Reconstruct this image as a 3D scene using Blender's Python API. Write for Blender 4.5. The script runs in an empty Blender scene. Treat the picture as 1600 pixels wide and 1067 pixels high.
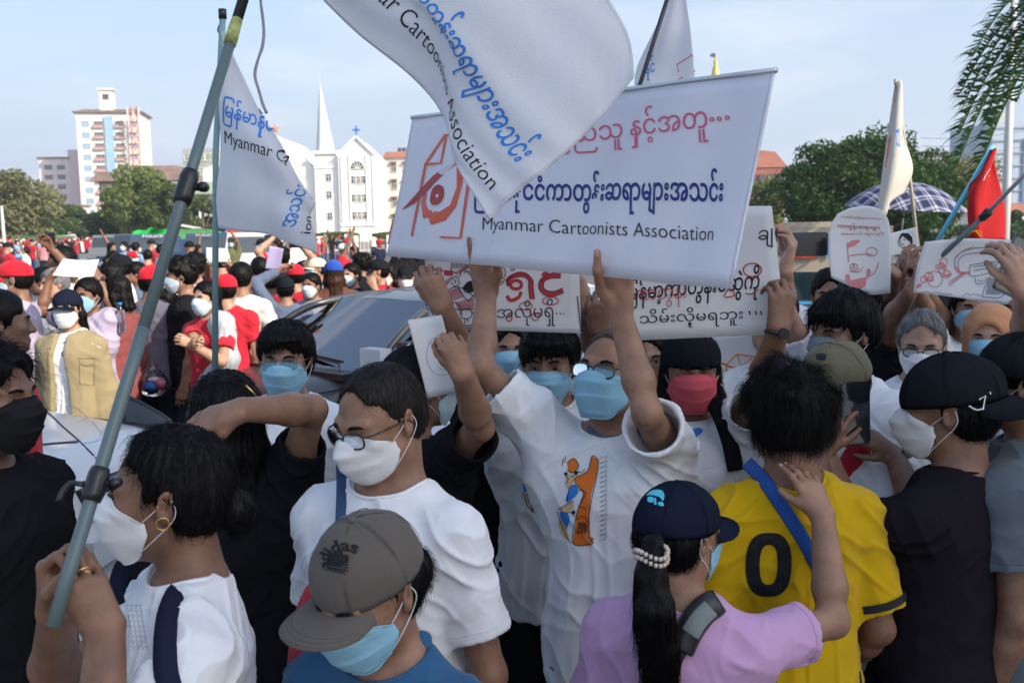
import bpy, bmesh, math, random, time
import numpy as np
from mathutils import Vector, Matrix, Euler
from mathutils.bvhtree import BVHTree
T0 = time.time()
S = bpy.context.scene
COL = S.collection
R = math.radians
rng = np.random.RandomState(7)
random.seed(7)
# ------------------------------------------------------------------ camera
CAM_H = 1.93
F_PX = 1555.0
cd = bpy.data.cameras.new('camera'); cam = bpy.data.objects.new('camera', cd); COL.objects.link(cam)
cam.matrix_world = Matrix.Translation((0, 0, CAM_H)) @ Matrix.Rotation(R(90 - 6.5), 4, 'X') @ Matrix.Rotation(R(-1.0), 4, 'Z')
cd.sensor_width = 36; cd.lens = F_PX / 1600 * 36; cd.clip_start = .05; cd.clip_end = 5000
cd.dof.use_dof = True; cd.dof.focus_distance = 2.5; cd.dof.aperture_fstop = 8.0
S.camera = cam
CM = np.array(cam.matrix_world.to_3x3()); CO = np.array([0, 0, CAM_H])
def ray(px, py):
    return CM @ np.array([(px - 800) / F_PX, -(py - 533.5) / F_PX, -1.0])
def P(px, py, d):                       # point seen at photograph position px, py that is d metres ahead
    r = ray(px, py); return CO + r * (d / r[1])
def proj(p):
    q = CM.T @ (np.asarray(p) - CO); return (800 + F_PX * q[0] / -q[2], 533.5 - F_PX * q[1] / -q[2])
def ground(px, py, z=0):
    r = ray(px, py); return CO + r * ((z - CAM_H) / r[2])
# ------------------------------------------------------------------ daylight
SUN_EL, SUN_AZ = 33.0, 128.0           # azimuth clockwise from +Y: behind the camera, to its right
w = bpy.data.worlds.new('World'); S.world = w; w.use_nodes = True
nt = w.node_tree; nt.nodes.clear(); N = nt.nodes; L = nt.links
sky = N.new('ShaderNodeTexSky'); sky.sky_type = 'NISHITA'; sky.sun_disc = False
sky.sun_elevation = R(SUN_EL); sky.sun_rotation = R(SUN_AZ); sky.air_density = 1.5; sky.dust_density = 4.5; sky.ozone_density = 6.0
bg = N.new('ShaderNodeBackground'); bg.inputs[1].default_value = .15
geo = N.new('ShaderNodeTexCoord')
mp = N.new('ShaderNodeMapping'); mp.inputs['Scale'].default_value = (1.3, 1.3, 5.5)
no = N.new('ShaderNodeTexNoise'); no.inputs['Scale'].default_value = 1.7; no.inputs['Detail'].default_value = 7; no.inputs['Roughness'].default_value = .55
cr = N.new('ShaderNodeValToRGB'); cr.color_ramp.elements[0].position = .52; cr.color_ramp.elements[1].position = .78
cr.color_ramp.elements[0].color = (0, 0, 0, 1); cr.color_ramp.elements[1].color = (.6, .6, .6, 1)
mx = N.new('ShaderNodeMix'); mx.data_type = 'RGBA'; mx.inputs['B'].default_value = (4.9, 4.8, 5.1, 1)
sep = N.new('ShaderNodeSeparateXYZ'); L.new(geo.outputs['Generated'], sep.inputs[0]); hz1 = N.new('ShaderNodeMapRange'); hz1.inputs['From Min'].default_value = 0; hz1.inputs['From Max'].default_value = .4; hz1.inputs['To Min'].default_value = .85; hz1.inputs['To Max'].default_value = .15
hm = N.new('ShaderNodeMix'); hm.data_type = 'RGBA'; hm.inputs['B'].default_value = (3.3, 3.85, 4.9, 1); L.new(sep.outputs['Z'], hz1.inputs['Value']); L.new(hz1.outputs[0], hm.inputs['Factor'])
L.new(geo.outputs['Generated'], mp.inputs[0]); L.new(mp.outputs[0], no.inputs['Vector']); L.new(no.outputs[0], cr.inputs[0])
L.new(cr.outputs[0], mx.inputs['Factor']); L.new(sky.outputs[0], hm.inputs['A']); L.new(hm.outputs['Result'], mx.inputs['A']); L.new(mx.outputs['Result'], bg.inputs[0])
out = N.new('ShaderNodeOutputWorld'); L.new(bg.outputs[0], out.inputs[0])
sd = bpy.data.lights.new('sun', 'SUN'); sd.energy = 4.2; sd.angle = R(.5); sd.color = (1.0, .87, .70)
sun = bpy.data.objects.new('sun', sd); COL.objects.link(sun)
SUNV = np.array([math.sin(R(SUN_AZ)) * math.cos(R(SUN_EL)), math.cos(R(SUN_AZ)) * math.cos(R(SUN_EL)), math.sin(R(SUN_EL))])
sun.rotation_euler = Vector(SUNV).to_track_quat('Z', 'Y').to_euler()
S.view_settings.view_transform = 'Standard'; S.view_settings.look = 'None'; S.view_settings.gamma = 1; S.view_settings.exposure = 0.72
S.view_settings.use_curve_mapping = False
S.cycles.max_bounces = 6; S.cycles.transparent_max_bounces = 12

# ------------------------------------------------------------------ materials
MATS = {}
def lin(c):
    return tuple(((v / 255) / 12.92 if v / 255 <= .04045 else ((v / 255 + .055) / 1.055) ** 2.4) for v in c)
def mat(name, col, rough=.8, spec=.3, noise=.0, nscale=8, bump=0, bscale=60, metal=0, coat=0, trans=0, fine=0, sss=0, sheen=0, two=None):
    """principled with object-space colour variation and bump"""
    if name in MATS: return MATS[name]
    m = bpy.data.materials.new(name); m.use_nodes = True; t = m.node_tree; b = t.nodes['Principled BSDF']
    b.inputs['Base Color'].default_value = (*col, 1); b.inputs['Roughness'].default_value = rough
    b.inputs['Specular IOR Level'].default_value = spec; b.inputs['Metallic'].default_value = metal
    b.inputs['Coat Weight'].default_value = coat; b.inputs['Coat Roughness'].default_value = .05
    b.inputs['Sheen Weight'].default_value = sheen
    if sss: b.inputs['Subsurface Weight'].default_value = sss; b.inputs['Subsurface Radius'].default_value = (.012, .004, .002); b.inputs['Subsurface Scale'].default_value = 1.0
    tc = t.nodes.new('ShaderNodeTexCoord')
    if noise or two:
        n = t.nodes.new('ShaderNodeTexNoise'); n.inputs['Scale'].default_value = nscale; n.inputs['Detail'].default_value = 5
        t.links.new(tc.outputs['Object'], n.inputs['Vector'])
        r = t.nodes.new('ShaderNodeValToRGB'); e = r.color_ramp.elements; e[0].position = .32; e[1].position = .68
        a = two if two else tuple(v * (1 - noise) for v in col); c2 = col if two else tuple(min(1, v * (1 + noise)) for v in col)
        e[0].color = (*a, 1); e[1].color = (*c2, 1)
        t.links.new(n.outputs[0], r.inputs[0]); t.links.new(r.outputs[0], b.inputs['Base Color'])
    if bump:
        n = t.nodes.new('ShaderNodeTexNoise'); n.inputs['Scale'].default_value = bscale; n.inputs['Detail'].default_value = 4
        t.links.new(tc.outputs['Object'], n.inputs['Vector'])
        bp = t.nodes.new('ShaderNodeBump'); bp.inputs['Strength'].default_value = bump; bp.inputs['Distance'].default_value = .01
        t.links.new(n.outputs[0], bp.inputs['Height']); t.links.new(bp.outputs[0], b.inputs['Normal'])
    if trans:                                   # thin cloth or paper that lets light through
        tr = t.nodes.new('ShaderNodeBsdfTranslucent'); tr.inputs[0].default_value = (*col, 1)
        ms = t.nodes.new('ShaderNodeMixShader'); ms.inputs[0].default_value = trans
        o = t.nodes['Material Output']; t.links.new(b.outputs[0], ms.inputs[1]); t.links.new(tr.outputs[0], ms.inputs[2]); t.links.new(ms.outputs[0], o.inputs[0])
    MATS[name] = m; return m
def cloth(name, col, **k):
    """knitted or woven cloth with soft creases"""
    if name in MATS: return MATS[name]
    m = mat(name, col, rough=.92, spec=.12 if max(col) > .1 else .03, noise=.06, nscale=5, sheen=.10 if max(col) > .1 else 0, **k)
    t = m.node_tree; b = t.nodes['Principled BSDF']; tc = t.nodes['Texture Coordinate']
    mpn = t.nodes.new('ShaderNodeMapping'); mpn.inputs['Scale'].default_value = (5, 5, 3.0); mpn.inputs['Rotation'].default_value = (.35, .25, 0)
    n1 = t.nodes.new('ShaderNodeTexNoise'); n1.inputs['Scale'].default_value = 1.5; n1.inputs['Detail'].default_value = 1; n1.inputs['Distortion'].default_value = .8
    n2 = t.nodes.new('ShaderNodeTexNoise'); n2.inputs['Scale'].default_value = 420; n2.inputs['Detail'].default_value = 2
    ab = t.nodes.new('ShaderNodeMath'); ab.operation = 'SUBTRACT'; ab.inputs[1].default_value = .5
    a2 = t.nodes.new('ShaderNodeMath'); a2.operation = 'ABSOLUTE'
    t.links.new(tc.outputs['Object'], mpn.inputs[0]); t.links.new(mpn.outputs[0], n1.inputs['Vector']); t.links.new(n1.outputs[0], ab.inputs[0]); t.links.new(ab.outputs[0], a2.inputs[0])
    t.links.new(tc.outputs['Object'], n2.inputs['Vector'])
    b1 = t.nodes.new('ShaderNodeBump'); b1.inputs['Strength'].default_value = .35; b1.inputs['Distance'].default_value = .03
    b2 = t.nodes.new('ShaderNodeBump'); b2.inputs['Strength'].default_value = .22; b2.inputs['Distance'].default_value = .002
    t.links.new(a2.outputs[0], b1.inputs['Height']); t.links.new(n2.outputs[0], b2.inputs['Height']); t.links.new(b1.outputs[0], b2.inputs['Normal']); t.links.new(b2.outputs[0], b.inputs['Normal'])
    return m
def skin(name, col):
    if name in MATS: return MATS[name]
    m = mat(name, col, rough=.47, spec=.38, noise=.20, nscale=19, sss=.08)
    t = m.node_tree; b = t.nodes['Principled BSDF']; tc = t.nodes['Texture Coordinate']
    n = t.nodes.new('ShaderNodeTexNoise'); n.inputs['Scale'].default_value = 260; n.inputs['Detail'].default_value = 3
    n3 = t.nodes.new('ShaderNodeTexNoise'); n3.inputs['Scale'].default_value = 38; n3.inputs['Detail'].default_value = 4
    t.links.new(tc.outputs['Object'], n.inputs['Vector']); t.links.new(tc.outputs['Object'], n3.inputs['Vector'])
    b1 = t.nodes.new('ShaderNodeBump'); b1.inputs['Strength'].default_value = .45; b1.inputs['Distance'].default_value = .002
    b2 = t.nodes.new('ShaderNodeBump'); b2.inputs['Strength'].default_value = .3; b2.inputs['Distance'].default_value = .006
    t.links.new(n.outputs[0], b1.inputs['Height']); t.links.new(n3.outputs[0], b2.inputs['Height']); t.links.new(b2.outputs[0], b1.inputs['Normal']); t.links.new(b1.outputs[0], b.inputs['Normal'])
    return m
def hairmat(name, col=(.0045, .004, .004)):
    if name in MATS: return MATS[name]
    m = mat(name, col, rough=.45, spec=.13, noise=.35, nscale=30)
    t = m.node_tree; b = t.nodes['Principled BSDF']; tc = t.nodes['Texture Coordinate']
    n = t.nodes.new('ShaderNodeTexNoise'); n.inputs['Scale'].default_value = 190; n.inputs['Detail'].default_value = 3
    mpn = t.nodes.new('ShaderNodeMapping'); mpn.inputs['Scale'].default_value = (1, 1, .2)
    t.links.new(tc.outputs['Object'], mpn.inputs[0]); t.links.new(mpn.outputs[0], n.inputs['Vector'])
    b1 = t.nodes.new('ShaderNodeBump'); b1.inputs['Strength'].default_value = .7; b1.inputs['Distance'].default_value = .004
    t.links.new(n.outputs[0], b1.inputs['Height']); t.links.new(b1.outputs[0], b.inputs['Normal'])
    return m
def plastic(name, col, rough=.35): return mat(name, col, rough=rough, spec=.5)
def glassmat(name, col=(.9, .95, .95), a=.75, rough=.03, ior=1.5, gl=1.):
    if name in MATS: return MATS[name]
    m = bpy.data.materials.new(name); m.use_nodes = True; t = m.node_tree; t.nodes.clear()
    o = t.nodes.new('ShaderNodeOutputMaterial'); g = t.nodes.new('ShaderNodeBsdfGlossy'); g.inputs['Roughness'].default_value = rough; g.inputs['Color'].default_value = (gl, gl, gl, 1)
    tr = t.nodes.new('ShaderNodeBsdfTransparent'); tr.inputs[0].default_value = (*[c * a for c in col], 1)
    fr = t.nodes.new('ShaderNodeFresnel'); fr.inputs[0].default_value = ior; ms = t.nodes.new('ShaderNodeMixShader')
    t.links.new(fr.outputs[0], ms.inputs[0]); t.links.new(tr.outputs[0], ms.inputs[1]); t.links.new(g.outputs[0], ms.inputs[2]); t.links.new(ms.outputs[0], o.inputs[0])
    MATS[name] = m; return m

# ------------------------------------------------------------------ objects
def tag(o, label=None, cat=None, group=None, kind=None):
    if label: o['label'] = label
    if cat: o['category'] = cat
    if group: o['group'] = group
    if kind: o['kind'] = kind
    return o
def empty(name, loc=(0, 0, 0), rz=0, label=None, cat=None, group=None):
    o = bpy.data.objects.new(name, None); COL.objects.link(o); o.location = loc; o.rotation_euler = (0, 0, rz); o.empty_display_size = .1
    return tag(o, label, cat, group)
def mesh_np(name, V, F, smooth=True, mats=None, mi=None):
    """V (n,3); F (m,3|4) array, a list of such arrays, or a list of tuples"""
    me = bpy.data.meshes.new(name); V = np.asarray(V, np.float32)
    if isinstance(F, np.ndarray): F = [F]
    if len(F) and isinstance(F[0], np.ndarray) and F[0].ndim == 2:
        F = [f for f in F if len(f)]
        tot = np.concatenate([np.full(len(f), f.shape[1], np.int32) for f in F]) if F else np.zeros(0, np.int32)
        flat = np.concatenate([f.ravel() for f in F]).astype(np.int32) if F else np.zeros(0, np.int32)
    else:
        tot = np.array([len(f) for f in F], np.int32); flat = np.array([i for f in F for i in f], np.int32)
    me.vertices.add(len(V)); me.vertices.foreach_set('co', V.ravel())
    me.loops.add(len(flat)); me.loops.foreach_set('vertex_index', flat)
    me.polygons.add(len(tot)); st = np.concatenate([[0], np.cumsum(tot)[:-1]]).astype(np.int32) if len(tot) else np.zeros(0, np.int32)
    me.polygons.foreach_set('loop_start', st); me.polygons.foreach_set('loop_total', tot)
    me.polygons.foreach_set('use_smooth', np.full(len(tot), smooth))
    if mats:
        for m in (mats if isinstance(mats, (list, tuple)) else [mats]): me.materials.append(m)
    if mi is not None: me.polygons.foreach_set('material_index', np.asarray(mi, np.int32))
    me.update(calc_edges=True); me.validate()
    return me
def obj(name, V, F, m, parent=None, smooth=True, label=None, mi=None):
    o = bpy.data.objects.new(name, mesh_np(name, V, F, smooth, m, mi)); COL.objects.link(o)
    if parent: o.parent = parent
    if label: o['label'] = label
    return o
def copy_tree(o, parent=None):
    c = o.copy(); COL.objects.link(c)
    if parent: c.parent = parent
    for ch in list(o.children): copy_tree(ch, c)
    return c
class MB:
    """collects simple shapes into one mesh"""
    def __init__(s): s.V = []; s.F = []; s.MI = []; s.n = 0; s.m = 0
    def add(s, V, F):
        V = np.asarray(V, float)
        for f in F: s.F.append(tuple(int(i) + s.n for i in f)); s.MI.append(s.m)
        s.V.append(V); s.n += len(V); return s
    def box(s, c, sz, M=None, taper=1.0):
        x, y, z = [v / 2 for v in sz]; t = taper
        V = np.array([(-x, -y, -z), (x, -y, -z), (x, y, -z), (-x, y, -z), (-x * t, -y * t, z), (x * t, -y * t, z), (x * t, y * t, z), (-x * t, y * t, z)])
        if M is not None: V = V @ np.asarray(M).T
        return s.add(V + np.asarray(c), [(3, 2, 1, 0), (4, 5, 6, 7), (0, 1, 5, 4), (1, 2, 6, 5), (2, 3, 7, 6), (3, 0, 4, 7)])
    def bar(s, a, b, w, h=None):
        a = np.asarray(a, float); b = np.asarray(b, float); d = b - a; ln = np.linalg.norm(d); M = frame(d)
        return s.box((a + b) / 2, (w, h or w, ln), M)
    def tube(s, pts, r, seg=8, caps=True):
        V, F = tube(pts, r, seg, caps); return s.add(V, F)
    def prism(s, poly, z0, z1):
        n = len(poly); V = [(x, y, z0) for x, y in poly] + [(x, y, z1) for x, y in poly]
        return s.add(V, [tuple(range(n))[::-1], tuple(range(n, 2 * n))] + [(i, (i + 1) % n, n + (i + 1) % n, n + i) for i in range(n)])
    def xf(s, M, t=(0, 0, 0)):
        s.V = [v @ np.asarray(M).T + np.asarray(t) for v in s.V]; return s
    def build(s, name, m, parent=None, smooth=False, label=None):
        return obj(name, np.concatenate(s.V) if s.V else np.zeros((0, 3)), s.F, m, parent, smooth, label, s.MI if isinstance(m, (list, tuple)) else None)
def frame(d, up=(0, 0, 1)):
    """matrix whose third column is d"""
    d = np.asarray(d, float); d = d / (np.linalg.norm(d) + 1e-12); u = np.asarray(up, float)
    if abs(d @ u) > .98: u = np.array([0, 1, 0.]) if abs(d[1]) < .9 else np.array([1., 0, 0])
    x = np.cross(u, d); x /= np.linalg.norm(x); y = np.cross(d, x)
    return np.stack([x, y, d], 1)
def tube(pts, r, seg=8, caps=True):
    pts = np.asarray(pts, float); n = len(pts); r = np.full(n, r) if np.isscalar(r) else np.asarray(r, float)
    d = np.gradient(pts, axis=0); V = []; M = frame(d[0]); x = M[:, 0]
    a = np.arange(seg) * 2 * math.pi / seg
    for i in range(n):
        t = d[i] / (np.linalg.norm(d[i]) + 1e-12); x = x - t * (x @ t); x /= np.linalg.norm(x) + 1e-12; y = np.cross(t, x)
        V.append(pts[i] + r[i] * (np.cos(a)[:, None] * x + np.sin(a)[:, None] * y))
    F = [(i * seg + k, i * seg + (k + 1) % seg, (i + 1) * seg + (k + 1) % seg, (i + 1) * seg + k) for i in range(n - 1) for k in range(seg)]
    if caps: F += [tuple(range(seg))[::-1], tuple(range((n - 1) * seg, n * seg))]
    return np.concatenate(V), F
def spline(ctrl, n=24):
    """Catmull-Rom through control points"""
    c = np.asarray(ctrl, float); c = np.concatenate([[2 * c[0] - c[1]], c, [2 * c[-1] - c[-2]]]); m = len(c) - 3; out = []
    for u in np.linspace(0, m - 1e-6, n):
        i = int(u); t = u - i; p0, p1, p2, p3 = c[i:i + 4]
        out.append(.5 * ((2 * p1) + (-p0 + p2) * t + (2 * p0 - 5 * p1 + 4 * p2 - p3) * t * t + (-p0 + 3 * p1 - 3 * p2 + p3) * t ** 3))
    return np.array(out)
_NR = np.random.RandomState(3).rand(32, 32, 32).astype(np.float32)
def vnoise(p, f=1.0):
    """value noise -1..1; f scalar or per axis"""
    q = np.asarray(p, np.float32) * np.asarray(f, np.float32); i = np.floor(q).astype(np.int32); t = q - i; t = t * t * (3 - 2 * t); r = 0
    for a in (0, 1):
        for b in (0, 1):
            for c in (0, 1):
                wgt = (t[:, 0] if a else 1 - t[:, 0]) * (t[:, 1] if b else 1 - t[:, 1]) * (t[:, 2] if c else 1 - t[:, 2])
                r = r + wgt * _NR[(i[:, 0] + a) & 31, (i[:, 1] + b) & 31, (i[:, 2] + c) & 31]
    return r * 2 - 1
def rotm(rx=0, ry=0, rz=0):
    return np.array(Euler((R(rx), R(ry), R(rz)), 'XYZ').to_matrix())

# ------------------------------------------------------------------ implicit surfaces
class SDF:
    def __init__(s): s.ops = []
    def rc(s, a, b, ra, rb=None, k=.02, op='u'):
        a = np.asarray(a, np.float32); b = np.asarray(b, np.float32); rb = ra if rb is None else rb; ba = b - a; bb = float(ba @ ba) + 1e-12
        def f(X):
            pa = X - a; t = np.clip(pa @ ba / bb, 0, 1); q = pa - t[:, None] * ba
            return np.sqrt(np.einsum('ij,ij->i', q, q)) - (ra + (rb - ra) * t)
        s.ops.append((op, f, k)); return s
    def el(s, c, r, M=None, k=.02, op='u'):
        c = np.asarray(c, np.float32); r = np.asarray(r, np.float32); M = None if M is None else np.asarray(M, np.float32)
        def f(X):
            q = X - c
            if M is not None: q = q @ M
            q1 = q / r; k0 = np.sqrt(np.einsum('ij,ij->i', q1, q1)); q2 = q1 / r; k1 = np.sqrt(np.einsum('ij,ij->i', q2, q2)) + 1e-9
            return k0 * (k0 - 1) / k1
        s.ops.append((op, f, k)); return s
    def fn(s, f, k=.02, op='u'): s.ops.append((op, f, k)); return s
    @staticmethod
    def _comb(d, e, op, k):
        if op == 's': d2 = -e; h = np.clip(k - np.abs(d - d2), 0, None) / k; return np.maximum(d, d2) + h * h * k * .25
        if op == 'i': h = np.clip(k - np.abs(d - e), 0, None) / k; return np.maximum(d, e) + h * h * k * .25
        h = np.clip(k - np.abs(d - e), 0, None) / k; return np.minimum(d, e) - h * h * k * .25
    def mesh(s, lo, hi, h, B=8):
        lo = np.asarray(lo, np.float32); hi = np.asarray(hi, np.float32); nb = np.ceil((hi - lo) / (h * B)).astype(int)
        gi = np.stack(np.meshgrid(*[np.arange(n) for n in nb], indexing='ij'), -1).reshape(-1, 3)
        C = (lo + (gi + .5) * (h * B)).astype(np.float32); hd = h * B * .5 * 1.732
        Ds = [f(C) for _, f, _ in s.ops]; d = np.full(len(C), 9., np.float32)
        for e, (op, _, k) in zip(Ds, s.ops): d = s._comb(d, e, op, k)
        keep = np.abs(d) < hd * 1.35 + .004; gi = gi[keep]; Ds = [e[keep] for e in Ds]; dk = d[keep]
        if not len(gi): return np.zeros((0, 3)), np.zeros((0, 4), int)
        o = np.stack(np.meshgrid(*[np.arange(B + 1)] * 3, indexing='ij'), -1).reshape(-1, 3); n1 = (B + 1) ** 3
        D = np.full((len(gi), n1), 9., np.float32); base = lo + gi * (h * B); off = (o * h).astype(np.float32)
        for e, (op, f, k) in zip(Ds, s.ops):
            sel = (e < np.maximum(dk, 0) + 2.2 * hd + k) if op == 'u' else ((e < hd * 1.4 + k) if op == 's' else (e > -hd * 1.4 - k))
            ix = np.nonzero(sel)[0]
            if len(ix):
                X = (base[ix][:, None, :] + off[None]).reshape(-1, 3).astype(np.float32)
                D[ix] = s._comb(D[ix], f(X).reshape(-1, n1), op, k)
        D = D.reshape(-1, B + 1, B + 1, B + 1)
        cs = [(a, b, c) for a in (0, 1) for b in (0, 1) for c in (0, 1)]
        sg = D < 0; cnt = sum(sg[:, a:a + B, b:b + B, c:c + B].astype(np.int8) for a, b, c in cs)
        act = np.nonzero((cnt > 0) & (cnt < 8)); bi, ci, cj, ck = act
        vals = np.stack([D[bi, ci + a, cj + b, ck + c] for a, b, c in cs], 1)
        cell = np.stack([gi[bi, 0] * B + ci, gi[bi, 1] * B + cj, gi[bi, 2] * B + ck], 1).astype(np.int64)
        NN = (nb * B + 2).astype(np.int64); key = (cell[:, 0] * NN[1] + cell[:, 1]) * NN[2] + cell[:, 2]
        srt = np.argsort(key); key = key[srt]; vals = vals[srt]; cell = cell[srt]
        cso = np.array(cs, np.float32); acc = np.zeros((len(key), 3), np.float32); num = np.zeros(len(key), np.float32)
        for i in range(8):
            for j in range(i + 1, 8):
                if np.abs(cso[i] - cso[j]).sum() != 1: continue
                a, b = vals[:, i], vals[:, j]; m = (a < 0) != (b < 0); t = np.where(m, a / (a - b + (a == b)), 0)[:, None]
                acc += np.where(m[:, None], cso[i] + (cso[j] - cso[i]) * t, 0); num += m
        V = lo + (cell + acc / np.maximum(num, 1)[:, None]) * h
        def look(c):
            k2 = (c[:, 0] * NN[1] + c[:, 1]) * NN[2] + c[:, 2]; p = np.clip(np.searchsorted(key, k2), 0, len(key) - 1); return np.where(key[p] == k2, p, -1)
        Fs = []; E = np.eye(3, dtype=np.int64); me = np.arange(len(key))
        for ax, vi in ((0, 4), (1, 2), (2, 1)):
            m = (vals[:, 0] < 0) != (vals[:, vi] < 0); c = cell[m]; u, v_ = E[(ax + 1) % 3], E[(ax + 2) % 3]
            q = np.stack([me[m], look(c - u), look(c - u - v_), look(c - v_)], 1); fl = vals[m][:, 0] < 0
            ok = (q >= 0).all(1); q = q[ok]; fl = fl[ok]; q[~fl] = q[~fl][:, ::-1]; Fs.append(q)
        return V, np.concatenate(Fs)
def vnormals(V, F):
    a = V[F[:, 2]] - V[F[:, 0]]; b = V[F[:, 3]] - V[F[:, 1]]; n = np.cross(a, b); N_ = np.zeros_like(V)
    for k in range(4):
        for ax in range(3): N_[:, ax] += np.bincount(F[:, k], n[:, ax], len(V))
    return N_ / (np.linalg.norm(N_, axis=1)[:, None] + 1e-12)
# ------------------------------------------------------------------ people
HZ = 1.578                                # height of the head's centre on a 1.70 m figure
NAILM = mat('fingernail', (.50, .30, .24), rough=.25, spec=.5)
SKIN = {0: skin('skin_tan', (.27, .145, .092)), 1: skin('skin_brown', (.20, .102, .064)), 2: skin('skin_light', (.38, .22, .15)), 3: skin('skin_dark', (.15, .08, .052))}
HAIR = hairmat('black_hair'); HAIRG = hairmat('grey_hair', (.16, .16, .165)); HAIRB = hairmat('brown_hair', (.035, .016, .009))
EYEW = mat('eye_white', (.62, .58, .54), rough=.2, spec=.5); EYED = mat('eye_dark', (.012, .007, .005), rough=.08, spec=.6)
TZ = np.array([.78, .84, .90, 1.00, 1.10, 1.20, 1.29, 1.35, 1.40, 1.45])
TA = np.array([.150, .165, .168, .148, .143, .155, .170, .158, .105, .055])
TB = np.array([.095, .105, .112, .103, .098, .105, .115, .098, .072, .050])
TY = np.array([-.01, -.015, -.012, .0, .0, .002, .004, -.004, -.012, -.016])
_zz = np.linspace(.70, 1.50, 81)
def _sm(v):
    y = np.interp(_zz, TZ, v)
    for _ in range(14): y[1:-1] = (y[:-2] + y[1:-1] * 2 + y[2:]) / 4
    return y
TZ, TA, TB, TY = _zz, _sm(TA), _sm(TB), _sm(TY)
def loft_fn(Minv, o, z0, z1, ez, ea, fat=0, flare=0, s=1., A=1.):
    """torso-shaped lofted ellipse; ez: ease, fat: belly"""
    Minv = np.asarray(Minv, np.float32); o = np.asarray(o, np.float32)
    def f(X):
        q = ((X - o) @ Minv.T) / s; z = q[:, 2]
        bel = fat * np.exp(-((z - 1.08) / .16) ** 2); fl = flare * np.clip((1.30 - z) / .5, 0, 1)
        a = np.interp(z, TZ, TA) * A + ea + bel * .75 + fl; b = np.interp(z, TZ, TB) + ez + bel * .8 + fl * .7; yc = np.interp(z, TZ, TY) + bel * .5
        x = np.abs(q[:, 0] / a); y = np.abs((q[:, 1] - yc) / b); k0 = (x ** 2.3 + y ** 2.3) ** (1 / 2.3)
        d = (k0 - 1) * np.minimum(a, b) * .92
        return (np.maximum(np.maximum(d, z - z1), z0 - z) * s).astype(np.float32)
    return f
def isect(o, px, r, near=True):
    """point of the pixel ray at distance r from o (both world), else the nearest reach"""
    d = ray(*px); d = d / np.linalg.norm(d); oc = CO - o; b = oc @ d; c = oc @ oc - r * r; D = b * b - c
    if D < 0:
        p = CO - d * b; v = p - o; return o + v / np.linalg.norm(v) * r
    t = -b - math.sqrt(D) if near else -b + math.sqrt(D); return CO + d * t
def two_bone(a, t, l1, l2, pole):
    v = t - a; dist = np.linalg.norm(v); dist2 = min(dist, (l1 + l2) * .999); u = v / dist
    ca = (l1 * l1 + dist2 * dist2 - l2 * l2) / (2 * l1 * dist2); h = l1 * math.sqrt(max(0, 1 - ca * ca)); p = pole - u * (pole @ u); p = p / (np.linalg.norm(p) + 1e-9)
    return a + u * l1 * ca + p * h, a + u * dist2
def hand_sdf(sd, wr, M, side, s, curl=(.3, .35, .4, .45), thumb=(.4, .3), spread=.06, grip=0, k=.010):
    sd.nails = getattr(sd, 'nails', [])
    """M columns: x thumb side, y fingers, z back of the hand. side +1: x points to the thumb"""
    def W(p): return wr + M @ (np.asarray(p) * s)
    base = [(.031, .088, .0), (.0100, .093, .002), (-.0115, .089, .001), (-.0315, .079, -.003)]
    segs = [(.041, .025, .021), (.045, .029, .022), (.042, .027, .021), (.033, .020, .019)]; rad = [.0096, .0098, .0093, .0083]
    for i, b in enumerate(base):
        sd.rc(W((b[0] * .55, .006, 0)), W(b), .0155 * s, rad[i] * 1.22 * s, k=.012)
    sd.rc(W((-.012, .03, -.006)), W((.012, .06, -.006)), .014 * s, .012 * s, k=.014)
    for i, b in enumerate(base):
        c = curl[i] if not np.isscalar(curl) else curl; an = 0; p = np.array(b, float); lat = spread * (1.5 - i)
        for j, (ln, mxa) in enumerate(zip(segs[i], (80, 100, 62))):
            an += c * R(mxa); d = np.array([math.sin(lat) * math.cos(an), math.cos(lat) * math.cos(an), -math.sin(an)])
            if j == 2: up_ = np.array([math.sin(lat) * math.sin(an), math.cos(lat) * math.sin(an), math.cos(an)]); sd.nails.append((wr + M @ ((p + d * (ln + .0005) + up_ * rad[i] * .50) * s), M @ d, M @ up_, s * rad[i] / .0096))
            q = p + d * ln; r0 = rad[i] * (1, .93, .86)[j]; r1 = rad[i] * (.93, .86, .74)[j]
            sd.rc(W(p), W(q), r0 * s, r1 * s, k=.006 if j == 0 else .0035); p = q
    if thumb == 'pinch':
        ch = [(.016, .014, -.006), (.032, .046, -.036), (.030, .086, -.072), (.024, .124, -.086)]
        for (a_, b_), (r0, r1) in zip(zip(ch[:-1], ch[1:]), ((.0165, .0125), (.0120, .0108), (.0104, .0082))): sd.rc(W(a_), W(b_), r0 * s, r1 * s, k=.008)
        dv = np.array(ch[3]) - np.array(ch[2]); dv /= np.linalg.norm(dv); uv_ = np.array([0, .35, -.94]); uv_ -= dv * (uv_ @ dv); uv_ /= np.linalg.norm(uv_); sd.nails.append((wr + M @ ((np.array(ch[3]) + uv_ * .0050) * s), M @ dv, M @ uv_, s * 1.2)); return W
    out_, fl = thumb; p = np.array([.016, .016, -.004]); q = np.array([.016 + .030 * (.4 + out_), .052, -.012 - .022 * fl])
    sd.rc(W(p), W(q), .0165 * s, .0122 * s, k=.014)
    d = np.array([.15 + .75 * out_ - .55 * fl, .80, -.25 - .55 * fl]); d /= np.linalg.norm(d); q2 = q + d * .034; sd.rc(W(q), W(q2), .0118 * s, .0105 * s, k=.006)
    d2 = np.array([.05 + .55 * out_ - .75 * fl, .80, -.25 - .5 * fl]); d2 /= np.linalg.norm(d2); q3 = q2 + d2 * .027; sd.rc(W(q2), W(q3), .0102 * s, .0080 * s, k=.004)
    return W
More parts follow.
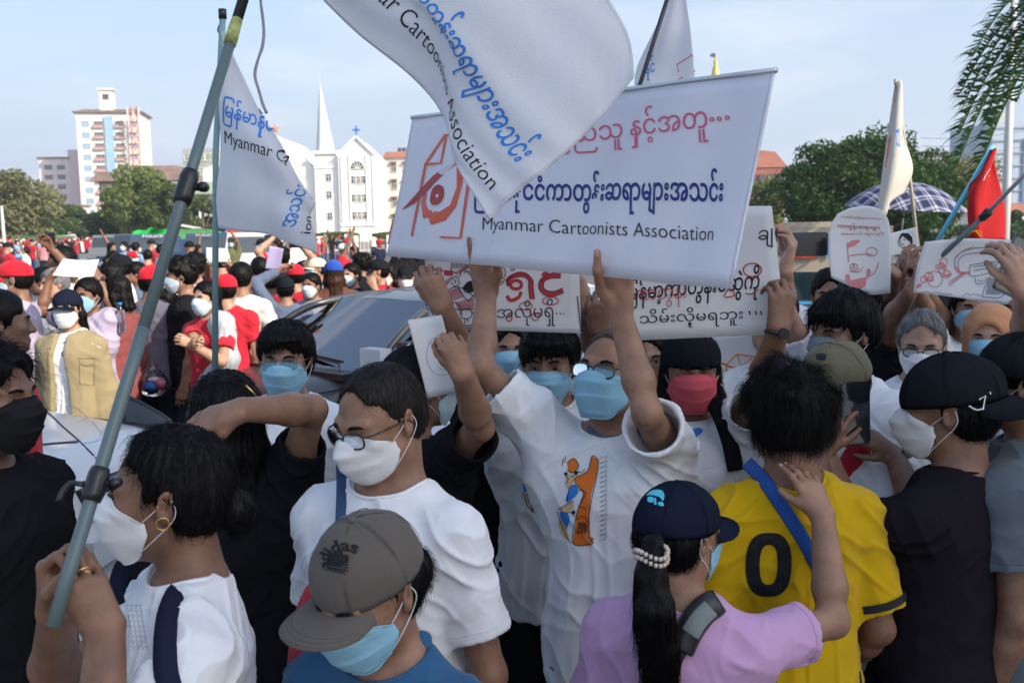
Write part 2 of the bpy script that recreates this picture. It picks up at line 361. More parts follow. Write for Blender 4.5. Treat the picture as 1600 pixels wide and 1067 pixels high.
class Person:
    """head: world point of the head's centre; yaw: heading in degrees (0 faces +Y, away from the camera; 90 faces left)"""
    def __init__(s, head, yaw, label, group=None, hy=0, hp=0, hr=0, lean=0, leanr=0, sk=0, fat=0, h=.006, arms=(None, None), sl=None, name='person', broad=1., hairless=False, hs=.955, neckf=.012, limb=1.):
        s.limb = limb
        s.head = np.asarray(head, float); s.h = h; s.fat = fat; s.sk = SKIN[sk]; s.broad = broad; s.hs = hs
        th = R(yaw); s.Rw = np.array([[math.cos(th), -math.sin(th), 0], [math.sin(th), math.cos(th), 0], [0, 0, 1.]])
        s.s = sc = s.head[2] / HZ / (1 - .5 * (1 - math.cos(R(lean)))); s.s = sc
        s.T = rotm(-lean, leanr, 0); s.hip = np.array([0, 0, .92 * sc])            # torso turns about the hips
        hl = s.tp((0, neckf, HZ)); s.root = np.array([s.head[0], s.head[1], 0]) - s.Rw @ np.array([hl[0], hl[1], 0])
        hl[2] = s.head[2]; s.hc = hl; s.Hm = rotm(0, 0, hy) @ rotm(hp, 0, 0) @ rotm(0, hr, 0)
        s.ob = empty(name, tuple(s.root), th, label, 'person', group)
        s.arms(arms, sl)
    def tp(s, p): return s.hip + s.T @ (np.asarray(p, float) * s.s - s.hip)        # torso point -> person space
    def w2l(s, p): return s.Rw.T @ (np.asarray(p, float) - s.root)
    def l2w(s, p): return s.root + s.Rw @ np.asarray(p, float)
    def hp_(s, p): return s.hc + (np.asarray(p, float) * s.s * s.hs) @ s.Hm.T      # head point(s) -> person space
    def arms(s, arms, sl):
        sc = s.s; s.A = []; LU, LF = .285 * sc, .245 * sc
        for i, sd in enumerate((-1, 1)):                                           # -1 left, +1 right
            a = arms[i] or {}
            sh = s.tp((sd * .168 * s.broad, -.005, 1.340))
            up = a.get('raise', 0); sh = sh + s.T @ np.array([-sd * .03 * up, 0, .055 * up]) * sc
            if 'e' in a:                                                           # elbow and wrist seen at pixels
                el = s.w2l(isect(s.l2w(sh), a['e'], LU, a.get('en', True))); wr = s.w2l(isect(s.l2w(el), a['w'], LF, a.get('wn', True)))
            elif 't' in a:
                tg = s.w2l(a['t']); st = min(1.13, max(1., np.linalg.norm(tg - sh) / ((LU + LF) * .985))); pole = s.w2l(P(*a['ep'])) - sh if 'ep' in a else np.asarray(a.get('pole', (sd * .6, -.5, -1)), float)
                el, wr = two_bone(sh, tg, LU * st, LF * st, pole)
            else:
                sw = a.get('swing', 0); o = a.get('out', .16); el = sh + s.T @ np.array([sd * o, -.10 + sw, -1.]) / math.sqrt(1 + o * o + .01) * LU
                b = a.get('bend', .25); v = np.array([-sd * .05, b + sw, -1.]); wr = el + v / np.linalg.norm(v) * LF
            fd = wr - el; fd /= np.linalg.norm(fd)
            if 'tip' in a:
                wd = s.l2w(wr); tt = P(a['tip'][0], a['tip'][1], wd[1] + a.get('td', 0)); v = s.Rw.T @ (tt - wd); fd2 = v / np.linalg.norm(v)
            elif 'fd' in a: v = s.Rw.T @ np.asarray(a['fd'], float); fd2 = v / np.linalg.norm(v)
            else: fd2 = fd
            bk = s.Rw.T @ np.asarray(a['back'], float) if 'back' in a else np.array([sd * 1., .15, .1])   # back of hand direction
            z = bk - fd2 * (bk @ fd2); z /= np.linalg.norm(z) + 1e-9; x = np.cross(fd2, z)
            # thumb side: fingers +Y, back +Z; right hand thumb is at -X when back faces the viewer -> sign
            if sd > 0: x = -x
            s.A.append(dict(sd=sd, sh=sh, el=el, wr=wr, M=np.stack([x, fd2, z], 1), a=a))
    # -------------------------------------------------------------- skin
    def body(s, hands=True, legs=False, face=1, neck=1.):
        sc = s.s; g = SDF(); hc, Hm = s.hc, s.Hm; u = sc * s.hs
        H = lambda x, y, z: hc + Hm @ (np.array([x, y, z]) * u)
        g.fn(loft_fn(s.T.T, s.hip - s.T @ s.hip, .86, 1.42, -.006, -.012, s.fat, 0, sc, s.broad), k=.02)
        nb = s.tp((0, -.028, 1.38)); nt = H(0, -.028, -.06)
        g.rc(nb, nt, .060 * sc * neck, .051 * sc * neck, k=.03)
        # head
        g.el(H(0, -.014, .030), np.array((.077, .097, .086)) * u, Hm, k=.03)
        g.el(H(0, .028, -.032), np.array((.064, .066, .082)) * u, Hm, k=.035)
        g.rc(H(-.040, .012, -.062), H(-.013, .066, -.094), .026 * u, .021 * u, k=.03); g.rc(H(.040, .012, -.062), H(.013, .066, -.094), .026 * u, .021 * u, k=.03)
        if face:
            for q in (-1, 1):
                g.el(H(q * .043, .064, -.020), np.array((.021, .019, .017)) * u, Hm, k=.022)
                g.rc(H(q * .014, .089, .019), H(q * .046, .074, .021), .0085 * u, .0075 * u, k=.016)
                g.el(H(q * .031, .099, -.001), np.array((.0195, .0150, .0125)) * u, Hm, k=.014, op='s')
                g.rc(H(q * .019, .0835, -.0015), H(q * .044, .0775, .0015), .0062 * u, .0062 * u, k=.006)     # lids
                g.el(H(q * .0320, .0885, -.0014), np.array((.0135, .0065, .0023)) * u, Hm, k=.003, op='s')     # opening between them
            g.rc(H(0, .091, .008), H(0, .112, -.034), .0075 * u, .0115 * u, k=.014)
            for q in (-1, 1): g.el(H(q * .0125, .101, -.037), np.array((.0095, .010, .0085)) * u, Hm, k=.008)
            g.rc(H(-.019, .090, -.066), H(.019, .090, -.066), .0075 * u, .0075 * u, k=.008); g.rc(H(-.015, .088, -.075), H(.015, .088, -.075), .0085 * u, .0085 * u, k=.006)
        for q in (-1, 1):
            Em = Hm @ rotm(0, q * 10, -q * 24)
            g.el(H(q * .082, -.014, -.004), np.array((.0085, .020, .033)) * u, Em, k=.008)
            if face: g.el(H(q * .091, -.011, .002), np.array((.0075, .011, .019)) * u, Em, k=.006, op='s')
        # arms
        for a in s.A:
            sd, sh, el, wr = a['sd'], a['sh'], a['el'], a['wr']
            g.rc(s.tp((sd * .045, -.02, 1.41)), sh, .036 * sc, .050 * sc, k=.05)
            lb = s.limb; mid = sh + (el - sh) * .45; g.rc(sh, mid, .049 * sc * lb, .042 * sc * lb, k=.03); g.rc(mid, el, .042 * sc * lb, .034 * sc * lb, k=.02)
            m2 = el + (wr - el) * .32; ax = a['M'][:, 0] * .009 * sc
            g.rc(el, m2, .035 * sc * lb, .036 * sc * lb, k=.02); g.rc(m2 + ax * .6, wr + ax, .033 * sc * lb, .0195 * sc * lb, k=.02); g.rc(m2 - ax * .6, wr - ax, .033 * sc * lb, .0195 * sc * lb, k=.02)
            if hands:
                o = a['a']; c = o.get('curl', (.22, .28, .33, .38)); th = o.get('thumb', (.35, .35)); M = a['M'].copy()
                # hand_sdf wants +x at the thumb: for a hanging hand the thumb points forward
                a['W'] = hand_sdf(g, wr, M * np.array([o.get('tx', 1), 1, 1]), sd, sc * o.get('hs', .94), c, th, o.get('spread', .05))
            else: g.el(wr + a['M'][:, 1] * .07 * sc, np.array((.035, .075, .017)) * sc, a['M'], k=.02)
        pts = np.array([s.tp((0, 0, .86)), s.tp((-.22, 0, 1)), s.tp((.22, 0, 1)), hc] + [q for a in s.A for q in (a['sh'], a['el'], a['wr'], a['wr'] + a['M'][:, 1] * .2 * sc)])
        lo = pts.min(0) - .15 * sc; hi = pts.max(0) + .15 * sc
        V, F = g.mesh(lo, hi, s.h); s.bm_ = (V, F)
        s.bo = obj('body', V, F, s.sk, s.ob)
        if hands and s.h < .0056:
            for c_, d_, u_, k_ in getattr(g, 'nails', []):
                x_ = np.cross(d_, u_); m = MB(); VV = []
                for i in range(5):
                    for j in range(5): a_, b_ = j / 4 * 2 - 1, i / 4 * 2 - 1; VV.append(c_ + (x_ * a_ * .0052 + d_ * b_ * .0062 * (1 - .25 * a_ * a_ * (b_ > 0)) + u_ * (.0048 - .0034 * a_ * a_ - .0012 * b_ * b_)) * k_)
                obj('fingernail', VV, [(i * 5 + j, i * 5 + j + 1, i * 5 + j + 6, i * 5 + j + 5) for i in range(4) for j in range(4)], NAILM, s.ob)
        return s.bo
    def brows(s, t=1.):
        for q in (-1, 1):
            pts = s.hp_(np.array([(q * .016, .0965, .0175), (q * .028, .0960, .0225), (q * .040, .0880, .0215), (q * .050, .0765, .0165)]))
            V, F = tube(spline(pts, 9), np.array([.0022, .0034, .0036, .0036, .0034, .003, .0026, .002, .001]) * s.s * t, 6); obj('eyebrow', V, F, HAIR, s.ob)
    def eyes(s, gaze=(0, 0), br=1.):
        u = s.s * s.hs
        for q in (-1, 1):
            c = s.hp_((q * .0318, .0752, -.0012)); g = s.Hm @ rotm(gaze[1], 0, gaze[0])
            n, m = 10, 14; V = []; F = []; r = .0118 * u
            for i in range(n + 1):
                t = math.pi * i / n
                for j in range(m): ph = 2 * math.pi * j / m; V.append(c + g @ np.array([math.sin(t) * math.cos(ph), math.cos(t), math.sin(t) * math.sin(ph)]) * r)
            mi = []
            for i in range(n):
                for j in range(m): F.append((i * m + j, (i + 1) * m + j, (i + 1) * m + (j + 1) % m, i * m + (j + 1) % m)); mi.append(1 if i < 3 else 0)
            obj('eye', V, F, [EYEW, EYED], s.ob, mi=mi)
        s.brows(br)
    # -------------------------------------------------------------- hair
    def hair(s, kind='short', m=None, fringe=0, length=.3, strands=700, thick=1., hl=.0, puff=0, zt=9, h=None, seed=0, back=None):
        m = m or HAIR; u = s.s * s.hs; hc, Hm = s.hc, s.Hm; g = SDF(); H = lambda x, y, z: hc + Hm @ (np.array([x, y, z]) * u); h = h or max(.004, s.h * .8); E = .011 * thick
        g.el(H(0, -.016, .034), np.array((.079 + E, .099 + E, .088 + E + puff * .5)) * u, Hm, k=.02)
        if kind in ('short', 'buzz'):
            g.el(H(0, -.045, -.010), np.array((.076 + E * .6, .068 + E * .5, .072)) * u, Hm, k=.03)
        elif kind == 'bushy':
            g.el(H(0, -.040, -.005), np.array((.094, .085, .085)) * u, Hm, k=.03)
            rr = np.random.RandomState(seed)
            for _ in range(26):
                v = rr.normal(size=3); v[2] = abs(v[2]) - .2; v /= np.linalg.norm(v); c = H(v[0] * .078, -.02 + v[1] * .095, .035 + v[2] * .085); rad = rr.uniform(.020, .032) * u; g.rc(c, c + Hm @ v * .008, rad, rad * .8, k=.012)
        elif kind == 'bun':
            g.el(H(0, -.045, -.010), np.array((.078, .072, .070)) * u, Hm, k=.03); g.el(H(0, -.125, -.035), np.array((.036, .034, .040)) * u, Hm, k=.012)
        elif kind in ('long', 'bob'):
            z1 = -length * .55 if kind == 'bob' else -length
            back = back if back is not None else np.array([0, 0, 0])
            for q, y in ((-1, -.02), (1, -.02), (-.55, -.075), (.55, -.075), (0, -.09)):
                top = H(q * .070, y, .0); bot = hc + Hm @ (np.array([q * .078, y - .006, z1 * .35]) * u); low = bot + (np.array([q * .01, -.035, z1 * .75]) * u) + back * u
                g.rc(top, bot, .026 * u, .027 * u, k=.03); g.rc(bot, low, .027 * u, (.020 if kind == 'bob' else .016) * u, k=.03)
        elif kind == 'pony':
            g.el(H(0, -.045, -.010), np.array((.080, .072, .075)) * u, Hm, k=.03)
        locks = []
        if fringe:
            rf_ = np.random.RandomState(seed + 40)
            for q in np.linspace(-1, 1, 15):
                q2 = q + rf_.normal() * .06; e = .050 - fringe * .034 + rf_.uniform(-.014, .014) - .012 * abs(q2); locks.append((H(q2 * .050, .062 - abs(q) * .02, .098), H(q2 * .062 + .004, .094 - abs(q2) ** 1.6 * .030, .072), H(q2 * .070 + .010, .102 - abs(q2) ** 1.6 * .036, e)))
        if kind != 'mop':
            zf = .0 if not fringe else -.02
            g.el(H(0, .115, -.040 + zf + hl), np.array((.082 if kind not in ('long', 'bob') else .066, .100, .098)) * u, Hm, k=.012, op='s') if not fringe else g.el(H(0, .118, -.035), np.array((.072, .095, .094)) * u, Hm, k=.012, op='s')
            g.el(H(0, .122, .005 + hl), np.array((.060, .075, .088)) * u, Hm, k=.015, op='s') if not fringe else None
            for q in (-1, 1): g.el(H(q * .072, .072, -.010 + hl), np.array((.030, .040, .055)) * u, Hm, k=.012, op='s')
            if kind not in ('long', 'bob'):
                for q in (-1, 1): g.el(H(q * .100, .012, -.032), np.array((.030, .042, .046)) * u, Hm, k=.012, op='s')
                nz = H(0, -.02, -.155); g.el(nz, np.array((.12, .12, .075)) * u, Hm, k=.02, op='s')
        for a_, b_, c_ in locks: g.rc(a_, b_, .013 * u, .010 * u, k=.006); g.rc(b_, c_, .010 * u, .0022 * u, k=.003)
        if kind == 'bun':
            for q in (-1, 1): g.el(H(q * .085, .082, .020), np.array((.040, .052, .055)) * u, Hm, k=.012, op='s'); g.el(H(q * .098, .030, -.045), np.array((.036, .060, .056)) * u, Hm, k=.012, op='s')
        L_ = length * u * 1.5 if kind in ('long', 'bob') else .05
        lo = hc - np.array([.19, .22, .17 + L_]) * 1.0 - (np.abs(back) * u if back is not None else 0); hi = hc + np.array([.19, .22, .20]) + (np.abs(back) * u if back is not None else 0)
        V, F = g.mesh(lo, hi, h); 
        if not len(V): return
        Nn = vnormals(V, F); q = (V - hc) @ Hm / u
        ang = np.arctan2(q[:, 0], q[:, 1] + .02); V = V + Nn * ((vnoise(np.stack([ang * 9 + q[:, 2] * 6, q[:, 1] * 12, q[:, 2] * 14], 1), (3.0, .6, .6)) * .0045 + vnoise(np.stack([ang * 30, q[:, 1] * 18, q[:, 2] * 18], 1), 1.) * .0022 + vnoise(q, 40) * .0012) * u * (.3 if kind == 'buzz' else 1))[:, None]
        s.ho = obj('hair', V, F, m, s.ob)
        if strands:
            strands = int(strands * 2.6); rr = np.random.RandomState(seed + 5); okv = np.nonzero(((V - hc) @ Hm / u)[:, 2] < zt)[0]; ix = okv[rr.randint(0, len(okv), strands)]; root = V[ix]; nn = Nn[ix]; ql = (root - hc) @ Hm / u
            down = Hm @ np.array([0, 0, -1.]); crown = H(0, -.05, .11); fl = root - crown; fl = fl - nn * np.einsum('ij,ij->i', fl, nn)[:, None]; fl /= np.linalg.norm(fl, axis=1)[:, None] + 1e-6
            lnn = rr.uniform(.008, .024, strands)[:, None] * u * (1.3 if kind in ('bushy', 'long', 'bob') else (.55 if kind == 'buzz' else 1)); jit = rr.normal(size=(strands, 3)) * .35
            d0 = fl * .9 + nn * (.10 if kind != 'bushy' else .5) + jit * .45; d0 /= np.linalg.norm(d0, axis=1)[:, None]
            p1 = root + d0 * lnn; p2 = p1 + (d0 * .5 + fl * .5 + down * .5 - nn * .35) * lnn * .7; thin_tubes('hair_strands', [root - nn * .002, p1, p2], .00052 * u, m, s.ho)
    # -------------------------------------------------------------- things worn on the face
    def mask(s, kind='surgical', col='mask_blue', droop=0):
        u = s.s * s.hs; m = MASKM[col]; nu, nv = (33, 31) if s.h < .0065 else (17, 13); uu = np.linspace(-1, 1, nu); vv = np.linspace(0, 1, nv)
        G = np.zeros((nv, nu, 3))
        for j, v in enumerate(vv):
            hw = np.interp(v, [0, .25, .6, 1], [.061, .066, .064, .046]); z = np.interp(v, [0, .3, .65, 1], [.004, -.030, -.075, -.121]) + droop
            yf = np.interp(v, [0, .12, .33, .6, .85, 1], [.107, .119, .130, .119, .102, .083]) + (0 if kind != 'kn95' else .009 * math.sin(math.pi * v)); ys = np.interp(v, [0, .5, 1], [.030, .020, .030])
            for i, a in enumerate(uu):
                aa = abs(a); t = aa ** (1.7 if kind != 'kn95' else 1.25); x = math.copysign(hw * (1 - (1 - aa) ** 1.7) * 1.05, a); y = yf + (ys - yf) * t ** 1.15
                zz = z + (.0 - .030 * v + .010) * t * 0 + (-.052 - z) * t ** 2.6 * (.42 if kind == 'surgical' else .35) - (.014 * t if v < .2 else 0) * (1 - v / .2 if v < .2 else 0)
                y -= .006 * math.exp(-((aa - .33) / .15) ** 2) * (1 - v) ** 2
                G[j, i] = (x, y, zz)
        if False: pass
        elif kind == 'kn95':
            for j, v in enumerate(vv):
                for i, a in enumerate(uu): G[j, i, 1] += .0035 * math.exp(-(a / .06) ** 2) + .001 * math.sin(v * 23)
        if hasattr(s, 'bo'):        # keep the mask outside the face
            if not hasattr(s, 'hbv'): s.hbv = BVHTree.FromPolygons([Vector(v) for v in s.bm_[0]], [tuple(f) for f in s.bm_[1]])
            for j in range(nv):
                for i in range(nu):
                    c = np.array([0, .0, G[j, i, 2]]); d = G[j, i] - c; ln = np.linalg.norm(d); d = d / ln; o_ = s.hp_(c + d * .2); w_ = s.Hm @ -d; hit = s.hbv.ray_cast(Vector(o_), Vector(w_), .4)
                    if hit[0] is not None: rf = .2 - np.linalg.norm(np.array(hit[0]) - o_) / u; G[j, i] = c + d * (max(ln, rf + .004) if rf < .15 else ln)
            G[:, 1:-1] = (G[:, :-2] + 2 * G[:, 1:-1] + G[:, 2:]) / 4
        if kind == 'surgical':
            ph_ = s.head[0] * 9
            for j, v in enumerate(vv):
                for i, a in enumerate(uu): pl = (v * 3.3 + .12 * math.sin(a * 3 + ph_)) % 1; G[j, i, 1] += (.0042 * (1 - pl) * (.12 < v < .95) * (1 - a ** 4) + .0018 * math.sin(a * 8 + v * 6 + ph_) * v * (1 - a * a))
        Vf = G.reshape(-1, 3); Vb = Vf * np.array([.985, .985, 1]); Vb[:, 1] -= .0015; n = nu * nv
        F = []; 
        for j in range(nv - 1):
            for i in range(nu - 1): a = j * nu + i; F += [(a, a + nu, a + nu + 1, a + 1), (n + a, n + a + 1, n + a + nu + 1, n + a + nu)]
        ring = [i for i in range(nu)] + [j * nu + nu - 1 for j in range(1, nv)] + [(nv - 1) * nu + i for i in range(nu - 2, -1, -1)] + [j * nu for j in range(nv - 2, 0, -1)]
        F += [(ring[k], ring[(k + 1) % len(ring)], n + ring[(k + 1) % len(ring)], n + ring[k]) for k in range(len(ring))]
        o = obj('face_mask', s.hp_(np.concatenate([Vf, Vb])), F, m, s.ob)
        if kind == 'surgical':
            for v_, nm in ((0, 'nose_wire_hem'), (nv - 1, 'chin_hem')):
                V, F2 = tube(s.hp_(G[v_]), .0016 * u, 5); obj(nm, V, F2, m, o)
        lm = MASKM['mask_black'] if col == 'mask_black' else MASKM['loop']
        for q, i in ((-1, 0), (1, nu - 1)):
            t, b = G[1, i], G[-2, i]; e = np.array([q * .085, -.018, .014]); e2 = np.array([q * .088, -.030, -.006]); e3 = np.array([q * .083, -.022, -.030])
            V, F = tube(s.hp_(spline([t, (t + e) / 2 + (q * .003, 0, 0), e, e2, e3, (b + e3) / 2 + (q * .003, 0, 0), b], 22)), .0011 * u, 5); obj('ear_loop', V, F, lm, o)
        return o
    def glasses(s, thin=False, m=None, lens=True):
        u = s.s * s.hs; m = m or plastic('black_frame', (.01, .01, .011), .25); r = .0011 if thin else .0021; o = None; MBq = MB()
        for q in (-1, 1):
            a = np.linspace(0, 2 * math.pi, 25)[:-1]; cx, cz = q * .034, -.004; ex, ez = .026, .0175
            px = cx + ex * np.sign(np.cos(a)) * np.abs(np.cos(a)) ** .75; pz = cz + ez * np.sign(np.sin(a)) * np.abs(np.sin(a)) ** .75
            py = .113 - (np.abs(px) * .28) ** 1.0 + .001; pts = np.stack([px, py, pz], 1); loop = np.concatenate([pts, pts[:2]])
            MBq.tube(s.hp_(loop), r * u, 6, False)
            MBq.tube(s.hp_(spline([(q * .060, .096, .005), (q * .074, .078, .006), (q * .082, .02, .006), (q * .084, -.012, .004), (q * .084, -.030, -.018)], 14)), r * .9 * u, 6)
            if lens: s.lp = getattr(s, 'lp', []) + [(pts, q)]
        MBq.tube(s.hp_(spline([(-.010, .111, .002), (0, .115, .005), (.010, .111, .002)], 7)), r * u, 6)
        o = MBq.build('glasses', m, s.ob, True)
        for pts, q in getattr(s, 'lp', []):
            c = pts.mean(0); V = np.concatenate([[c + (0, .002, 0)], pts]); obj('lens', s.hp_(V), [(0, 1 + i, 1 + (i + 1) % 24) for i in range(24)], glassmat('spectacle_lens'), o)
        return o
    def cap(s, m, mv=None, brim=(0, 0), bl=.075, panels=True, size=1., tilt=0, z0=.040, tall=.097):
        """brim: (yaw, pitch) of the visor"""
        u = s.s * s.hs * size; mv = mv or m; n, k = 12, 36; V = []; F = []; Mt = s.Hm @ rotm(tilt, 0, 0)
        c0 = np.array([0, -.014, z0]); A = np.array([.094, .116, tall])
        def surf(t, ph, o=0):
            r = math.sin(t); z = math.cos(t) * (A[2] + o); sq = 1 + .05 * math.cos(2 * ph) * 0
            return np.array([math.sin(ph) * r * (A[0] + o) * sq, math.cos(ph) * r * (A[1] + o), z])
        tm = R(100)
        for i in range(n + 1):
            t = tm * (i / n) ** .9
            for j in range(k):
                ph = 2 * math.pi * j / k; e = -.0018 * math.exp(-((((ph / (2 * math.pi) * 6) + .5) % 1 - .5) / .07) ** 2) if panels else 0
                front = .006 * max(0, math.cos(ph - R(brim[0]))) * math.sin(t) * math.cos(t); V.append(surf(t, ph, e + front + .0015 * math.sin(ph * 3 + i * .7)))
        for i in range(n):
            for j in range(k): F.append((i * k + j, (i + 1) * k + j, (i + 1) * k + (j + 1) % k, i * k + (j + 1) % k))
        # folded inner edge
        nb = len(V)
        for j in range(k): v = V[n * k + j]; V.append(v * np.array([.95, .95, 1]) + np.array([0, 0, .016]))
        for j in range(k): F.append((n * k + j, nb + j, nb + (j + 1) % k, n * k + (j + 1) % k))
        T = lambda X: s.hc + ((np.asarray(X) + c0) * u) @ Mt.T
        s.capT = (T, surf); o = obj('cap', T(V), F, m, s.ob)
        b = MB(); b.tube(T([(0, 0, A[2] - .002), (0, 0, A[2] + .002), (0, 0, A[2] + .0045)]), np.array([.009, .0085, .005]) * u, 10); b.build('button', m, o, True)
        if panels:
            sb = MB()
            for j in range(6):
                ph = 2 * math.pi * (j + .5) / 6
                for off in (-.018, .018): sb.tube(T([surf(t, ph + off / max(.25, math.sin(t)), .0012) for t in np.linspace(.12, tm, 12)]), .0006 * u, 4)
            sb.build('seams', mv, o, True)
        # visor
        by, bp = R(brim[0]), R(brim[1]); V = []; F = []; nr, na = 8, 19; hwid = R(58)
        for lay in (0, 1):
            for i in range(nr + 1):
                for j in range(na):
                    a = -hwid + 2 * hwid * j / (na - 1); e = surf(tm * .985, by + a, 0); ln = bl * math.sqrt(max(0, 1 - (abs(a) / hwid) ** 2.6)); d = np.array([math.sin(by + a * .42), math.cos(by + a * .42), 0])
                    f = i / nr; arch = -.020 * (a / hwid) ** 2 * (1 - .0 * f) * (.4 + f * 1.1); p = e * np.array([1, 1, 0]) + np.array([0, 0, e[2]]) + d * ln * f * math.cos(bp); p[2] += arch - ln * f * math.sin(bp) - lay * .003; V.append(p)
            F += [(lay * (nr + 1) * na + i * na + j, lay * (nr + 1) * na + (i + 1) * na + j, lay * (nr + 1) * na + (i + 1) * na + j + 1, lay * (nr + 1) * na + i * na + j + 1)[::1 if not lay else -1] for i in range(nr) for j in range(na - 1)]
        q = (nr + 1) * na; F += [(nr * na + j, q + nr * na + j, q + nr * na + j + 1, nr * na + j + 1) for j in range(na - 1)]
        vz = obj('visor', T(V), F, mv, o)
        st = MB()
        for rf in (.93, .80, .67): st.tube(T([V[int(0)] * 0 + (V[int(rf * nr) * na + j] * (1 - (rf * nr % 1)) + V[min(nr, int(rf * nr) + 1) * na + j] * (rf * nr % 1)) + (0, 0, .0006) for j in range(1, na - 1)]), .0005 * u, 4)
        st.build('stitching', mv, vz, True)
        s.co = o; return o
    # -------------------------------------------------------------- clothes
    def shirt(s, m, sleeve=.62, hem=.80, ease=.009, loose=.012, flare=.012, folds=.85, neck=.070, name='t_shirt', h=None, seed=0, long=False, open_=False, collar=False, drape=True):
        sc = s.s; h = h or s.h; g = SDF(); T, hip = s.T, s.hip; o = hip - T @ hip; s.seedf = seed
        g.fn(loft_fn(T.T, o, hem - .0, 1.425, ease, ease, s.fat, flare, sc, s.broad), k=.02)
        ends = []
        for a in s.A:
            sd, sh, el, wr = a['sd'], a['sh'], a['el'], a['wr']; d = (el - sh) / np.linalg.norm(el - sh); up = max(0, d[2])
            g.rc(s.tp((sd * .060, -.020, 1.405)), sh, .038 * sc, .052 * sc, k=.06)
            g.rc(s.tp((sd * .12, 0, 1.27)), sh, .056 * sc, .055 * sc, k=.05)
            if up > .1: g.rc(s.tp((sd * .135, .0, 1.22)), sh + d * .10 * sc, .050 * sc, .066 * sc, k=.06)
            if long:
                g.rc(sh, el, .064 * sc, (.052 + loose * .5) * sc, k=.03); e = el + (wr - el) * .93; g.rc(el, e, (.052 + loose * .5) * sc, (.036 + loose * .4) * sc, k=.02)
                dd = (wr - el) / np.linalg.norm(wr - el); ends.append((e, dd, (.036 + loose * .4) * sc, .05))
            else:
                e = sh + d * sleeve * .285 * sc; sag = np.array([0, 0, -1.]) - d * (-d[2]); r1 = (.054 + loose * (1 - .5 * up)) * sc; ctr = e + sag * (.006 + .006 * up) * sc
                ends.append((ctr, d, r1, .07))
                c_ = (ctr + d * .05).astype(np.float32); s_ = sh.astype(np.float32); ct = ctr.astype(np.float32); df = d.astype(np.float32); ba = c_ - s_; bb = float(ba @ ba); r0_ = .056 * sc; r1_ = r1 + .003
                def slv(X, s_=s_, ba=ba, bb=bb, ct=ct, df=df, r0_=r0_, r1_=r1_):
                    pa = X - s_; t = np.clip(pa @ ba / bb, 0, 1); q = pa - t[:, None] * ba
                    return np.maximum(np.sqrt(np.einsum('ij,ij->i', q, q)) - (r0_ + (r1_ - r0_) * t), (X - ct) @ df)
                g.fn(slv, k=.03)
        s.ends = ends
        for e, d, r1, dp in ends: g.rc(e + d * .03, e - d * dp * sc, r1 - .0055 * sc, r1 - .016 * sc, k=.006, op='s')
        # neck opening
        nb = s.tp((0, -.014, 1.448)); nd = T @ np.array([0, .42, .91]); g.el(nb + nd * .012 * sc, np.array((neck * 1.02, neck * .90, .045)) * sc, T @ rotm(-22, 0, 0), k=.010, op='s')
        g.rc(s.tp((0, -.022, 1.34)), s.tp((0, -.022, 1.6)), neck * .80 * sc, neck * .86 * sc, k=.006, op='s')
        # hem opening
        hb = s.tp((0, -.008, hem)); g.el(hb, np.array((.145 + ease, .095 + ease, .05)) * sc + s.fat * .4, T, k=.006, op='s')
        if open_: g.fn(lambda X: np.maximum(np.abs((X - np.float32([0, 0, 0]))[:, 0]) - (.035 + .06 * np.clip(1.38 * sc - X[:, 2], 0, .5)), -X[:, 1] + .02).astype(np.float32), k=.006, op='s')
        if collar:
            for q in (-1, 1): g.rc(s.tp((q * .055, -.055, 1.45)), s.tp((q * .045, .055, 1.40)), .016 * sc, .014 * sc, k=.008)
        pts = np.array([s.tp((-.26, -.2, hem)), s.tp((.26, .2, hem)), s.tp((0, 0, 1.5))] + [q for a in s.A for q in ((a['sh'], a['el']) + ((a['wr'],) if long else ()))])
        V, F = g.mesh(pts.min(0) - .16 * sc, pts.max(0) + .12 * sc, h)
        Nn = vnormals(V, F); q = (V - o) @ T
        # folds: hanging drapes low on the trunk, pulls towards the armpits, creases near the hems
        z = q[:, 2] / sc; ang = np.arctan2(q[:, 0], q[:, 1]); sx = np.array([seed * 3.7, seed * 1.3, seed * 2.1])
        low = np.clip((1.30 - z) / .35, 0, 1); w1 = 1 - np.abs(vnoise(np.stack([ang * 2.6 + .7 * vnoise(q, 4.), z * 1.1, ang * 0], 1) + sx, (1.5, 2.2, 1)))
        arm = np.zeros(len(V))
        for a in s.A: arm = np.maximum(arm, np.exp(-(np.linalg.norm(V - (a['sh'] * .9 + s.tp((a['sd'] * .12, 0, 1.27)) * .1), axis=1) / (.17 * sc)) ** 2))
        dg = np.abs(q[:, 0]) * .9 + z * 1.0; w2 = 1 - np.abs(vnoise(np.stack([dg * 22, np.sign(q[:, 0]) * 3 + q[:, 1] * 5, (np.abs(q[:, 0]) - z) * 4], 1) + sx, 1.))
        w3 = 1 - np.abs(vnoise(q + sx, (7, 7, 13.)))
        bend = np.zeros(len(V))
        for a in s.A: bend = np.maximum(bend, np.exp(-(np.linalg.norm(V - (a['sh'] + (a['el'] - a['sh']) * .35), axis=1) / (.11 * sc)) ** 2))
        qr = q @ rotm(25, 35, 10); w4 = 1 - np.abs(vnoise(qr * np.array([1, 1, 1]) + .02 * np.stack([vnoise(q, 11), vnoise(q + 5, 11), vnoise(q + 9, 11)], 1) + sx, (16, 16, 5.5))); w5 = 1 - np.abs(vnoise(q @ rotm(-30, -25, 40) + sx, (13, 19, 5.)))
        dsp = (w1 ** 2.5 - .45) * .013 * low + (w2 ** 2.5 - .4) * .014 * arm + (w3 ** 3 - .3) * .005 + (w4 ** 5 - .22) * .010 * (.45 + .55 * np.clip(vnoise(q + sx, 5) * 2, 0, 1)) + (w5 ** 5 - .22) * .008 * np.clip(arm + bend, 0, 1)
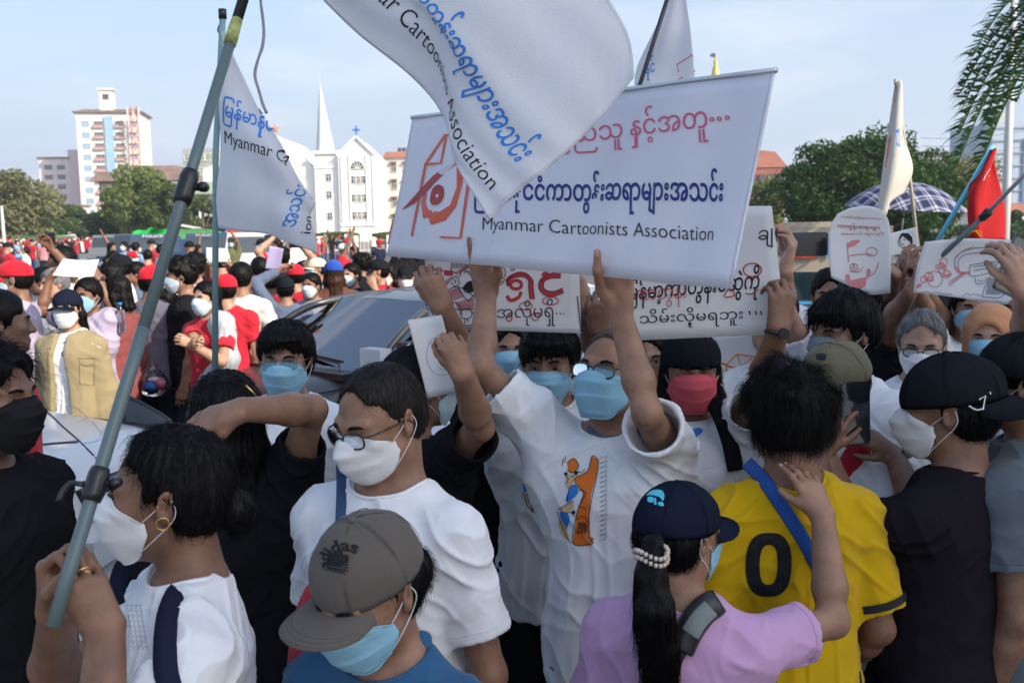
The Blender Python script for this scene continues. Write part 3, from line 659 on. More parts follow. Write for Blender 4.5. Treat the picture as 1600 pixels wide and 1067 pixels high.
        dsp = np.maximum(dsp, -.005) * folds * sc; V2 = V + Nn * dsp[:, None]
        s.so = obj(name, V2, F, m, s.ob); s.sV = (V2, F)
        if not long and s.h < .006:
            bq = BVHTree.FromPolygons([Vector(v) for v in V2], [tuple(f) for f in F])
            for e, d, r1, _ in ends:
                fr_ = frame(d); pp = []
                for t in np.linspace(0, 2 * math.pi, 41):
                    rd = fr_[:, 0] * math.cos(t) + fr_[:, 1] * math.sin(t); o_ = e - d * .022 * sc + rd * .16; hit = bq.ray_cast(Vector(o_), Vector(-rd), .16)
                    if hit[0] is not None and np.linalg.norm(np.array(hit[0]) - (e - d * .022 * sc)) < r1 * 1.35: pp.append(np.array(hit[0]) + rd * .0004)
                if len(pp) > 26: V_, F_ = tube(np.array(pp), .0011, 4, False); obj('sleeve_seam', V_, F_, m, s.so)
        # rib at the neck
        if not open_:
            t = np.linspace(0, 2 * math.pi, 33); 
            ringp = []
            bv = BVHTree.FromPolygons([Vector(v) for v in V2], [tuple(f) for f in F], all_triangles=False) if s.h < .012 else None
            if bv:
                ex = T @ rotm(-22, 0, 0)
                for a_ in t:
                    p0 = nb + ex @ (np.array([math.cos(a_) * (neck * 1.02 + .006), math.sin(a_) * (neck * .90 + .006), .10]) * sc); hit = bv.ray_cast(Vector(p0), Vector(-ex[:, 2]), .3)
                    if hit[0] is not None: ringp.append(np.array(hit[0]))
                if len(ringp) > 20:
                    rp = np.array(ringp); rp = (np.roll(rp[:-1], 1, 0) + rp[:-1] * 2 + np.roll(rp[:-1], -1, 0)) / 4; rp = np.concatenate([rp, rp[:1]])
                    V_, F_ = tube(rp, .0045 * sc, 6, False); obj('neck_rib', V_, F_, m, s.so)
            s.bv = bv
        return s.so
    def trousers(s, m, shoe=None, wide=1.):
        sc = s.s; h = max(.011, s.h * 1.6); g = SDF(); st = .10
        for q in (-1, 1):
            hp = np.array([q * .085, -.005, .93]) * sc; kn = np.array([q * .10, .02, .50]) * sc; an = np.array([q * .105, -.02, .07]) * sc
            g.rc(hp, kn, .088 * sc * wide, .070 * sc * wide, k=.03); g.rc(kn, an, .068 * sc * wide, .060 * sc * wide, k=.02)
        g.el(np.array([0, -.01, .93]) * sc, np.array((.150 + s.fat * .4, .098 + s.fat * .4, .09)) * sc, k=.05)
        V, F = g.mesh(np.array([-.32, -.25, .0]) * sc, np.array([.32, .25, 1.06]) * sc, h, 4); Nn = vnormals(V, F)
        V = V + Nn * ((1 - np.abs(vnoise(V, (9, 9, 20.)))) ** 3 * .008)[:, None]; obj('trousers', V, F, m, s.ob)
        for q in (-1, 1):
            g = SDF(); g.rc(np.array([q * .105, -.05, .045]) * sc, np.array([q * .12, .14, .035]) * sc, .045 * sc, .036 * sc, k=.02); g.rc(np.array([q * .105, -.03, .05]) * sc, np.array([q * .105, -.02, .09]) * sc, .042 * sc, .045 * sc, k=.02)
            g.fn(lambda X: (.004 - X[:, 2]).astype(np.float32), k=.003, op='s') if False else None
            V, F = g.mesh(np.array([q * .11 - .09, -.15, -.02]) * sc, np.array([q * .11 + .09, .22, .16]) * sc, h, 4); V[:, 2] = np.maximum(V[:, 2], .002); obj('shoe', V, F, shoe or plastic('dark_shoe', (.03, .03, .032), .5), s.ob)
    def onshirt(s, X, front=True, off=.003, target=None):
        """project flat points (x right across the chest as seen from outside, z up on the trunk) onto the shirt"""
        bv = target or s.bv; out_ = []; y = 1 if front else -1; sc = s.s; dr = Vector(s.T @ np.array([0, -y, 0]))
        for x, z in X:
            p0 = s.tp((-y * x, y * .6, z)); h_ = bv.ray_cast(Vector(p0), dr, 2)
            out_.append(np.array(h_[0]) - np.array(dr) * off if h_[0] is not None else s.tp((-y * x, y * .15, z)))
        return np.array(out_)
def thin_tubes(name, rows, r, m, parent):
    """many three-sided hairs at once; rows: list of (n,3) points along them"""
    n = len(rows[0]); V = []; k = len(rows)
    for i, p in enumerate(rows):
        d = rows[min(i + 1, k - 1)] - rows[max(i - 1, 0)]; d = d / (np.linalg.norm(d, axis=1)[:, None] + 1e-9); x = np.cross(d, np.array([.3, .5, .8])); x /= np.linalg.norm(x, axis=1)[:, None] + 1e-9; y = np.cross(d, x); rr = r * (1 - .75 * i / (k - 1))
        for a in (0, 2.094, 4.189): V.append(p + (x * math.cos(a) + y * math.sin(a)) * rr)
    V = np.stack(V, 1).reshape(-1, 3); b = np.arange(n)[:, None, None] * (3 * k); F = []
    for i in range(k - 1):
        for j in range(3): F.append([i * 3 + j, i * 3 + (j + 1) % 3, (i + 1) * 3 + (j + 1) % 3, (i + 1) * 3 + j])
    F = (b + np.array(F)[None]).reshape(-1, 4); o = obj(name, V, F, m, parent); o['kind'] = 'stuff'; return o
def cloth_white(name, c): return mat(name, c, rough=.85, spec=.15, noise=.03, nscale=40, bump=.12, bscale=500)
MASKM = {'mask_blue': cloth_white('mask_blue', (.25, .47, .60)), 'mask_pale': cloth_white('mask_pale_blue', (.48, .60, .68)), 'mask_white': cloth_white('mask_white', (.72, .72, .72)), 'mask_black': cloth_white('mask_black', (.012, .012, .013)),
         'mask_grey': cloth_white('mask_grey', (.17, .19, .22)), 'mask_pink': cloth_white('mask_pink', (.62, .10, .13)), 'mask_red': cloth_white('mask_red', (.35, .02, .03)), 'loop': cloth_white('ear_loop_white', (.7, .7, .7))}
WHITE = cloth('white_cotton', (.74, .75, .77)); BLACK = cloth('black_cotton', (.012, .012, .014)); DENIM = cloth('blue_denim', (.035, .075, .16)); DARKJ = cloth('dark_denim', (.02, .025, .04)); LJEAN = cloth('light_denim', (.13, .22, .30))
# ------------------------------------------------------------------ ground, street, far city
M_ASPH = mat('asphalt', (.10, .10, .10), rough=.9, noise=.25, nscale=3, bump=.5, bscale=90)
M_PAVE = mat('paving', (.34, .33, .31), rough=.9, noise=.15, nscale=2, bump=.3, bscale=20)
M_CREAM = mat('cream_wall', (.66, .62, .55), noise=.08, nscale=.3); M_WHITEW = mat('white_wall', (.78, .78, .75), noise=.05, nscale=.25); M_PINKW = mat('pink_wall', (.66, .56, .57), noise=.07, nscale=.3)
M_BRICK = mat('red_brick_wall', (.24, .085, .06), noise=.2, nscale=.6); M_ROOFB = mat('brown_roof', (.17, .115, .09), noise=.2, nscale=.5); M_ROOFR = mat('red_tile_roof', (.30, .12, .085), noise=.15, nscale=.5)
M_DGLASS = mat('dark_window', (.05, .06, .075), rough=.15, spec=.6); M_BGLASS = mat('blue_glass', (.08, .17, .34), rough=.12, spec=.7); M_BPAINT = mat('blue_painted_strip', (.24, .40, .64), noise=.12, nscale=.6)
M_GREY = mat('grey_wall', (.30, .32, .31), noise=.15, nscale=.4); M_STEEL = mat('painted_steel', (.55, .56, .56), rough=.5); M_RUST = mat('red_white_mast', (.45, .12, .09)); M_GREENR = mat('green_sheet_roof', (.20, .27, .19), noise=.1)
M_BARK = mat('bark', (.12, .09, .065), noise=.3, nscale=9, bump=.6, bscale=30)
g = MB(); g.add([(-900, -120, 0), (900, -120, 0), (900, 1500, 0), (-900, 1500, 0)], [(0, 1, 2, 3)]); tag(g.build('ground', mat('dusty_ground', (.24, .225, .19), noise=.2, nscale=.3)), kind='structure')
g = MB(); g.add([(-260, -30, .004), (260, -30, .004), (260, 88, .004), (-260, 88, .004)], [(0, 1, 2, 3)]); tag(g.build('road', M_ASPH), kind='structure')
g = MB(); g.box((0, 92, .07), (500, 8, .14)); g.box((0, -20, .07), (500, 30, .14)); tag(g.build('pavement', M_PAVE), kind='structure')
g = MB()
for k in range(-14, 15): g.add([(k * 9 - 2, 30, .008), (k * 9 + 1, 30, .008), (k * 9 + 1, 30.15, .008), (k * 9 - 2, 30.15, .008)], [(0, 1, 2, 3)]); g.add([(k * 9 - 2, 48, .008), (k * 9 + 1, 48, .008), (k * 9 + 1, 48.15, .008), (k * 9 - 2, 48.15, .008)], [(0, 1, 2, 3)])
tag(g.build('lane_marking', mat('road_paint', (.6, .6, .58))), kind='structure')

def win_mesh(wd, ht, kind='plain', fr=None):
    """one window: recessed pane, frame and mullions"""
    m = MB(); m.m = 0; m.box((0, .06, 0), (wd, .05, ht)); m.m = 1; f = .09
    for x in (-wd / 2, wd / 2): m.box((x, -.01, 0), (f, .20, ht + f))
    for z in (-ht / 2, ht / 2): m.box((0, -.012, z), (wd + f, .22, f))
    n = 2 if kind == 'plain' else 3
    for i in range(1, n): m.box((-wd / 2 + wd * i / n, .0, 0), (.06, .12, ht))
    m.box((0, .002, ht * .12), (wd, .10, .06))
    if kind == 'balcony': m.box((0, -.45, -ht / 2 - .12), (wd + .5, 1.0, .14)); m.m = 2; m.box((0, -.9, -ht / 2 + .30), (wd + .5, .06, .75)); [m.box((x, -.45, -ht / 2 + .30), (.06, .9, .75)) for x in (-wd / 2 - .25, wd / 2 + .25)]
    if kind == 'shade': m.m = 2; m.box((0, -.35, ht / 2 + .15), (wd + .3, .7, .06), rotm(14, 0, 0))
    return m
def block(name, label, px0, px1, py_top, d, depth, wall, yaw=0, cat='building', base=0.0):
    """box building whose front spans px0..px1 at distance d; returns root, width, height; local x along the front, y into the block"""
    a = P(px0, 365, d); b = P(px1, 365, d); top = P((px0 + px1) / 2, py_top, d)[2]; wd = b[0] - a[0]
    o = empty(name, (a[0], d, base), R(yaw), label, cat); m = MB(); m.box((wd / 2, depth / 2, top / 2), (wd, depth, top)); m.build('wall', wall, o); return o, wd, top
def put(me, name, parent, loc, rz=0):
    o = bpy.data.objects.new(name, me); COL.objects.link(o); o.parent = parent; o.location = loc; o.rotation_euler = (0, 0, rz); return o
# tall cream tower block with a blue strip
tw, W_, H_ = block('tower_block', 'tall cream tower block with a blue strip down its front and stacked balconies', 130, 226, 176, 330, 17, M_CREAM, 10)
mats3 = [M_DGLASS, M_STEEL, mat('balcony_panel', (.42, .22, .2))]; mats4 = [mat('sky_window', (.22, .36, .52), rough=.15, spec=.6), M_STEEL, mat('window_shade', (.35, .45, .42))]
wm = {k: win_mesh(*a) for k, a in dict(plain=(2.4, 1.7), bal=(2.8, 1.8, 'balcony'), sh=(2.2, 1.5, 'shade')).items()}
wme = {k: mesh_np('window', np.concatenate(v.V), v.F, False, mats3 if k == 'bal' else mats4, v.MI) for k, v in wm.items()}
for r_ in range(12):
    z = H_ - 3.5 - r_ * 3.55
    if z < 2: break
    for i, (x, k) in enumerate(((.14, 'plain'), (.34, 'bal'), (.66, 'bal'), (.87, 'sh'))): put(wme[k], 'window', tw, (x * W_, -.05, z))
    for y in (.2, .5, .8): put(wme['sh'], 'window', tw, (-.05, 17 * y, z), R(-90))
m = MB(); m.box((.50 * W_, -.35, H_ / 2), (2.6, .7, H_ - 2)); st = m.build('blue_strip', M_BPAINT, tw)
m = MB(); m.box((W_ / 2, 8.5, H_ + .35), (W_ + 1.6, 18.6, .5)); m.box((W_ / 2, 8.5, H_ + 1.0), (W_ + .2, 17, .9), taper=.8); m.build('roof', M_ROOFB, tw)
m = MB(); m.box((.47 * W_, 3, H_ + 4.2), (4.2, 4, 6.6)); m.box((.47 * W_, 3, H_ + 7.8), (5, 5, .6)); m.build('stair_tower', M_CREAM, tw); m = MB(); m.box((.47 * W_, .9, H_ + 5.4), (1.8, .2, 1.6)); m.build('window', M_DGLASS, tw)
mo = empty('antenna_mast', (P(210, 170, 330)[0], 329, 0), 0, 'red and white lattice antenna mast on the right side of the cream tower block', 'mast')
m = MB(); z = 8.0
for k in range(14):
    for x in (-1.1, 1.1): m.bar((x, 0, z), (x, 0, z + 2.5), .28)
    m.bar((-1.1, 0, z), (1.1, 0, z + 2.5), .16); m.bar((1.1, 0, z), (-1.1, 0, z + 2.5), .16); m.bar((-1.1, 0, z), (1.1, 0, z), .16); z += 2.5
m.build('lattice', M_RUST, mo); m = MB(); [m.box((x, -.4, z - 1.5 - k), (.5, .4, 2.6)) for x, k in ((-1.8, 0), (1.8, 0), (-1.6, 3.5), (1.6, 3.5), (0, 1))]; m.build('antenna_panel', M_STEEL, mo)
# pink block
pk, W_, H_ = block('pink_apartment_block', 'pale pink apartment block left of the tall tower', 68, 112, 248, 345, 14, M_PINKW, 8)
wp = win_mesh(2.6, 1.4, 'shade'); wpm = mesh_np('window', np.concatenate(wp.V), wp.F, False, [M_DGLASS, M_STEEL, mat('awning', (.5, .42, .40))], wp.MI)
for r_ in range(8):
    for x in (.32, .74): put(wpm, 'window', pk, (x * W_, -.05, H_ - 3 - r_ * 3.3))
m = MB(); m.box((W_ + 1.6, 6, (H_ + 3) / 2), (3.4, 12, H_ + 3)); m.build('stair_tower', mat('rose_wall', (.66, .50, .51)), pk); m = MB(); m.box((W_ / 2, 7, H_ + .3), (W_ + 1, 15, .6)); m.build('roof', M_ROOFB, pk)
lb, W_, H_ = block('low_pink_building', 'low pink and white building with a balcony below the towers', 95, 125, 322, 300, 10, M_PINKW, 5)
m = MB(); m.box((W_ / 2, -1, H_ - 2.6), (W_, 2, .3)); m.box((W_ / 2, -1.9, H_ - 2), (W_, .1, 1)); m.build('balcony', M_WHITEW, lb); m = MB(); m.box((W_ / 2, 5, H_ + .2), (W_ + 1, 11, .4)); m.build('roof', M_ROOFB, lb)
# brown roofed red building
rb, W_, H_ = block('red_brick_building', 'red brick building with a brown tiled roof behind the leafy tree', 160, 290, 282, 215, 20, M_BRICK, 4)
m = MB(); m.box((W_ / 2, 10, H_ + .9), (W_ + 3, 24, 2.0), taper=.86); m.box((W_ * .6, 10, H_ + 2.6), (W_ * .62, 14, 1.6), taper=.8); m.build('roof', M_ROOFB, rb)
wr = win_mesh(2.2, 1.5); wrm = mesh_np('window', np.concatenate(wr.V), wr.F, False, [M_GREENR, M_WHITEW, M_WHITEW], wr.MI)
for r_ in range(3):
    for i in range(6): put(wrm, 'window', rb, (1.7 + i * 2.9, -.05, H_ - 1.5 - r_ * 3.6))
gh, W_, H_ = block('green_roofed_hall', 'grey hall with a pale green sheet roof behind the flag poles', 268, 330, 300, 170, 16, M_GREY, 0)
m = MB(); m.box((W_ / 2, 7, H_ + .6), (W_ + 2, 20, 2.2), taper=.8); m.build('roof', M_GREENR, gh); m = MB(); [m.box((.7 + i * 1.4, -.1, H_ * .45), (.5, .3, H_ * .8)) for i in range(4)]; m.build('column', M_WHITEW, gh)
gb, W_, H_ = block('grey_office_block', 'weathered grey office block left of the church', 292, 340, 232, 230, 14, M_GREY, 0)
for r_ in range(5):
    for i in range(3): put(wrm, 'window', gb, (1.4 + i * 2.4, -.05, H_ - 2 - r_ * 3.2))
# church
CD = 180
ch = empty('church', (P(450, 365, CD)[0], CD, 0), 0, 'white church with a tall pointed spire and a gabled front with a blue cross', 'church')
def cx(px): return P(px, 365, CD)[0] - ch.location.x
def cz(py, px=530): return P(px, py, CD)[2]
m = MB()      # nave with sloping gable rising to the left
x0, x1, x2 = cx(322), cx(437), cx(500)
m.prism([(0, 0)], 0, 0) if False else None
def wallpoly(mb, pts, y0, y1):
    n = len(pts); V = [(x, y0, z) for x, z in pts] + [(x, y1, z) for x, z in pts]; mb.add(V, [tuple(range(n)), tuple(range(n, 2 * n))[::-1]] + [(i, n + i, n + (i + 1) % n, (i + 1) % n) for i in range(n)])
wallpoly(m, [(x0, 0), (x2, 0), (x2, cz(268)), (x1, cz(210)), (x0, cz(262))], 0, 26); m.build('nave', M_WHITEW, ch)
m = MB(); wallpoly(m, [(cx(498), 0), (cx(536), 0), (cx(536), cz(240)), (cx(498), cz(240))], -1.5, 4); m.box((cx(517), 1, cz(239)), (cx(537) - cx(497), 6, .5)); m.box((cx(517), -1.6, cz(262)), (4.6, .2, .3)); tow = m.build('tower', M_WHITEW, ch)
sp = MB(); sx, sz0, sz1 = cx(512), cz(238), cz(126); n = 8; rr_ = (cx(527) - cx(497)) / 2
V = [(sx + rr_ * math.cos(a), 1 + rr_ * math.sin(a), sz0) for a in np.arange(n) * math.pi / 4 + .3] + [(cx(507), 1, sz1)]; sp.add(V, [(i, (i + 1) % n, n) for i in range(n)] + [tuple(range(n))[::-1]]); sp.bar((cx(507), 1, sz1), (cx(507), 1, sz1 + 1.6), .08); sp.build('spire', mat('pale_spire', (.5, .53, .56)), ch)
m = MB(); gx0, gx1, gm = cx(536), cx(592), cx(565); wallpoly(m, [(gx0, 0), (gx1, 0), (gx1, cz(246)), (gm, cz(218)), (gx0, cz(246))], -2.5, 14); m.build('gable_front', M_WHITEW, ch)
m = MB(); [m.bar((a, -2.7, cz(b)), (gm, -2.7, cz(216)), .5, .35) for a, b in ((gx0 - .2, 245), (gx1 + .2, 245))]; m.build('gable_coping', M_WHITEW, ch)
cb = MB(); cb.bar((gm, -2.3, cz(219)), (gm, -2.3, cz(199)), .32); cb.bar((cx(559), -2.3, cz(206)), (cx(571), -2.3, cz(206)), .32); cb.build('cross', mat('blue_cross', (.08, .18, .55)), ch)
wc = win_mesh(1.0, 1.35); wcm = mesh_np('window', np.concatenate(wc.V), wc.F, False, [M_DGLASS, M_WHITEW, M_WHITEW], wc.MI)
for py in (278, 305, 338): put(wcm, 'window', ch, (cx(519), -1.55, cz(py)))
for py in (283, 311, 338):
    for px in (559, 566, 573): put(wcm, 'window', ch, (cx(px), -2.55, cz(py)))
m = MB(); pts = [(gm + 1.25 * math.cos(a), cz(266) + 1.35 * math.sin(a)) for a in np.linspace(0, math.pi, 11)]; wallpoly(m, pts, -2.62, -2.5); rw = m.build('rose_window', M_DGLASS, ch)
m = MB(); [m.bar((gm, -2.7, cz(266)), (gm + 1.25 * math.cos(a), -2.7, cz(266) + 1.35 * math.sin(a)), .1) for a in np.linspace(0, math.pi, 7)]; m.tube([(gm + 1.3 * math.cos(a), -2.7, cz(266) + 1.4 * math.sin(a)) for a in np.linspace(0, math.pi, 11)], .1, 5); m.build('tracery', M_WHITEW, rw)
m = MB(); [m.box((cx(px), -2.6, cz(300)), (.22, .3, cz(255) - cz(365))) for px in (541, 553, 579, 589)]; m.box((gm, -2.62, cz(352)), (gx1 - gx0, .3, .35)); m.build('pilaster', M_WHITEW, ch)
m = MB(); sr = cx(437); V = []; zc = cz(200)
for i in range(10): a = math.pi / 2 + i * math.pi / 5; r_ = 1.0 if i % 2 == 0 else .42; V.append((sr + r_ * math.cos(a), 0, zc + r_ * math.sin(a)))
V += [(sr, -.3, zc), (sr, .3, zc)]; m.add(V, [(i, (i + 1) % 10, 10) for i in range(10)] + [((i + 1) % 10, i, 11) for i in range(10)]); m.build('star', mat('orange_star', (.6, .22, .14)), ch)
# row of old houses right of the church
oh, W_, H_ = block('old_town_house', 'old cream town house with a red roof between church and banner', 590, 650, 246, 200, 14, M_CREAM, -4)
m = MB(); m.box((W_ * .62, 7, H_ + .5), (W_ * .8, 15, 1.2), taper=.9); m.build('roof', M_ROOFR, oh)
wo = win_mesh(1.1, 1.8, 'shade'); wom = mesh_np('window', np.concatenate(wo.V), wo.F, False, [M_DGLASS, M_CREAM, M_ROOFR], wo.MI)
for r_ in range(4):
    for i in range(3): put(wom, 'window', oh, (1.3 + i * 2.4, -.05, H_ - 2 - r_ * 3.4))
m = MB(); [m.box((W_ * .55 + k * .9, 4, H_ + 1.6), (.7, .7, 1.0)) for k in range(3)]; m.build('water_tank', M_DGLASS, oh)
# right hand side buildings
hc_, W_, H_ = block('red_high_court', 'red brick building with a gabled tiled roof above the round tree', 1166, 1226, 262, 150, 14, M_BRICK, 0)
m = MB(); wallpoly(m, [(-.3, H_), (W_ + .3, H_), (W_ * .72, H_ + 2.3), (W_ * .25, H_ + 2.6)], -.2, 14); m.build('roof', M_ROOFR, hc_); m = MB(); [m.box((W_ * f, -.2, H_ - 1.6), (.8, .2, 1.3)) for f in (.15, .38, .62, .85)]; m.build('window', M_DGLASS, hc_)
bt, W_, H_ = block('blue_glass_tower', 'grey and blue glass office tower at the right edge', 1545, 1640, 190, 260, 25, mat('blue_grey_wall', (.30, .37, .46)), 0)
m = MB(); m.box((W_ * .28, -.2, H_ * .5), (1.8, .4, H_ * .86)); m.box((W_ * .74, -.3, H_ * .42), (7.5, .6, H_ * .84)); gt = m.build('glass_panel', M_BGLASS, bt); m = MB(); [m.box((W_ / 2, -.45, z), (W_, .3, .18)) for z in np.arange(3, H_, 3.2)]; m.build('floor_band', M_GREY, bt); m = MB(); m.box((W_ * .35, 10, H_ + 2), (W_ * .3, 12, 4), taper=.5); m.build('roof', M_GREY, bt)
wb, W_, H_ = block('white_low_building', 'low white building with a red roof at the right edge', 1555, 1680, 330, 120, 12, M_WHITEW, 0)
m = MB(); m.box((W_ / 2, 6, H_ + .4), (W_ + 1, 13, 1.0), taper=.85); m.build('roof', M_ROOFR, wb); m = MB(); [m.box((1 + i * 1.6, -.06, H_ * .55), (.8, .12, 1.3)) for i in range(6)]; m.build('window', M_DGLASS, wb)
# golden finial behind the banner
q = P(1118, 117, 140); pg = empty('pagoda_finial', (q[0], 140, 0), 0, 'golden pagoda spire tip rising just above the banner', 'pagoda'); m = MB()
m.tube([(0, 0, z) for z in (0, 8, 14, q[2] - .6, q[2] + .8, q[2] + 1.0, q[2] + 1.9, q[2] + 2.0, q[2] + 2.9)], np.array([3, 2, 1.1, .65, .45, .3, .25, .08, .05]), 14); m.build('spire', mat('gold_leaf', (.65, .45, .13), rough=.35, metal=.6), pg)
m = MB(); m.add([(0, 0, q[2] + 2.2), (-.9, 0, q[2] + 2.5), (-.5, 0, q[2] + 2.9), (0, 0, q[2] + 2.8)], [(0, 1, 2, 3), (3, 2, 1, 0)]); m.build('vane', M_DGLASS, pg)
# ------------------------------------------------------------------ trees
def leafmat(n, a, b):
    m = mat(n, a, rough=.6, spec=.25, trans=.0, two=b, nscale=1.3); t = m.node_tree; tr = t.nodes.new('ShaderNodeBsdfTranslucent'); tr.inputs[0].default_value = (a[0] * 1.6, a[1] * 1.7, a[2] * .8, 1); ms = t.nodes.new('ShaderNodeMixShader'); ms.inputs[0].default_value = .28
    t.links.new(t.nodes['Principled BSDF'].outputs[0], ms.inputs[1]); t.links.new(tr.outputs[0], ms.inputs[2]); t.links.new(ms.outputs[0], t.nodes['Material Output'].inputs[0]); return m
LG = leafmat('leaf_green', (.085, .12, .035), (.05, .08, .025)); LD = leafmat('leaf_dark', (.030, .075, .014), (.018, .045, .012)); LY = leafmat('leaf_dry', (.17, .17, .075), (.12, .13, .06)); LB = leafmat('leaf_bright', (.14, .175, .055), (.09, .13, .04))
def tree(label, px, py_c, d, rx, rz, n, lm, sz=.16, clumps=26, ry=None, name='tree', dens=1., seed=0, py_base=None, sparse=False):
    c = P(px, py_c, d); o = empty(name, (c[0], d, 0), 0, label, 'tree'); rr = np.random.RandomState(seed); ry = ry or rx; cz_ = c[2]; m = MB()
    tr = max(.08, rx * .06); m.tube([(0, 0, 0), (.05 * rx, 0, cz_ * .35), (-.03 * rx, .0, cz_ * .7), (0, 0, cz_ + rz * .4)], [tr * 1.4, tr, tr * .8, tr * .3], 8)
    v = rr.normal(size=(clumps, 3)); v /= np.linalg.norm(v, axis=1)[:, None]; rad = rr.uniform(.45, .93, clumps)[:, None]; cc = v * rad * np.array([rx, ry, rz]); cc[:, 2] = np.maximum(cc[:, 2], -rz * .75); cc[:, 2] += cz_
    for q in cc[:: (1 if sparse else 2)]: b = np.array([0, 0, cz_ - rz * .5]); m.tube([b, (b + q) / 2 + rr.normal(size=3) * .08 * rx, q], [tr * .55, tr * .35, tr * .1], 5)
    m.build('trunk', M_BARK, o, True)
    cr_ = rr.uniform(.22, .40, clumps) * min(rx, rz) * (1 if not sparse else .8); k = rr.randint(0, clumps, n); w_ = rr.normal(size=(n, 3)); w_ /= np.linalg.norm(w_, axis=1)[:, None]; p = cc[k] + w_ * (cr_[k] * rr.uniform(.3, 1, n) ** .5)[:, None] * np.array([1.25, 1.25, .85])
    a = rr.normal(size=(n, 3)) + w_ * .6; a /= np.linalg.norm(a, axis=1)[:, None]; b = np.cross(a, rr.normal(size=(n, 3))); b /= np.linalg.norm(b, axis=1)[:, None] + 1e-9; c2 = np.cross(a, b); s_ = (rr.uniform(.6, 1.3, n) * sz)[:, None]
    V = np.stack([p - b * s_, p - c2 * s_ * .45, p + b * s_, p + c2 * s_ * .45], 1).reshape(-1, 3); f = obj('crown', V, np.arange(4 * n).reshape(-1, 4), lm, o, False); f['kind'] = 'stuff'; return o
tree('large round dark green tree in full leaf behind the umbrella', 1328, 318, 42, 3.15, 2.85, 46000, LD, .105, 80, seed=1)
tree('second dark green tree joined to the right of the round one', 1432, 322, 44, 2.0, 2.2, 24000, LD, .105, 44, seed=2)
tree('pale dry tree with bare branches behind the red flag', 1482, 285, 70, 3.4, 3.4, 5000, LY, .17, 34, seed=3, sparse=True)
tree('small green tree between the banner and the round tree', 1180, 335, 80, 2.5, 3.0, 6000, LB, .2, 20, seed=4)
tree('dark street tree low at the right edge', 1575, 360, 90, 4.2, 2.2, 6000, LD, .25, 22, seed=5)
tree('broad pale green tree at the left edge of the photo', 12, 330, 110, 5.2, 5.3, 15000, LY, .32, 44, seed=6)
tree('olive green tree under the pink block', 70, 352, 120, 4.5, 3.0, 9000, LG, .3, 26, seed=7)
tree('low dark tree below the cream tower', 120, 350, 130, 4.0, 2.3, 7000, LD, .3, 24, seed=8)
tree('bright leafy tree in front of the red brick building', 214, 318, 95, 3.4, 3.6, 12000, LB, .26, 40, seed=9)
tree('dark shrubby tree at the foot of the red brick building', 170, 352, 100, 2.6, 1.8, 6000, LD, .25, 18, seed=10)
tree('green tree behind the two flag poles', 318, 342, 105, 3.6, 2.2, 7000, LG, .28, 22, seed=11)
tree('palm-like bushy tree right of the bright leafy tree', 262, 330, 92, 2.0, 2.6, 6000, LG, .26, 20, seed=12)
# clipped hedge in front of the church
for i, (pa, pb) in enumerate(((492, 560), (584, 640), (380, 470))):
    a, b = P(pa, 368, 95), P(pb, 368, 95); n = 6000; rr = np.random.RandomState(20 + i); c = (a + b) / 2; L_ = (b[0] - a[0]) / 2
    o = empty('hedge', (c[0], 95, 0), 0, ('clipped green hedge in front of the church tower', 'short clipped hedge below the old town house', 'long low hedge behind the police vehicles')[i], 'hedge')
    p = np.stack([rr.uniform(-L_, L_, n), rr.uniform(-.8, .8, n), rr.uniform(.15, 1, n) ** .5 * (c[2] + .3 - .5 * (i == 2))], 1); p[:, 2] *= 1 - .12 * (np.abs(p[:, 0]) / L_) ** 4
    a_ = rr.normal(size=(n, 3)); b_ = rr.normal(size=(n, 3)); a_ /= np.linalg.norm(a_, axis=1)[:, None]; b_ /= np.linalg.norm(b_, axis=1)[:, None]
    V = np.stack([p - a_ * .12, p - b_ * .1, p + a_ * .12, p + b_ * .1], 1).reshape(-1, 3); f = obj('foliage', V, np.arange(4 * n).reshape(-1, 4), LB, o, False); f['kind'] = 'stuff'
    m = MB(); [m.bar((x, 0, 0), (x, 0, 1.2), .12) for x in np.linspace(-L_, L_, 7)]; m.build('stem', M_BARK, o)
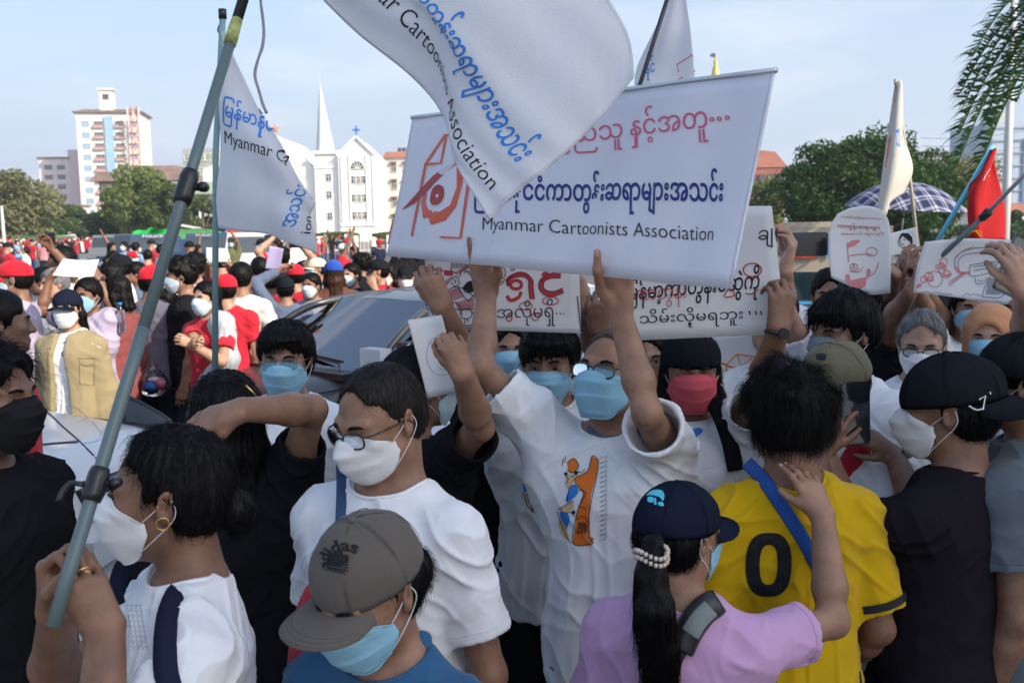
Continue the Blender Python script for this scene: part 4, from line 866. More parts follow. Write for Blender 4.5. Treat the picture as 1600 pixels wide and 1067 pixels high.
# palm whose fronds hang into the right edge
c = P(1712, -20, 11.5); po = empty('palm_tree', (c[0], 11.5, 0), 0, 'palm tree with long drooping fronds at the top right corner', 'tree'); m = MB(); m.tube([(0, 0, z) for z in np.linspace(0, c[2], 12)], np.linspace(.22, .13, 12), 10); m.build('trunk', M_BARK, po, True); m = MB(); V = []; F = []
for k, (ta, up) in enumerate(((178, .35), (200, .05), (165, -.2), (150, .5), (215, .3), (120, .3), (60, .4), (0, .3), (300, .3), (250, .4), (186, .75), (184, -.6), (172, .1))):
    a = R(ta); d3 = np.array([math.cos(a), math.sin(a) * .8, 0]); ln = 1.6; pts = [np.array([0, 0, c[2]]) + d3 * ln * t * (1 - .12 * t) + np.array([0, 0, (up * t - 1.35 * t * t) * 1.25]) for t in np.linspace(0, 1, 40)]
    fr = MB(); fr.tube(pts, np.linspace(.02, .005, 40), 5); rr = np.random.RandomState(k)
    for i in range(3, 40):
        for s_ in (-1, 1):
            for sub in (0, .5):
                p = pts[i] - (pts[i] - pts[i - 1]) * sub; side = np.array([-d3[1], d3[0], 0]) * s_; L2 = (.46 - .22 * (i / 40)) * rr.uniform(.7, 1.2); q1 = p + side * L2 * rr.uniform(.2, .45) + np.array([0, 0, rr.uniform(-.05, .05)]) + d3 * L2 * rr.uniform(.1, .35); q2 = p + side * L2 * rr.uniform(.35, .6) + d3 * L2 * rr.uniform(.5, .8) + np.array([0, 0, -L2 * rr.uniform(.2, .75)]); w_ = (pts[i] - pts[i - 1]) * .19
                fr.add([p - w_, p + w_, q1 + w_ * .9, q1 - w_ * .9, q2], [(0, 1, 2, 3), (3, 2, 4)])
    fr.build('frond', LD, po)
# lamp posts and gantry
def post(label, px, py_t, px_b, d, r, heads=True, name='lamp_post', cat='lamp post'):
    t = P(px, py_t, d); b = P(px_b, 370, d); o = empty(name, (b[0], d, 0), 0, label, cat); dx = (t[0] - b[0]) * .0; m = MB(); m.tube([(0, 0, 0), (dx * .5, 0, t[2] / 2), (dx, 0, t[2])], [r * 1.3, r, r * .7], 10); m.build('pole', M_STEEL, o, True)
    if heads:
        m = MB(); [m.bar((0, 0, t[2] - .1), (s_ * .7, 0, t[2] + .12), .06) for s_ in (-1, 1)]; m.build('arm', M_STEEL, o); m = MB(); [m.box((s_ * .85, 0, t[2] + .13), (.5, .26, .14), rotm(0, -s_ * 8, 0)) for s_ in (-1, 1)]; m.build('lamp_head', plastic('lamp_housing', (.05, .05, .06)), o)
    return o
post('tall white lamp post with twin heads beside the palm fronds', 1577, -60, 1570, 22, .085)
post('short white post at the far left behind the crowd', 1, 322, 6, 60, .10, False)
post('slim white mast behind the small white flag pole', 156, 335, 158, 110, .12, False)
go = empty('road_gantry', (P(273, 348, 60)[0], 60, 0), 0, 'white steel gantry frame behind the police trucks', 'gantry'); zt = P(290, 350, 60)[2]; wd = P(313, 350, 60)[0] - P(273, 350, 60)[0]; m = MB(); m.bar((0, 0, zt), (wd, 0, zt - .3), .14); m.bar((wd, 0, zt - .3), (wd, 0, 0), .16); m.bar((0, 0, zt), (0, 0, 0), .16); m.build('frame', M_STEEL, go)
cbk = MB()
for k, (za, zb) in enumerate(((196, 190), (208, 203), (222, 214), (236, 228))):
    a, b = P(1440, za + 20, 60), P(1660, zb, 60); pts = [a + (b - a) * t + np.array([0, 0, -1.0 * 4 * t * (1 - t) * .35]) for t in np.linspace(0, 1, 12)]; V, F = tube(pts, .012, 4)
    tag(obj('power_line', V, F, M_DGLASS), ('topmost', 'second', 'third', 'lowest')[k] + ' thin dark power line crossing the sky by the palm', 'cable', 'power lines by the palm')
# white church railings
ro = empty('railing', (P(560, 372, 88)[0], 86, 0), 0, 'white railing with brick pillars along the church pavement', 'fence'); m = MB(); [m.bar((x, 0, 0), (x, 0, 1.2), .05) for x in np.arange(-9, 9, .35)]; m.build('bar', M_STEEL, ro); m = MB(); [m.box((0, 0, z), (18, .06, .06)) for z in (.25, 1.1)]; m.build('rail', M_STEEL, ro)
for x in np.arange(-9, 9.1, 3): m = MB(); m.box((x, 0, .75), (.5, .5, 1.5)); m.build('pillar', M_WHITEW, ro)
# added unseen block behind the camera, sized so its shadow covers the near crowd
su = np.array([math.sin(R(SUN_AZ)), math.cos(R(SUN_AZ))]); nv = np.array([-su[1], su[0]]); Hb = 13.0; ab = -5.0 + (Hb - 1.0) / math.tan(R(SUN_EL))
hc2 = nv * 2.9 + su * (ab + 3); hb = empty('shade_block', (hc2[0], hc2[1], 0), math.atan2(nv[1], nv[0]), 'unseen pale block added behind the camera to shade the near crowd', 'building'); m = MB(); m.box((0, 0, Hb / 2), (6.0, 6, Hb)); m.build('wall', mat('shade_block_pale', (.55, .52, .47), noise=.1, nscale=.5), hb)
m = MB(); [m.box((-1.5 + i * 3, 3.03, 2 + k * 3.4), (1.2, .1, 1.9)) for i in range(2) for k in range(3)]; m.build('window', M_DGLASS, hb); m = MB(); m.box((0, 0, Hb - .25), (6.6, 6.6, .4)); m.build('cornice', M_WHITEW, hb)  # windows and cornice only dress the added shade block
# ------------------------------------------------------------------ vehicles
def paint(n, c, rough=.25): return mat(n, c, rough=rough, spec=.4, coat=.5)
M_TYRE = mat('tyre', (.02, .02, .02), rough=.9); M_RIM = mat('alloy', (.45, .46, .47), rough=.3, metal=.8); M_BLK = plastic('black_trim', (.015, .015, .016), .4); M_CARG = mat('car_glass', (.012, .03, .036), rough=.02, spec=.9); M_LAMP = mat('lamp_glass', (.30, .33, .35), rough=.08, spec=.9)
M_SEAM = mat('panel_gap', (.02, .022, .025), rough=.8)
def car(name, label, cat, wsc, f, pm, roofz=1.46, base=.98, L=4.1, W=1.68, nose=.72, lampm=None, hood=1.0, group=None):
    """wsc: ground point under the middle of the windscreen base, f: forward direction. local +Y is forward, origin at that point"""
    f = np.asarray(f, float); f /= np.linalg.norm(f); o = empty(name, (wsc[0], wsc[1], 0), math.atan2(-f[0], f[1]), label, cat, group); yn = hood; yr = hood - L
    st = [(yr, .55, .35), (yr + .04, .78, .40), (yr + .25, .90, .46), (yr + .7, base - .02, .5), (-1.4, base, .5), (0, base, .5), (yn * .45, base - .06, .5), (yn * .8, base - .14, .48), (yn - .08, nose + .02, .44), (yn - .01, nose - .08, .36), (yn, nose - .22, .3)]
    ys = np.array([a[0] for a in st]); zt = np.array([a[1] for a in st]); yy = np.linspace(yr, yn, 60); zz = np.interp(yy, ys, zt)
    for _ in range(3): zz[1:-1] = (zz[:-2] + 2 * zz[1:-1] + zz[2:]) / 4
    V = []; F = []; na = 22
    for i, (y, z) in enumerate(zip(yy, zz)):
        t = (y - yr) / (yn - yr); hw = W / 2 * (1 - .30 * max(0, (t - .86) / .14) ** 2.2 - .2 * max(0, (.08 - t) / .08) ** 2); z0 = .22
        for j in range(na):
            a = -math.pi / 2 + math.pi * j / (na - 1); e = .38; x = hw * math.copysign(abs(math.sin(a)) ** e, a); zc = (math.cos(a) ** .55 if math.cos(a) > 1e-6 else 0); V.append((x, y, z0 + (z - z0) * zc * (1 - .035 * abs(math.sin(a)) ** 3)))
    n = len(yy)
    for i in range(n - 1):
        for j in range(na - 1): F.append((i * na + j, (i + 1) * na + j, (i + 1) * na + j + 1, i * na + j + 1))
    F += [tuple(range(na)), tuple(range((n - 1) * na, n * na))[::-1]]; body = obj('body', V, F, pm, o)
    def top(y, x):      # height of the bodywork
        z = np.interp(y, yy, zz); s_ = min(.999, (abs(x) / (W / 2)) ** (1 / .38)); return .22 + (z - .22) * (max(0, 1 - s_ * s_)) ** .275
    # cabin
    cab = []; prof = [(.05, base - .05, .70), (-.75, roofz - .03, .58), (-.95, roofz, .575), (-1.9, roofz, .57), (-2.2, roofz - .03, .56), (max(yr + .15, -2.95), base - .03, .66)]
    sc_ = W / 1.68; Vc = []; 
    for y, z, hw in prof: Vc += [(-hw * sc_, y, z), (hw * sc_, y, z)]
    # roof and pillars
    m = MB(); rp = [(-.72, roofz - .035), (-.95, roofz), (-1.4, roofz + .012), (-1.9, roofz), (-2.25, roofz - .04)]
    G = []; nx = 9
    for y, z in rp:
        for k in range(nx): x = -1 + 2 * k / (nx - 1); G.append((x * .60 * sc_, y, z - .045 * abs(x) ** 3))
    m.add(G, [(i * nx + k, i * nx + k + 1, (i + 1) * nx + k + 1, (i + 1) * nx + k) for i in range(4) for k in range(nx - 1)]); m.add([(a, b, c - .05) for a, b, c in G], [((i + 1) * nx + k, (i + 1) * nx + k + 1, i * nx + k + 1, i * nx + k) for i in range(4) for k in range(nx - 1)])
    m.build('roof', pm, o, True); m = MB()
    for s_ in (-1, 1):
        m.tube(spline([(s_ * .73 * sc_, .10, base - .05), (s_ * .68 * sc_, -.35, base + .26), (s_ * .60 * sc_, -.74, roofz - .06), (s_ * .595 * sc_, -1.3, roofz - .04), (s_ * .59 * sc_, -2.1, roofz - .06), (s_ * .68 * sc_, max(yr + .15, -3.0), base - .05)], 26), .030, 7); m.bar((s_ * .60 * sc_, -1.45, roofz - .06), (s_ * .74 * sc_, -1.35, base - .05), .05, .08)
    m.build('pillar', pm, o, True)
    Gw = []; nu, nv_ = 13, 8
    for j in range(nv_):
        t = j / (nv_ - 1)
        for i in range(nu): x = -1 + 2 * i / (nu - 1); Gw.append((x * (.72 - .13 * t) * sc_, .09 - .83 * t - .10 * x * x + .06 - .02 * math.sin(t * 3), base - .035 + (roofz - base) * t ** .93 - .01 * x * x))
    ws = obj('windscreen', Gw, [(j * nu + i, j * nu + i + 1, (j + 1) * nu + i + 1, (j + 1) * nu + i) for j in range(nv_ - 1) for i in range(nu - 1)], glassmat('car_windscreen', (.35, .55, .58), .5, .03, 1.3, .32), o)
    for s_ in (-1, 1):
        for (ya, yb) in ((-.25, -1.38), (-1.5, -2.45)):
            z0 = base - .04; V = [(s_ * .745 * sc_, ya, z0), (s_ * .745 * sc_, yb, z0), (s_ * .61 * sc_, max(yb, -2.25), roofz - .07), (s_ * .61 * sc_, min(ya - .45 if ya > -1 else ya, -.7 if ya > -1 else -1.5), roofz - .07)]; obj('side_window', V, [(0, 1, 2, 3) if s_ < 0 else (3, 2, 1, 0)], M_CARG, o, False)
    yb = max(yr + .15, -3.0); obj('rear_window', [(-.64 * sc_, yb, base - .03), (.64 * sc_, yb, base - .03), (.56 * sc_, -2.25, roofz - .05), (-.56 * sc_, -2.25, roofz - .05)], [(0, 1, 2, 3)], M_CARG, o, False)
    m = MB(); m.box((0, -.25, base - .06), (1.3 * sc_, .55, .05)); m.build('dashboard', M_BLK, o); m = MB(); [m.box((x, -1.0, base - .05), (.45, .16, .55)) for x in (-.36, .36)]; m.build('seat', mat('seat_cloth', (.06, .06, .065)), o); m = MB(); [m.box((x, -1.0, base + .30), (.26, .12, .16)) for x in (-.36, .36)]; m.build('headrest', mat('seat_cloth', (.06, .06, .065)), o)
    m = MB()
    for x0, x1 in ((-.55, .02), (.05, .62)): m.tube([(x0 * sc_, .20, base - .035), (x0 * sc_ + .1, .12, base + .01), (x1 * sc_, .06, base + .035)], .009, 5); m.bar((x0 * sc_ + .08, .10, base + .02), (x1 * sc_ + .05, .05, base + .045), .016)
    m.build('wiper', M_BLK, o); m = MB(); m.box((0, .20, base - .055), (1.35 * sc_, .16, .045)); m.build('cowl', M_BLK, o)
    # bonnet gap, lamps, grille, mirrors, wheels
    m = MB(); ln = [(-.66 * sc_, .12), (-.66 * sc_, yn * .5), (-.55 * sc_, yn - .2), (-.3 * sc_, yn - .08), (.3 * sc_, yn - .08), (.55 * sc_, yn - .2), (.66 * sc_, yn * .5), (.66 * sc_, .12)]
    pts = spline([(x, y, 0) for x, y in ln], 50); pts[:, 2] = [top(y, x) + .002 for x, y, _ in pts]; m.tube(pts, .006, 4); m.build('bonnet_gap', M_SEAM, o)
    for s_ in (-1, 1):
        V = []; nn = 7
        for j in range(nn):
            for i in range(nn): u_, v_ = i / 6, j / 6; y = yn - .10 - .38 * u_; x = s_ * (W / 2) * (.60 + .34 * u_ ** .6); V.append((x * (1 + .02), y + .05 * (1 - u_), nose - .20 + .20 * v_ + .10 * u_ * v_ + .03 * u_))
        V = np.array(V); V2 = V - np.array([s_ * .06, .08, 0]); q = nn * nn; Fq = [(j * nn + i, j * nn + i + 1, (j + 1) * nn + i + 1, (j + 1) * nn + i) for j in range(nn - 1) for i in range(nn - 1)]
        hl = obj('headlight', V, Fq, lampm or M_LAMP, o); m = MB(); m.tube([V[i] for i in range(nn)] + [V[j * nn + 6] for j in range(nn)] + [V[42 + i] for i in range(6, -1, -1)] + [V[j * nn] for j in range(6, -1, -1)], .008, 5); m.build('bezel', M_BLK, hl)
        mb = MB(); mb.tube([(s_ * .74 * sc_, -.15, base + .02), (s_ * .86 * sc_, -.13, base + .06)], .025, 6); mb.box((s_ * .93 * sc_, -.12, base + .09), (.20, .10, .15)); mb.build('mirror', pm, o)
        for y in (yn - .72, yr + .75):
            m = MB(); x = s_ * (W / 2 - .10); m.tube([(x - s_ * .10, y, .31), (x + s_ * .11, y, .31)], .31, 20); wh = m.build('wheel', M_TYRE, o, False); m = MB(); m.tube([(x + s_ * .10, y, .31), (x + s_ * .118, y, .31)], .19, 16); m.build('rim', M_RIM, wh)
    m = MB(); m.box((0, yn - .04, nose - .16), (.78, .12, .13)); [m.box((0, yn + .02, nose - .20 + k * .04), (.8, .03, .012)) for k in range(3)]; m.build('grille', M_BLK, o); m = MB(); m.box((0, yn - .0, nose - .34), (W * .62, .16, .12)); m.build('bumper', pm, o)
    return o
FD = (-.66, -.75)
car('dark_car', 'dark grey car with a large windscreen behind the young man in glasses', 'car', (-1.48, 7.3), FD, mat('graphite_paint', (.05, .055, .06), rough=.3, spec=.5, coat=.3), roofz=1.43, base=1.0, W=1.72, hood=.72)
car('white_car', 'white car behind the man with the grey cap woman, bonnet and headlight showing', 'car', (-.28, 5.75), FD, paint('white_paint', (.50, .53, .56)), roofz=1.5, base=1.0, W=1.66, nose=.84, hood=1.0)
car('white_car', 'shiny white car at the left edge behind the flag carrier', 'car', (-3.22, 4.75), (1, -.12), paint('white_paint', (.50, .53, .56)), roofz=1.55, base=1.10, W=1.7, nose=.93, hood=1.45, lampm=M_DGLASS)
def truck(name, label, cat, px, d, yaw, cabm, boxm, kind='box', h=2.05, w_=1.8, group='police trucks parked across the road'):
    a = P(px, 380, d); o = empty(name, (a[0], d, 0), R(yaw), label, cat, group); m = MB(); m.box((0, 0, .95), (w_, 1.5, .9)); m.box((0, -.1, 1.62), (w_ * .94, 1.2, .62), taper=.86); m.box((0, -1.05, .85), (w_ * .96, .9, .62)); m.build('cab', cabm, o)
    m = MB(); m.box((0, -.66, 1.60), (w_ * .80, .05, .46), rotm(-14, 0, 0)); m.build('windscreen', M_DGLASS, o); m = MB(); m.box((0, -1.52, .78), (w_ * .5, .04, .3)); m.build('grille', M_BLK, o)
    for s_ in (-1, 1):
        m = MB(); m.box((s_ * w_ * .38, -1.52, .88), (.24, .05, .16)); m.build('headlight', M_LAMP, o)
        for y in (-.9, 2.6): m = MB(); m.tube([(s_ * (w_ / 2 - .22), y, .4), (s_ * w_ / 2, y, .4)], .4, 14); m.build('wheel', M_TYRE, o)
    m = MB(); m.box((0, 2.4, .62), (w_, 3.4, .2))
    if kind == 'box': m.box((0, 2.4, (h + .7) / 2), (w_ * 1.08, 3.3, h - .7)); m.build('cargo_box', boxm, o)
    else:
        m.build('bed', cabm, o); V = []; n = 9
        for y in np.linspace(.8, 4.0, 6):
            for k in range(n): a_ = math.pi * k / (n - 1); V.append((-math.cos(a_) * w_ * .54 * (abs(math.cos(a_)) ** -.3 if abs(math.cos(a_)) > .2 else 1.5), y, 1.0 + (h - 1.0) * math.sin(a_) ** .5 + .03 * math.sin(y * 4)))
        F = [(i * n + k, i * n + k + 1, (i + 1) * n + k + 1, (i + 1) * n + k) for i in range(5) for k in range(n - 1)]; obj('canopy', V, F, boxm, o)
    return o
M_NAVY = paint('navy_paint', (.03, .06, .13), .35); M_GCAN = mat('green_canvas', (.045, .17, .05), noise=.15, nscale=3); M_BGREEN = mat('bright_green_tarp', (.03, .50, .10), noise=.1, nscale=4)
truck('canvas_truck', 'truck with a dark green canvas cover parked beyond the red caps', 'truck', 222, 38, -20, M_NAVY, M_GCAN, 'canvas', 2.12)
truck('box_truck', 'dark blue police truck with a square box body', 'truck', 308, 42, 10, M_NAVY, M_NAVY, 'box', 2.02, 2.0)
truck('police_truck', 'dark blue police truck in front, its windscreen strip lettered', 'truck', 245, 31, 12, M_NAVY, M_NAVY, 'box', 1.75, 1.6)
truck('police_truck', 'dark police truck half hidden by the white capped man', 'truck', 330, 33, 5, M_NAVY, M_NAVY, 'box', 1.8, 1.6)
truck('grey_truck', 'grey truck left of the green canvas truck', 'truck', 182, 44, -10, mat('grey_paint', (.2, .22, .24), rough=.4), M_GREY, 'box', 1.95)
truck('green_bus', 'green bus in the far distance above the left crowd', 'bus', 95, 85, 70, paint('bus_green', (.05, .22, .07), .4), paint('bus_green', (.05, .22, .07), .4), 'box', 2.0, 2.4, None)
V = []; n, k_ = 14, 8; q = P(240, 366, 36)
for i in range(n):
    t = i / (n - 1)
    for k in range(k_): s_ = k / (k_ - 1); V.append((q[0] - .75 + 1.55 * t, 36 + .15 * math.sin(t * 9 + s_ * 4), 2.02 + .12 * math.sin(t * math.pi) - s_ * (.25 + .75 * abs(2 * t - 1) ** 2.5) + .04 * math.sin(t * 17)))
tag(obj('green_tarp', V, [(i * k_ + k, i * k_ + k + 1, (i + 1) * k_ + k + 1, (i + 1) * k_ + k) for i in range(n - 1) for k in range(k_ - 1)], M_BGREEN), 'bright green tarpaulin draped over the front of the canvas truck', 'tarpaulin')
pc = truck('police_car', 'white police car with a red and blue light bar behind the crowd', 'car', 398, 27, 15, paint('white_paint', (.7, .71, .7)), M_WHITEW, 'box', 1.35, 1.7, None)
m = MB(); m.box((-.35, -.1, 2.0), (.7, .25, .13)); m.build('red_light', mat('red_lens', (.55, .03, .03), rough=.2), pc); m = MB(); m.box((.38, -.1, 2.0), (.7, .25, .13)); m.build('blue_light', mat('blue_lens', (.03, .08, .5), rough=.2), pc)
tr = truck('minibus', 'tan minibus behind the police car', 'bus', 425, 34, 20, M_CREAM, mat('tan_paint', (.35, .30, .22), rough=.4), 'box', 2.0, 2.0, None)
# sunlit bus behind the right-hand signs
bp0 = P(1215, 370, 13); bo = empty('parked_bus', (bp0[0], 13, 0), R(-16), 'sunlit tan bus with red and blue lettering behind the raised phone', 'bus'); bo.scale = (.74, 1, 1); m = MB(); m.box((.95, 3.0, 1.10), (1.9, 6.0, 1.55)); m.box((.95, 3.0, 1.90), (1.75, 5.8, .08)); m.build('body', mat('bus_tan', (.36, .31, .24), rough=.35, coat=.5), bo)
m = MB(); m.box((.95, -.01, 1.12), (1.6, .05, .36)); m.build('rear_window', M_CARG, bo); m = MB(); m.box((.95, -.03, .90), (1.7, .04, .035)); m.build('blue_stripe', mat('bus_blue', (.05, .3, .6)), bo); m = MB(); m.box((.42, -.03, 1.50), (.45, .02, .05)); m.build('red_stripe', mat('bus_red', (.55, .06, .04)), bo)
m = MB(); m.box((.75, -.03, 1.62), (.06, .02, .22)); m.box((.83, -.03, 1.66), (.10, .02, .05)); m.box((.86, -.03, 1.55), (.05, .02, .12)); m.build('blue_mark', mat('bus_blue', (.05, .3, .6)), bo); m = MB(); m.box((.95, -.05, .5), (1.8, .1, .16)); m.build('bumper', M_BLK, bo)
for x in (.25, 1.65): m = MB(); m.tube([(x, .6, .42), (x - .2 * (1 if x > 1 else -1), .6, .42)], .42, 16); m.build('wheel', M_TYRE, bo)
# ------------------------------------------------------------------ print: lettering and drawn lines
def text_geo(body, off=0.0, res=3):
    c = bpy.data.curves.new('lettering', 'FONT'); c.body = body; c.size = 1; c.offset = off; c.resolution_u = res; o = bpy.data.objects.new('lettering', c); COL.objects.link(o)
    dg = bpy.context.evaluated_depsgraph_get(); me = o.evaluated_get(dg).to_mesh(); V = np.empty(len(me.vertices) * 3, np.float32); me.vertices.foreach_get('co', V); V = V.reshape(-1, 3)[:, :2].astype(float)
    me.calc_loop_triangles(); T = np.empty(len(me.loop_triangles) * 3, np.int32); me.loop_triangles.foreach_get('vertices', T); T = T.reshape(-1, 3).copy(); o.evaluated_get(dg).to_mesh_clear(); bpy.data.objects.remove(o); bpy.data.curves.remove(c)
    V -= V.min(0); V /= V.max(0); return V, T                      # unit box, y up
def refine(V, T, mx):
    """split long edges so that print follows a curved surface"""
    bm = bmesh.new(); vs = [bm.verts.new((x, y, 0)) for x, y in V]
    for t in T:
        try: bm.faces.new([vs[i] for i in t])
        except ValueError: pass
    for _ in range(6):
        es = [e for e in bm.edges if e.calc_length() > mx]
        if not es: break
        bmesh.ops.subdivide_edges(bm, edges=es, cuts=1); bmesh.ops.triangulate(bm, faces=[f for f in bm.faces if len(f.verts) > 3])
    bm.verts.index_update(); V2 = np.array([v.co[:2] for v in bm.verts]); T2 = [tuple(v.index for v in f.verts) for f in bm.faces]; bm.free(); return V2, T2
def poly_tris(poly):
    bm = bmesh.new(); vs = [bm.verts.new((x, y, 0)) for x, y in poly]
    es = [bm.edges.new((vs[i], vs[(i + 1) % len(vs)])) for i in range(len(vs))]; bmesh.ops.triangle_fill(bm, edges=es, use_beauty=True); bm.verts.index_update()
    V = np.array([v.co[:2] for v in bm.verts]); T = [tuple(v.index for v in f.verts) for f in bm.faces]; bm.free(); return V, T
def ribbon(pts, wd, closed=False):
    p = np.asarray(pts, float); 
    if closed: p = np.concatenate([p, p[:1]])
    d = np.gradient(p, axis=0) if len(p) > 2 else np.repeat(p[1:] - p[:1], 2, 0)
    if closed: d[0] = d[-1] = p[1] - p[-2]
    d /= np.linalg.norm(d, axis=1)[:, None] + 1e-9; n = np.stack([-d[:, 1], d[:, 0]], 1) * (np.asarray(wd) / 2 if np.isscalar(wd) else np.asarray(wd)[:, None] / 2); L_ = np.concatenate([p + n, p - n]); k = len(p)
    return L_, [(i, i + 1, k + i + 1, k + i) for i in range(k - 1)]
def curve2(pts, n=None):
    p = np.asarray(pts, float); q = spline(np.concatenate([p, np.zeros((len(p), 1))], 1), n or len(p) * 5); return q[:, :2]
def circ(cx_, cy_, r, ry=None, a0=0, a1=360, n=22):
    a = np.radians(np.linspace(a0, a1, n)); return np.stack([cx_ + r * np.cos(a), cy_ + (ry or r) * np.sin(a)], 1)
class Art:
    """flat drawing in photograph pixels, laid on a surface by a mapping"""
    def __init__(s, Z=None): s.V = []; s.F = []; s.n = 0; s.Z = Z or (lambda a: np.asarray(a, float))
    def _add(s, V, F):
        s.V.append(np.asarray(V, float)); s.F += [tuple(int(i) + s.n for i in f) for f in F]; s.n += len(V); return s
    def line(s, pts, w=2, smooth=True, closed=False):
        p = s.Z(np.asarray(pts, float)); p = curve2(p) if smooth and len(p) > 2 else p; return s._add(*ribbon(p, w, closed))
    def fill(s, pts, smooth=False):
        p = s.Z(np.asarray(pts, float)); p = curve2(np.concatenate([p, p[:1]]))[:-1] if smooth else p; V, F = poly_tris(p); return s._add(V, F)
    def circle(s, x, y, r, w=2, ry=None, a0=0, a1=360): return s._add(*ribbon(s.Z(circ(x, y, r, ry, a0, a1)), w))
    def text(s, body, quad, off=0.):
        V, T = text_geo(body, off); q = s.Z(np.asarray(quad, float)); u, v = V[:, :1], 1 - V[:, 1:2]; return s._add(q[0] * (1 - u) * (1 - v) + q[1] * u * (1 - v) + q[2] * u * v + q[3] * (1 - u) * v, T)
    def hatch(s, quad, n, w):
        q = s.Z(np.asarray(quad, float))
        for t in np.linspace(0.04, .96, n): s._add(*ribbon([q[0] + (q[1] - q[0]) * t, q[3] + (q[2] - q[3]) * t], w))
        return s
    def get(s, mx=None):
        V = np.concatenate(s.V)
        if mx:
            T = [];
            for f in s.F: T += [(f[0], f[i], f[i + 1]) for i in range(1, len(f) - 1)]
            return refine(V, T, mx)
        return V, s.F
INKB = mat('black_ink', (.012, .012, .014), rough=.6); INKR = mat('red_ink', (.45, .035, .05), rough=.6); INKN = mat('navy_ink', (.022, .03, .20), rough=.5); INKP = mat('pink_ink', (.62, .11, .20), rough=.5); INKO = mat('orange_ink', (.66, .12, .07), rough=.5)
INKBL = mat('blue_ink', (.03, .20, .62), rough=.5); INKG = mat('grey_ink', (.22, .22, .24), rough=.6); INKOR = mat('orange_print', (.70, .16, .02), rough=.7); INKY = mat('skin_print', (.62, .40, .22), rough=.7); INKPR = mat('pale_red_ink', (.62, .22, .24), rough=.7); INKLG = mat('faint_grey_ink', (.42, .43, .50), rough=.8); INKCY = mat('cyan_print', (.08, .45, .58), rough=.7)
def vproj(X):
    q = (X - CO) @ CM; return np.stack([800 + F_PX * q[:, 0] / -q[:, 2], 533.5 - F_PX * q[:, 1] / -q[:, 2]], 1)
class Surf:
    """curved sheet through a lattice of world points; u along, v down"""
    def __init__(s, G, rip=None, thick=.002):
        s.G = np.asarray(G, float); s.rip = rip; s.t = thick; s.nv, s.nu = s.G.shape[:2]
    def raw(s, u, v):
        G = s.G; u = np.clip(u, -.02, 1.02) * (s.nu - 1); v = np.clip(v, -.02, 1.02) * (s.nv - 1)
        def w(t, n):
            i = np.clip(np.floor(t).astype(int), 0, n - 2); f = t - i; W = np.zeros((len(t), n)); r = np.arange(len(t))
            if n == 2: W[r, 0] = 1 - f; W[r, 1] = f; return W
            cs = [(-f + 2 * f ** 2 - f ** 3) / 2, (2 - 5 * f ** 2 + 3 * f ** 3) / 2, (f + 4 * f ** 2 - 3 * f ** 3) / 2, (-f ** 2 + f ** 3) / 2]
            for k, c in enumerate(cs):
                j = i + k - 1; lo = j < 0; hi = j > n - 1; jj = np.clip(j, 0, n - 1); np.add.at(W, (r, jj), np.where(lo | hi, 2 * c, c)); np.add.at(W, (r[lo], jj[lo] + 1), -c[lo]); np.add.at(W, (r[hi], jj[hi] - 1), -c[hi])
            return W
        return np.einsum('pi,pj,ijk->pk', w(v, s.nv), w(u, s.nu), G)
    def at(s, u, v, off=0):
        u = np.atleast_1d(np.asarray(u, float)); v = np.atleast_1d(np.asarray(v, float)); p = s.raw(u, v); e = 1e-3
        du = s.raw(u + e, v) - s.raw(u - e, v); dv = s.raw(u, v + e) - s.raw(u, v - e); n = np.cross(du, dv); n /= np.linalg.norm(n, axis=1)[:, None] + 1e-12
        r = (s.rip(u, v) if s.rip else 0) + off
        return p + n * (r if np.isscalar(r) else r[:, None])
    def side(s):       # +1 when the normal points to the camera
        p = s.raw(np.array([.5]), np.array([.5])); q = s.at([.5], [.5], .01); q0 = s.at([.5], [.5], 0); return 1 if np.dot((q - q0)[0], CO - p[0]) > 0 else -1
    def uv(s, X):      # pixel -> uv, Newton
        X = np.asarray(X, float); e = 1e-3; gu, gv = [q.ravel() for q in np.meshgrid(np.linspace(0, 1, 25), np.linspace(0, 1, 25))]; pg_ = vproj(s.raw(gu, gv))
        ix = np.array([np.argmin(((pg_ - x) ** 2).sum(1)) for x in X]); u = gu[ix].copy(); v = gv[ix].copy()
        for _ in range(14):
            p = vproj(s.raw(u, v)); a = (vproj(s.raw(u + e, v)) - p) / e; b = (vproj(s.raw(u, v + e)) - p) / e; d = X - p; det = a[:, 0] * b[:, 1] - a[:, 1] * b[:, 0]; det = np.where(np.abs(det) < 1e-6, 1e-6, det)
            u = np.clip(u + (d[:, 0] * b[:, 1] - d[:, 1] * b[:, 0]) / det, -.02, 1.02); v = np.clip(v + (a[:, 0] * d[:, 1] - a[:, 1] * d[:, 0]) / det, -.02, 1.02)
        return u, v
    def build(s, name, m, parent=None, nu=24, nv=16, org=None):
        u, v = np.meshgrid(np.linspace(0, 1, nu), np.linspace(0, 1, nv)); u = u.ravel(); v = v.ravel(); A = s.at(u, v, s.t / 2); B_ = s.at(u, v, -s.t / 2); n = len(u)
        F = [(j * nu + i, j * nu + i + 1, (j + 1) * nu + i + 1, (j + 1) * nu + i) for j in range(nv - 1) for i in range(nu - 1)]; F2 = [tuple(x + n for x in f[::-1]) for f in F]
        rg = [i for i in range(nu)] + [j * nu + nu - 1 for j in range(1, nv)] + [(nv - 1) * nu + i for i in range(nu - 2, -1, -1)] + [j * nu for j in range(nv - 2, 0, -1)]
        F3 = [(rg[k], n + rg[k], n + rg[(k + 1) % len(rg)], rg[(k + 1) % len(rg)]) for k in range(len(rg))]
        s.org = np.array(org if org is not None else (0, 0, 0), float); return obj(name, np.concatenate([A, B_]) - s.org, F + F2 + F3, m, parent)
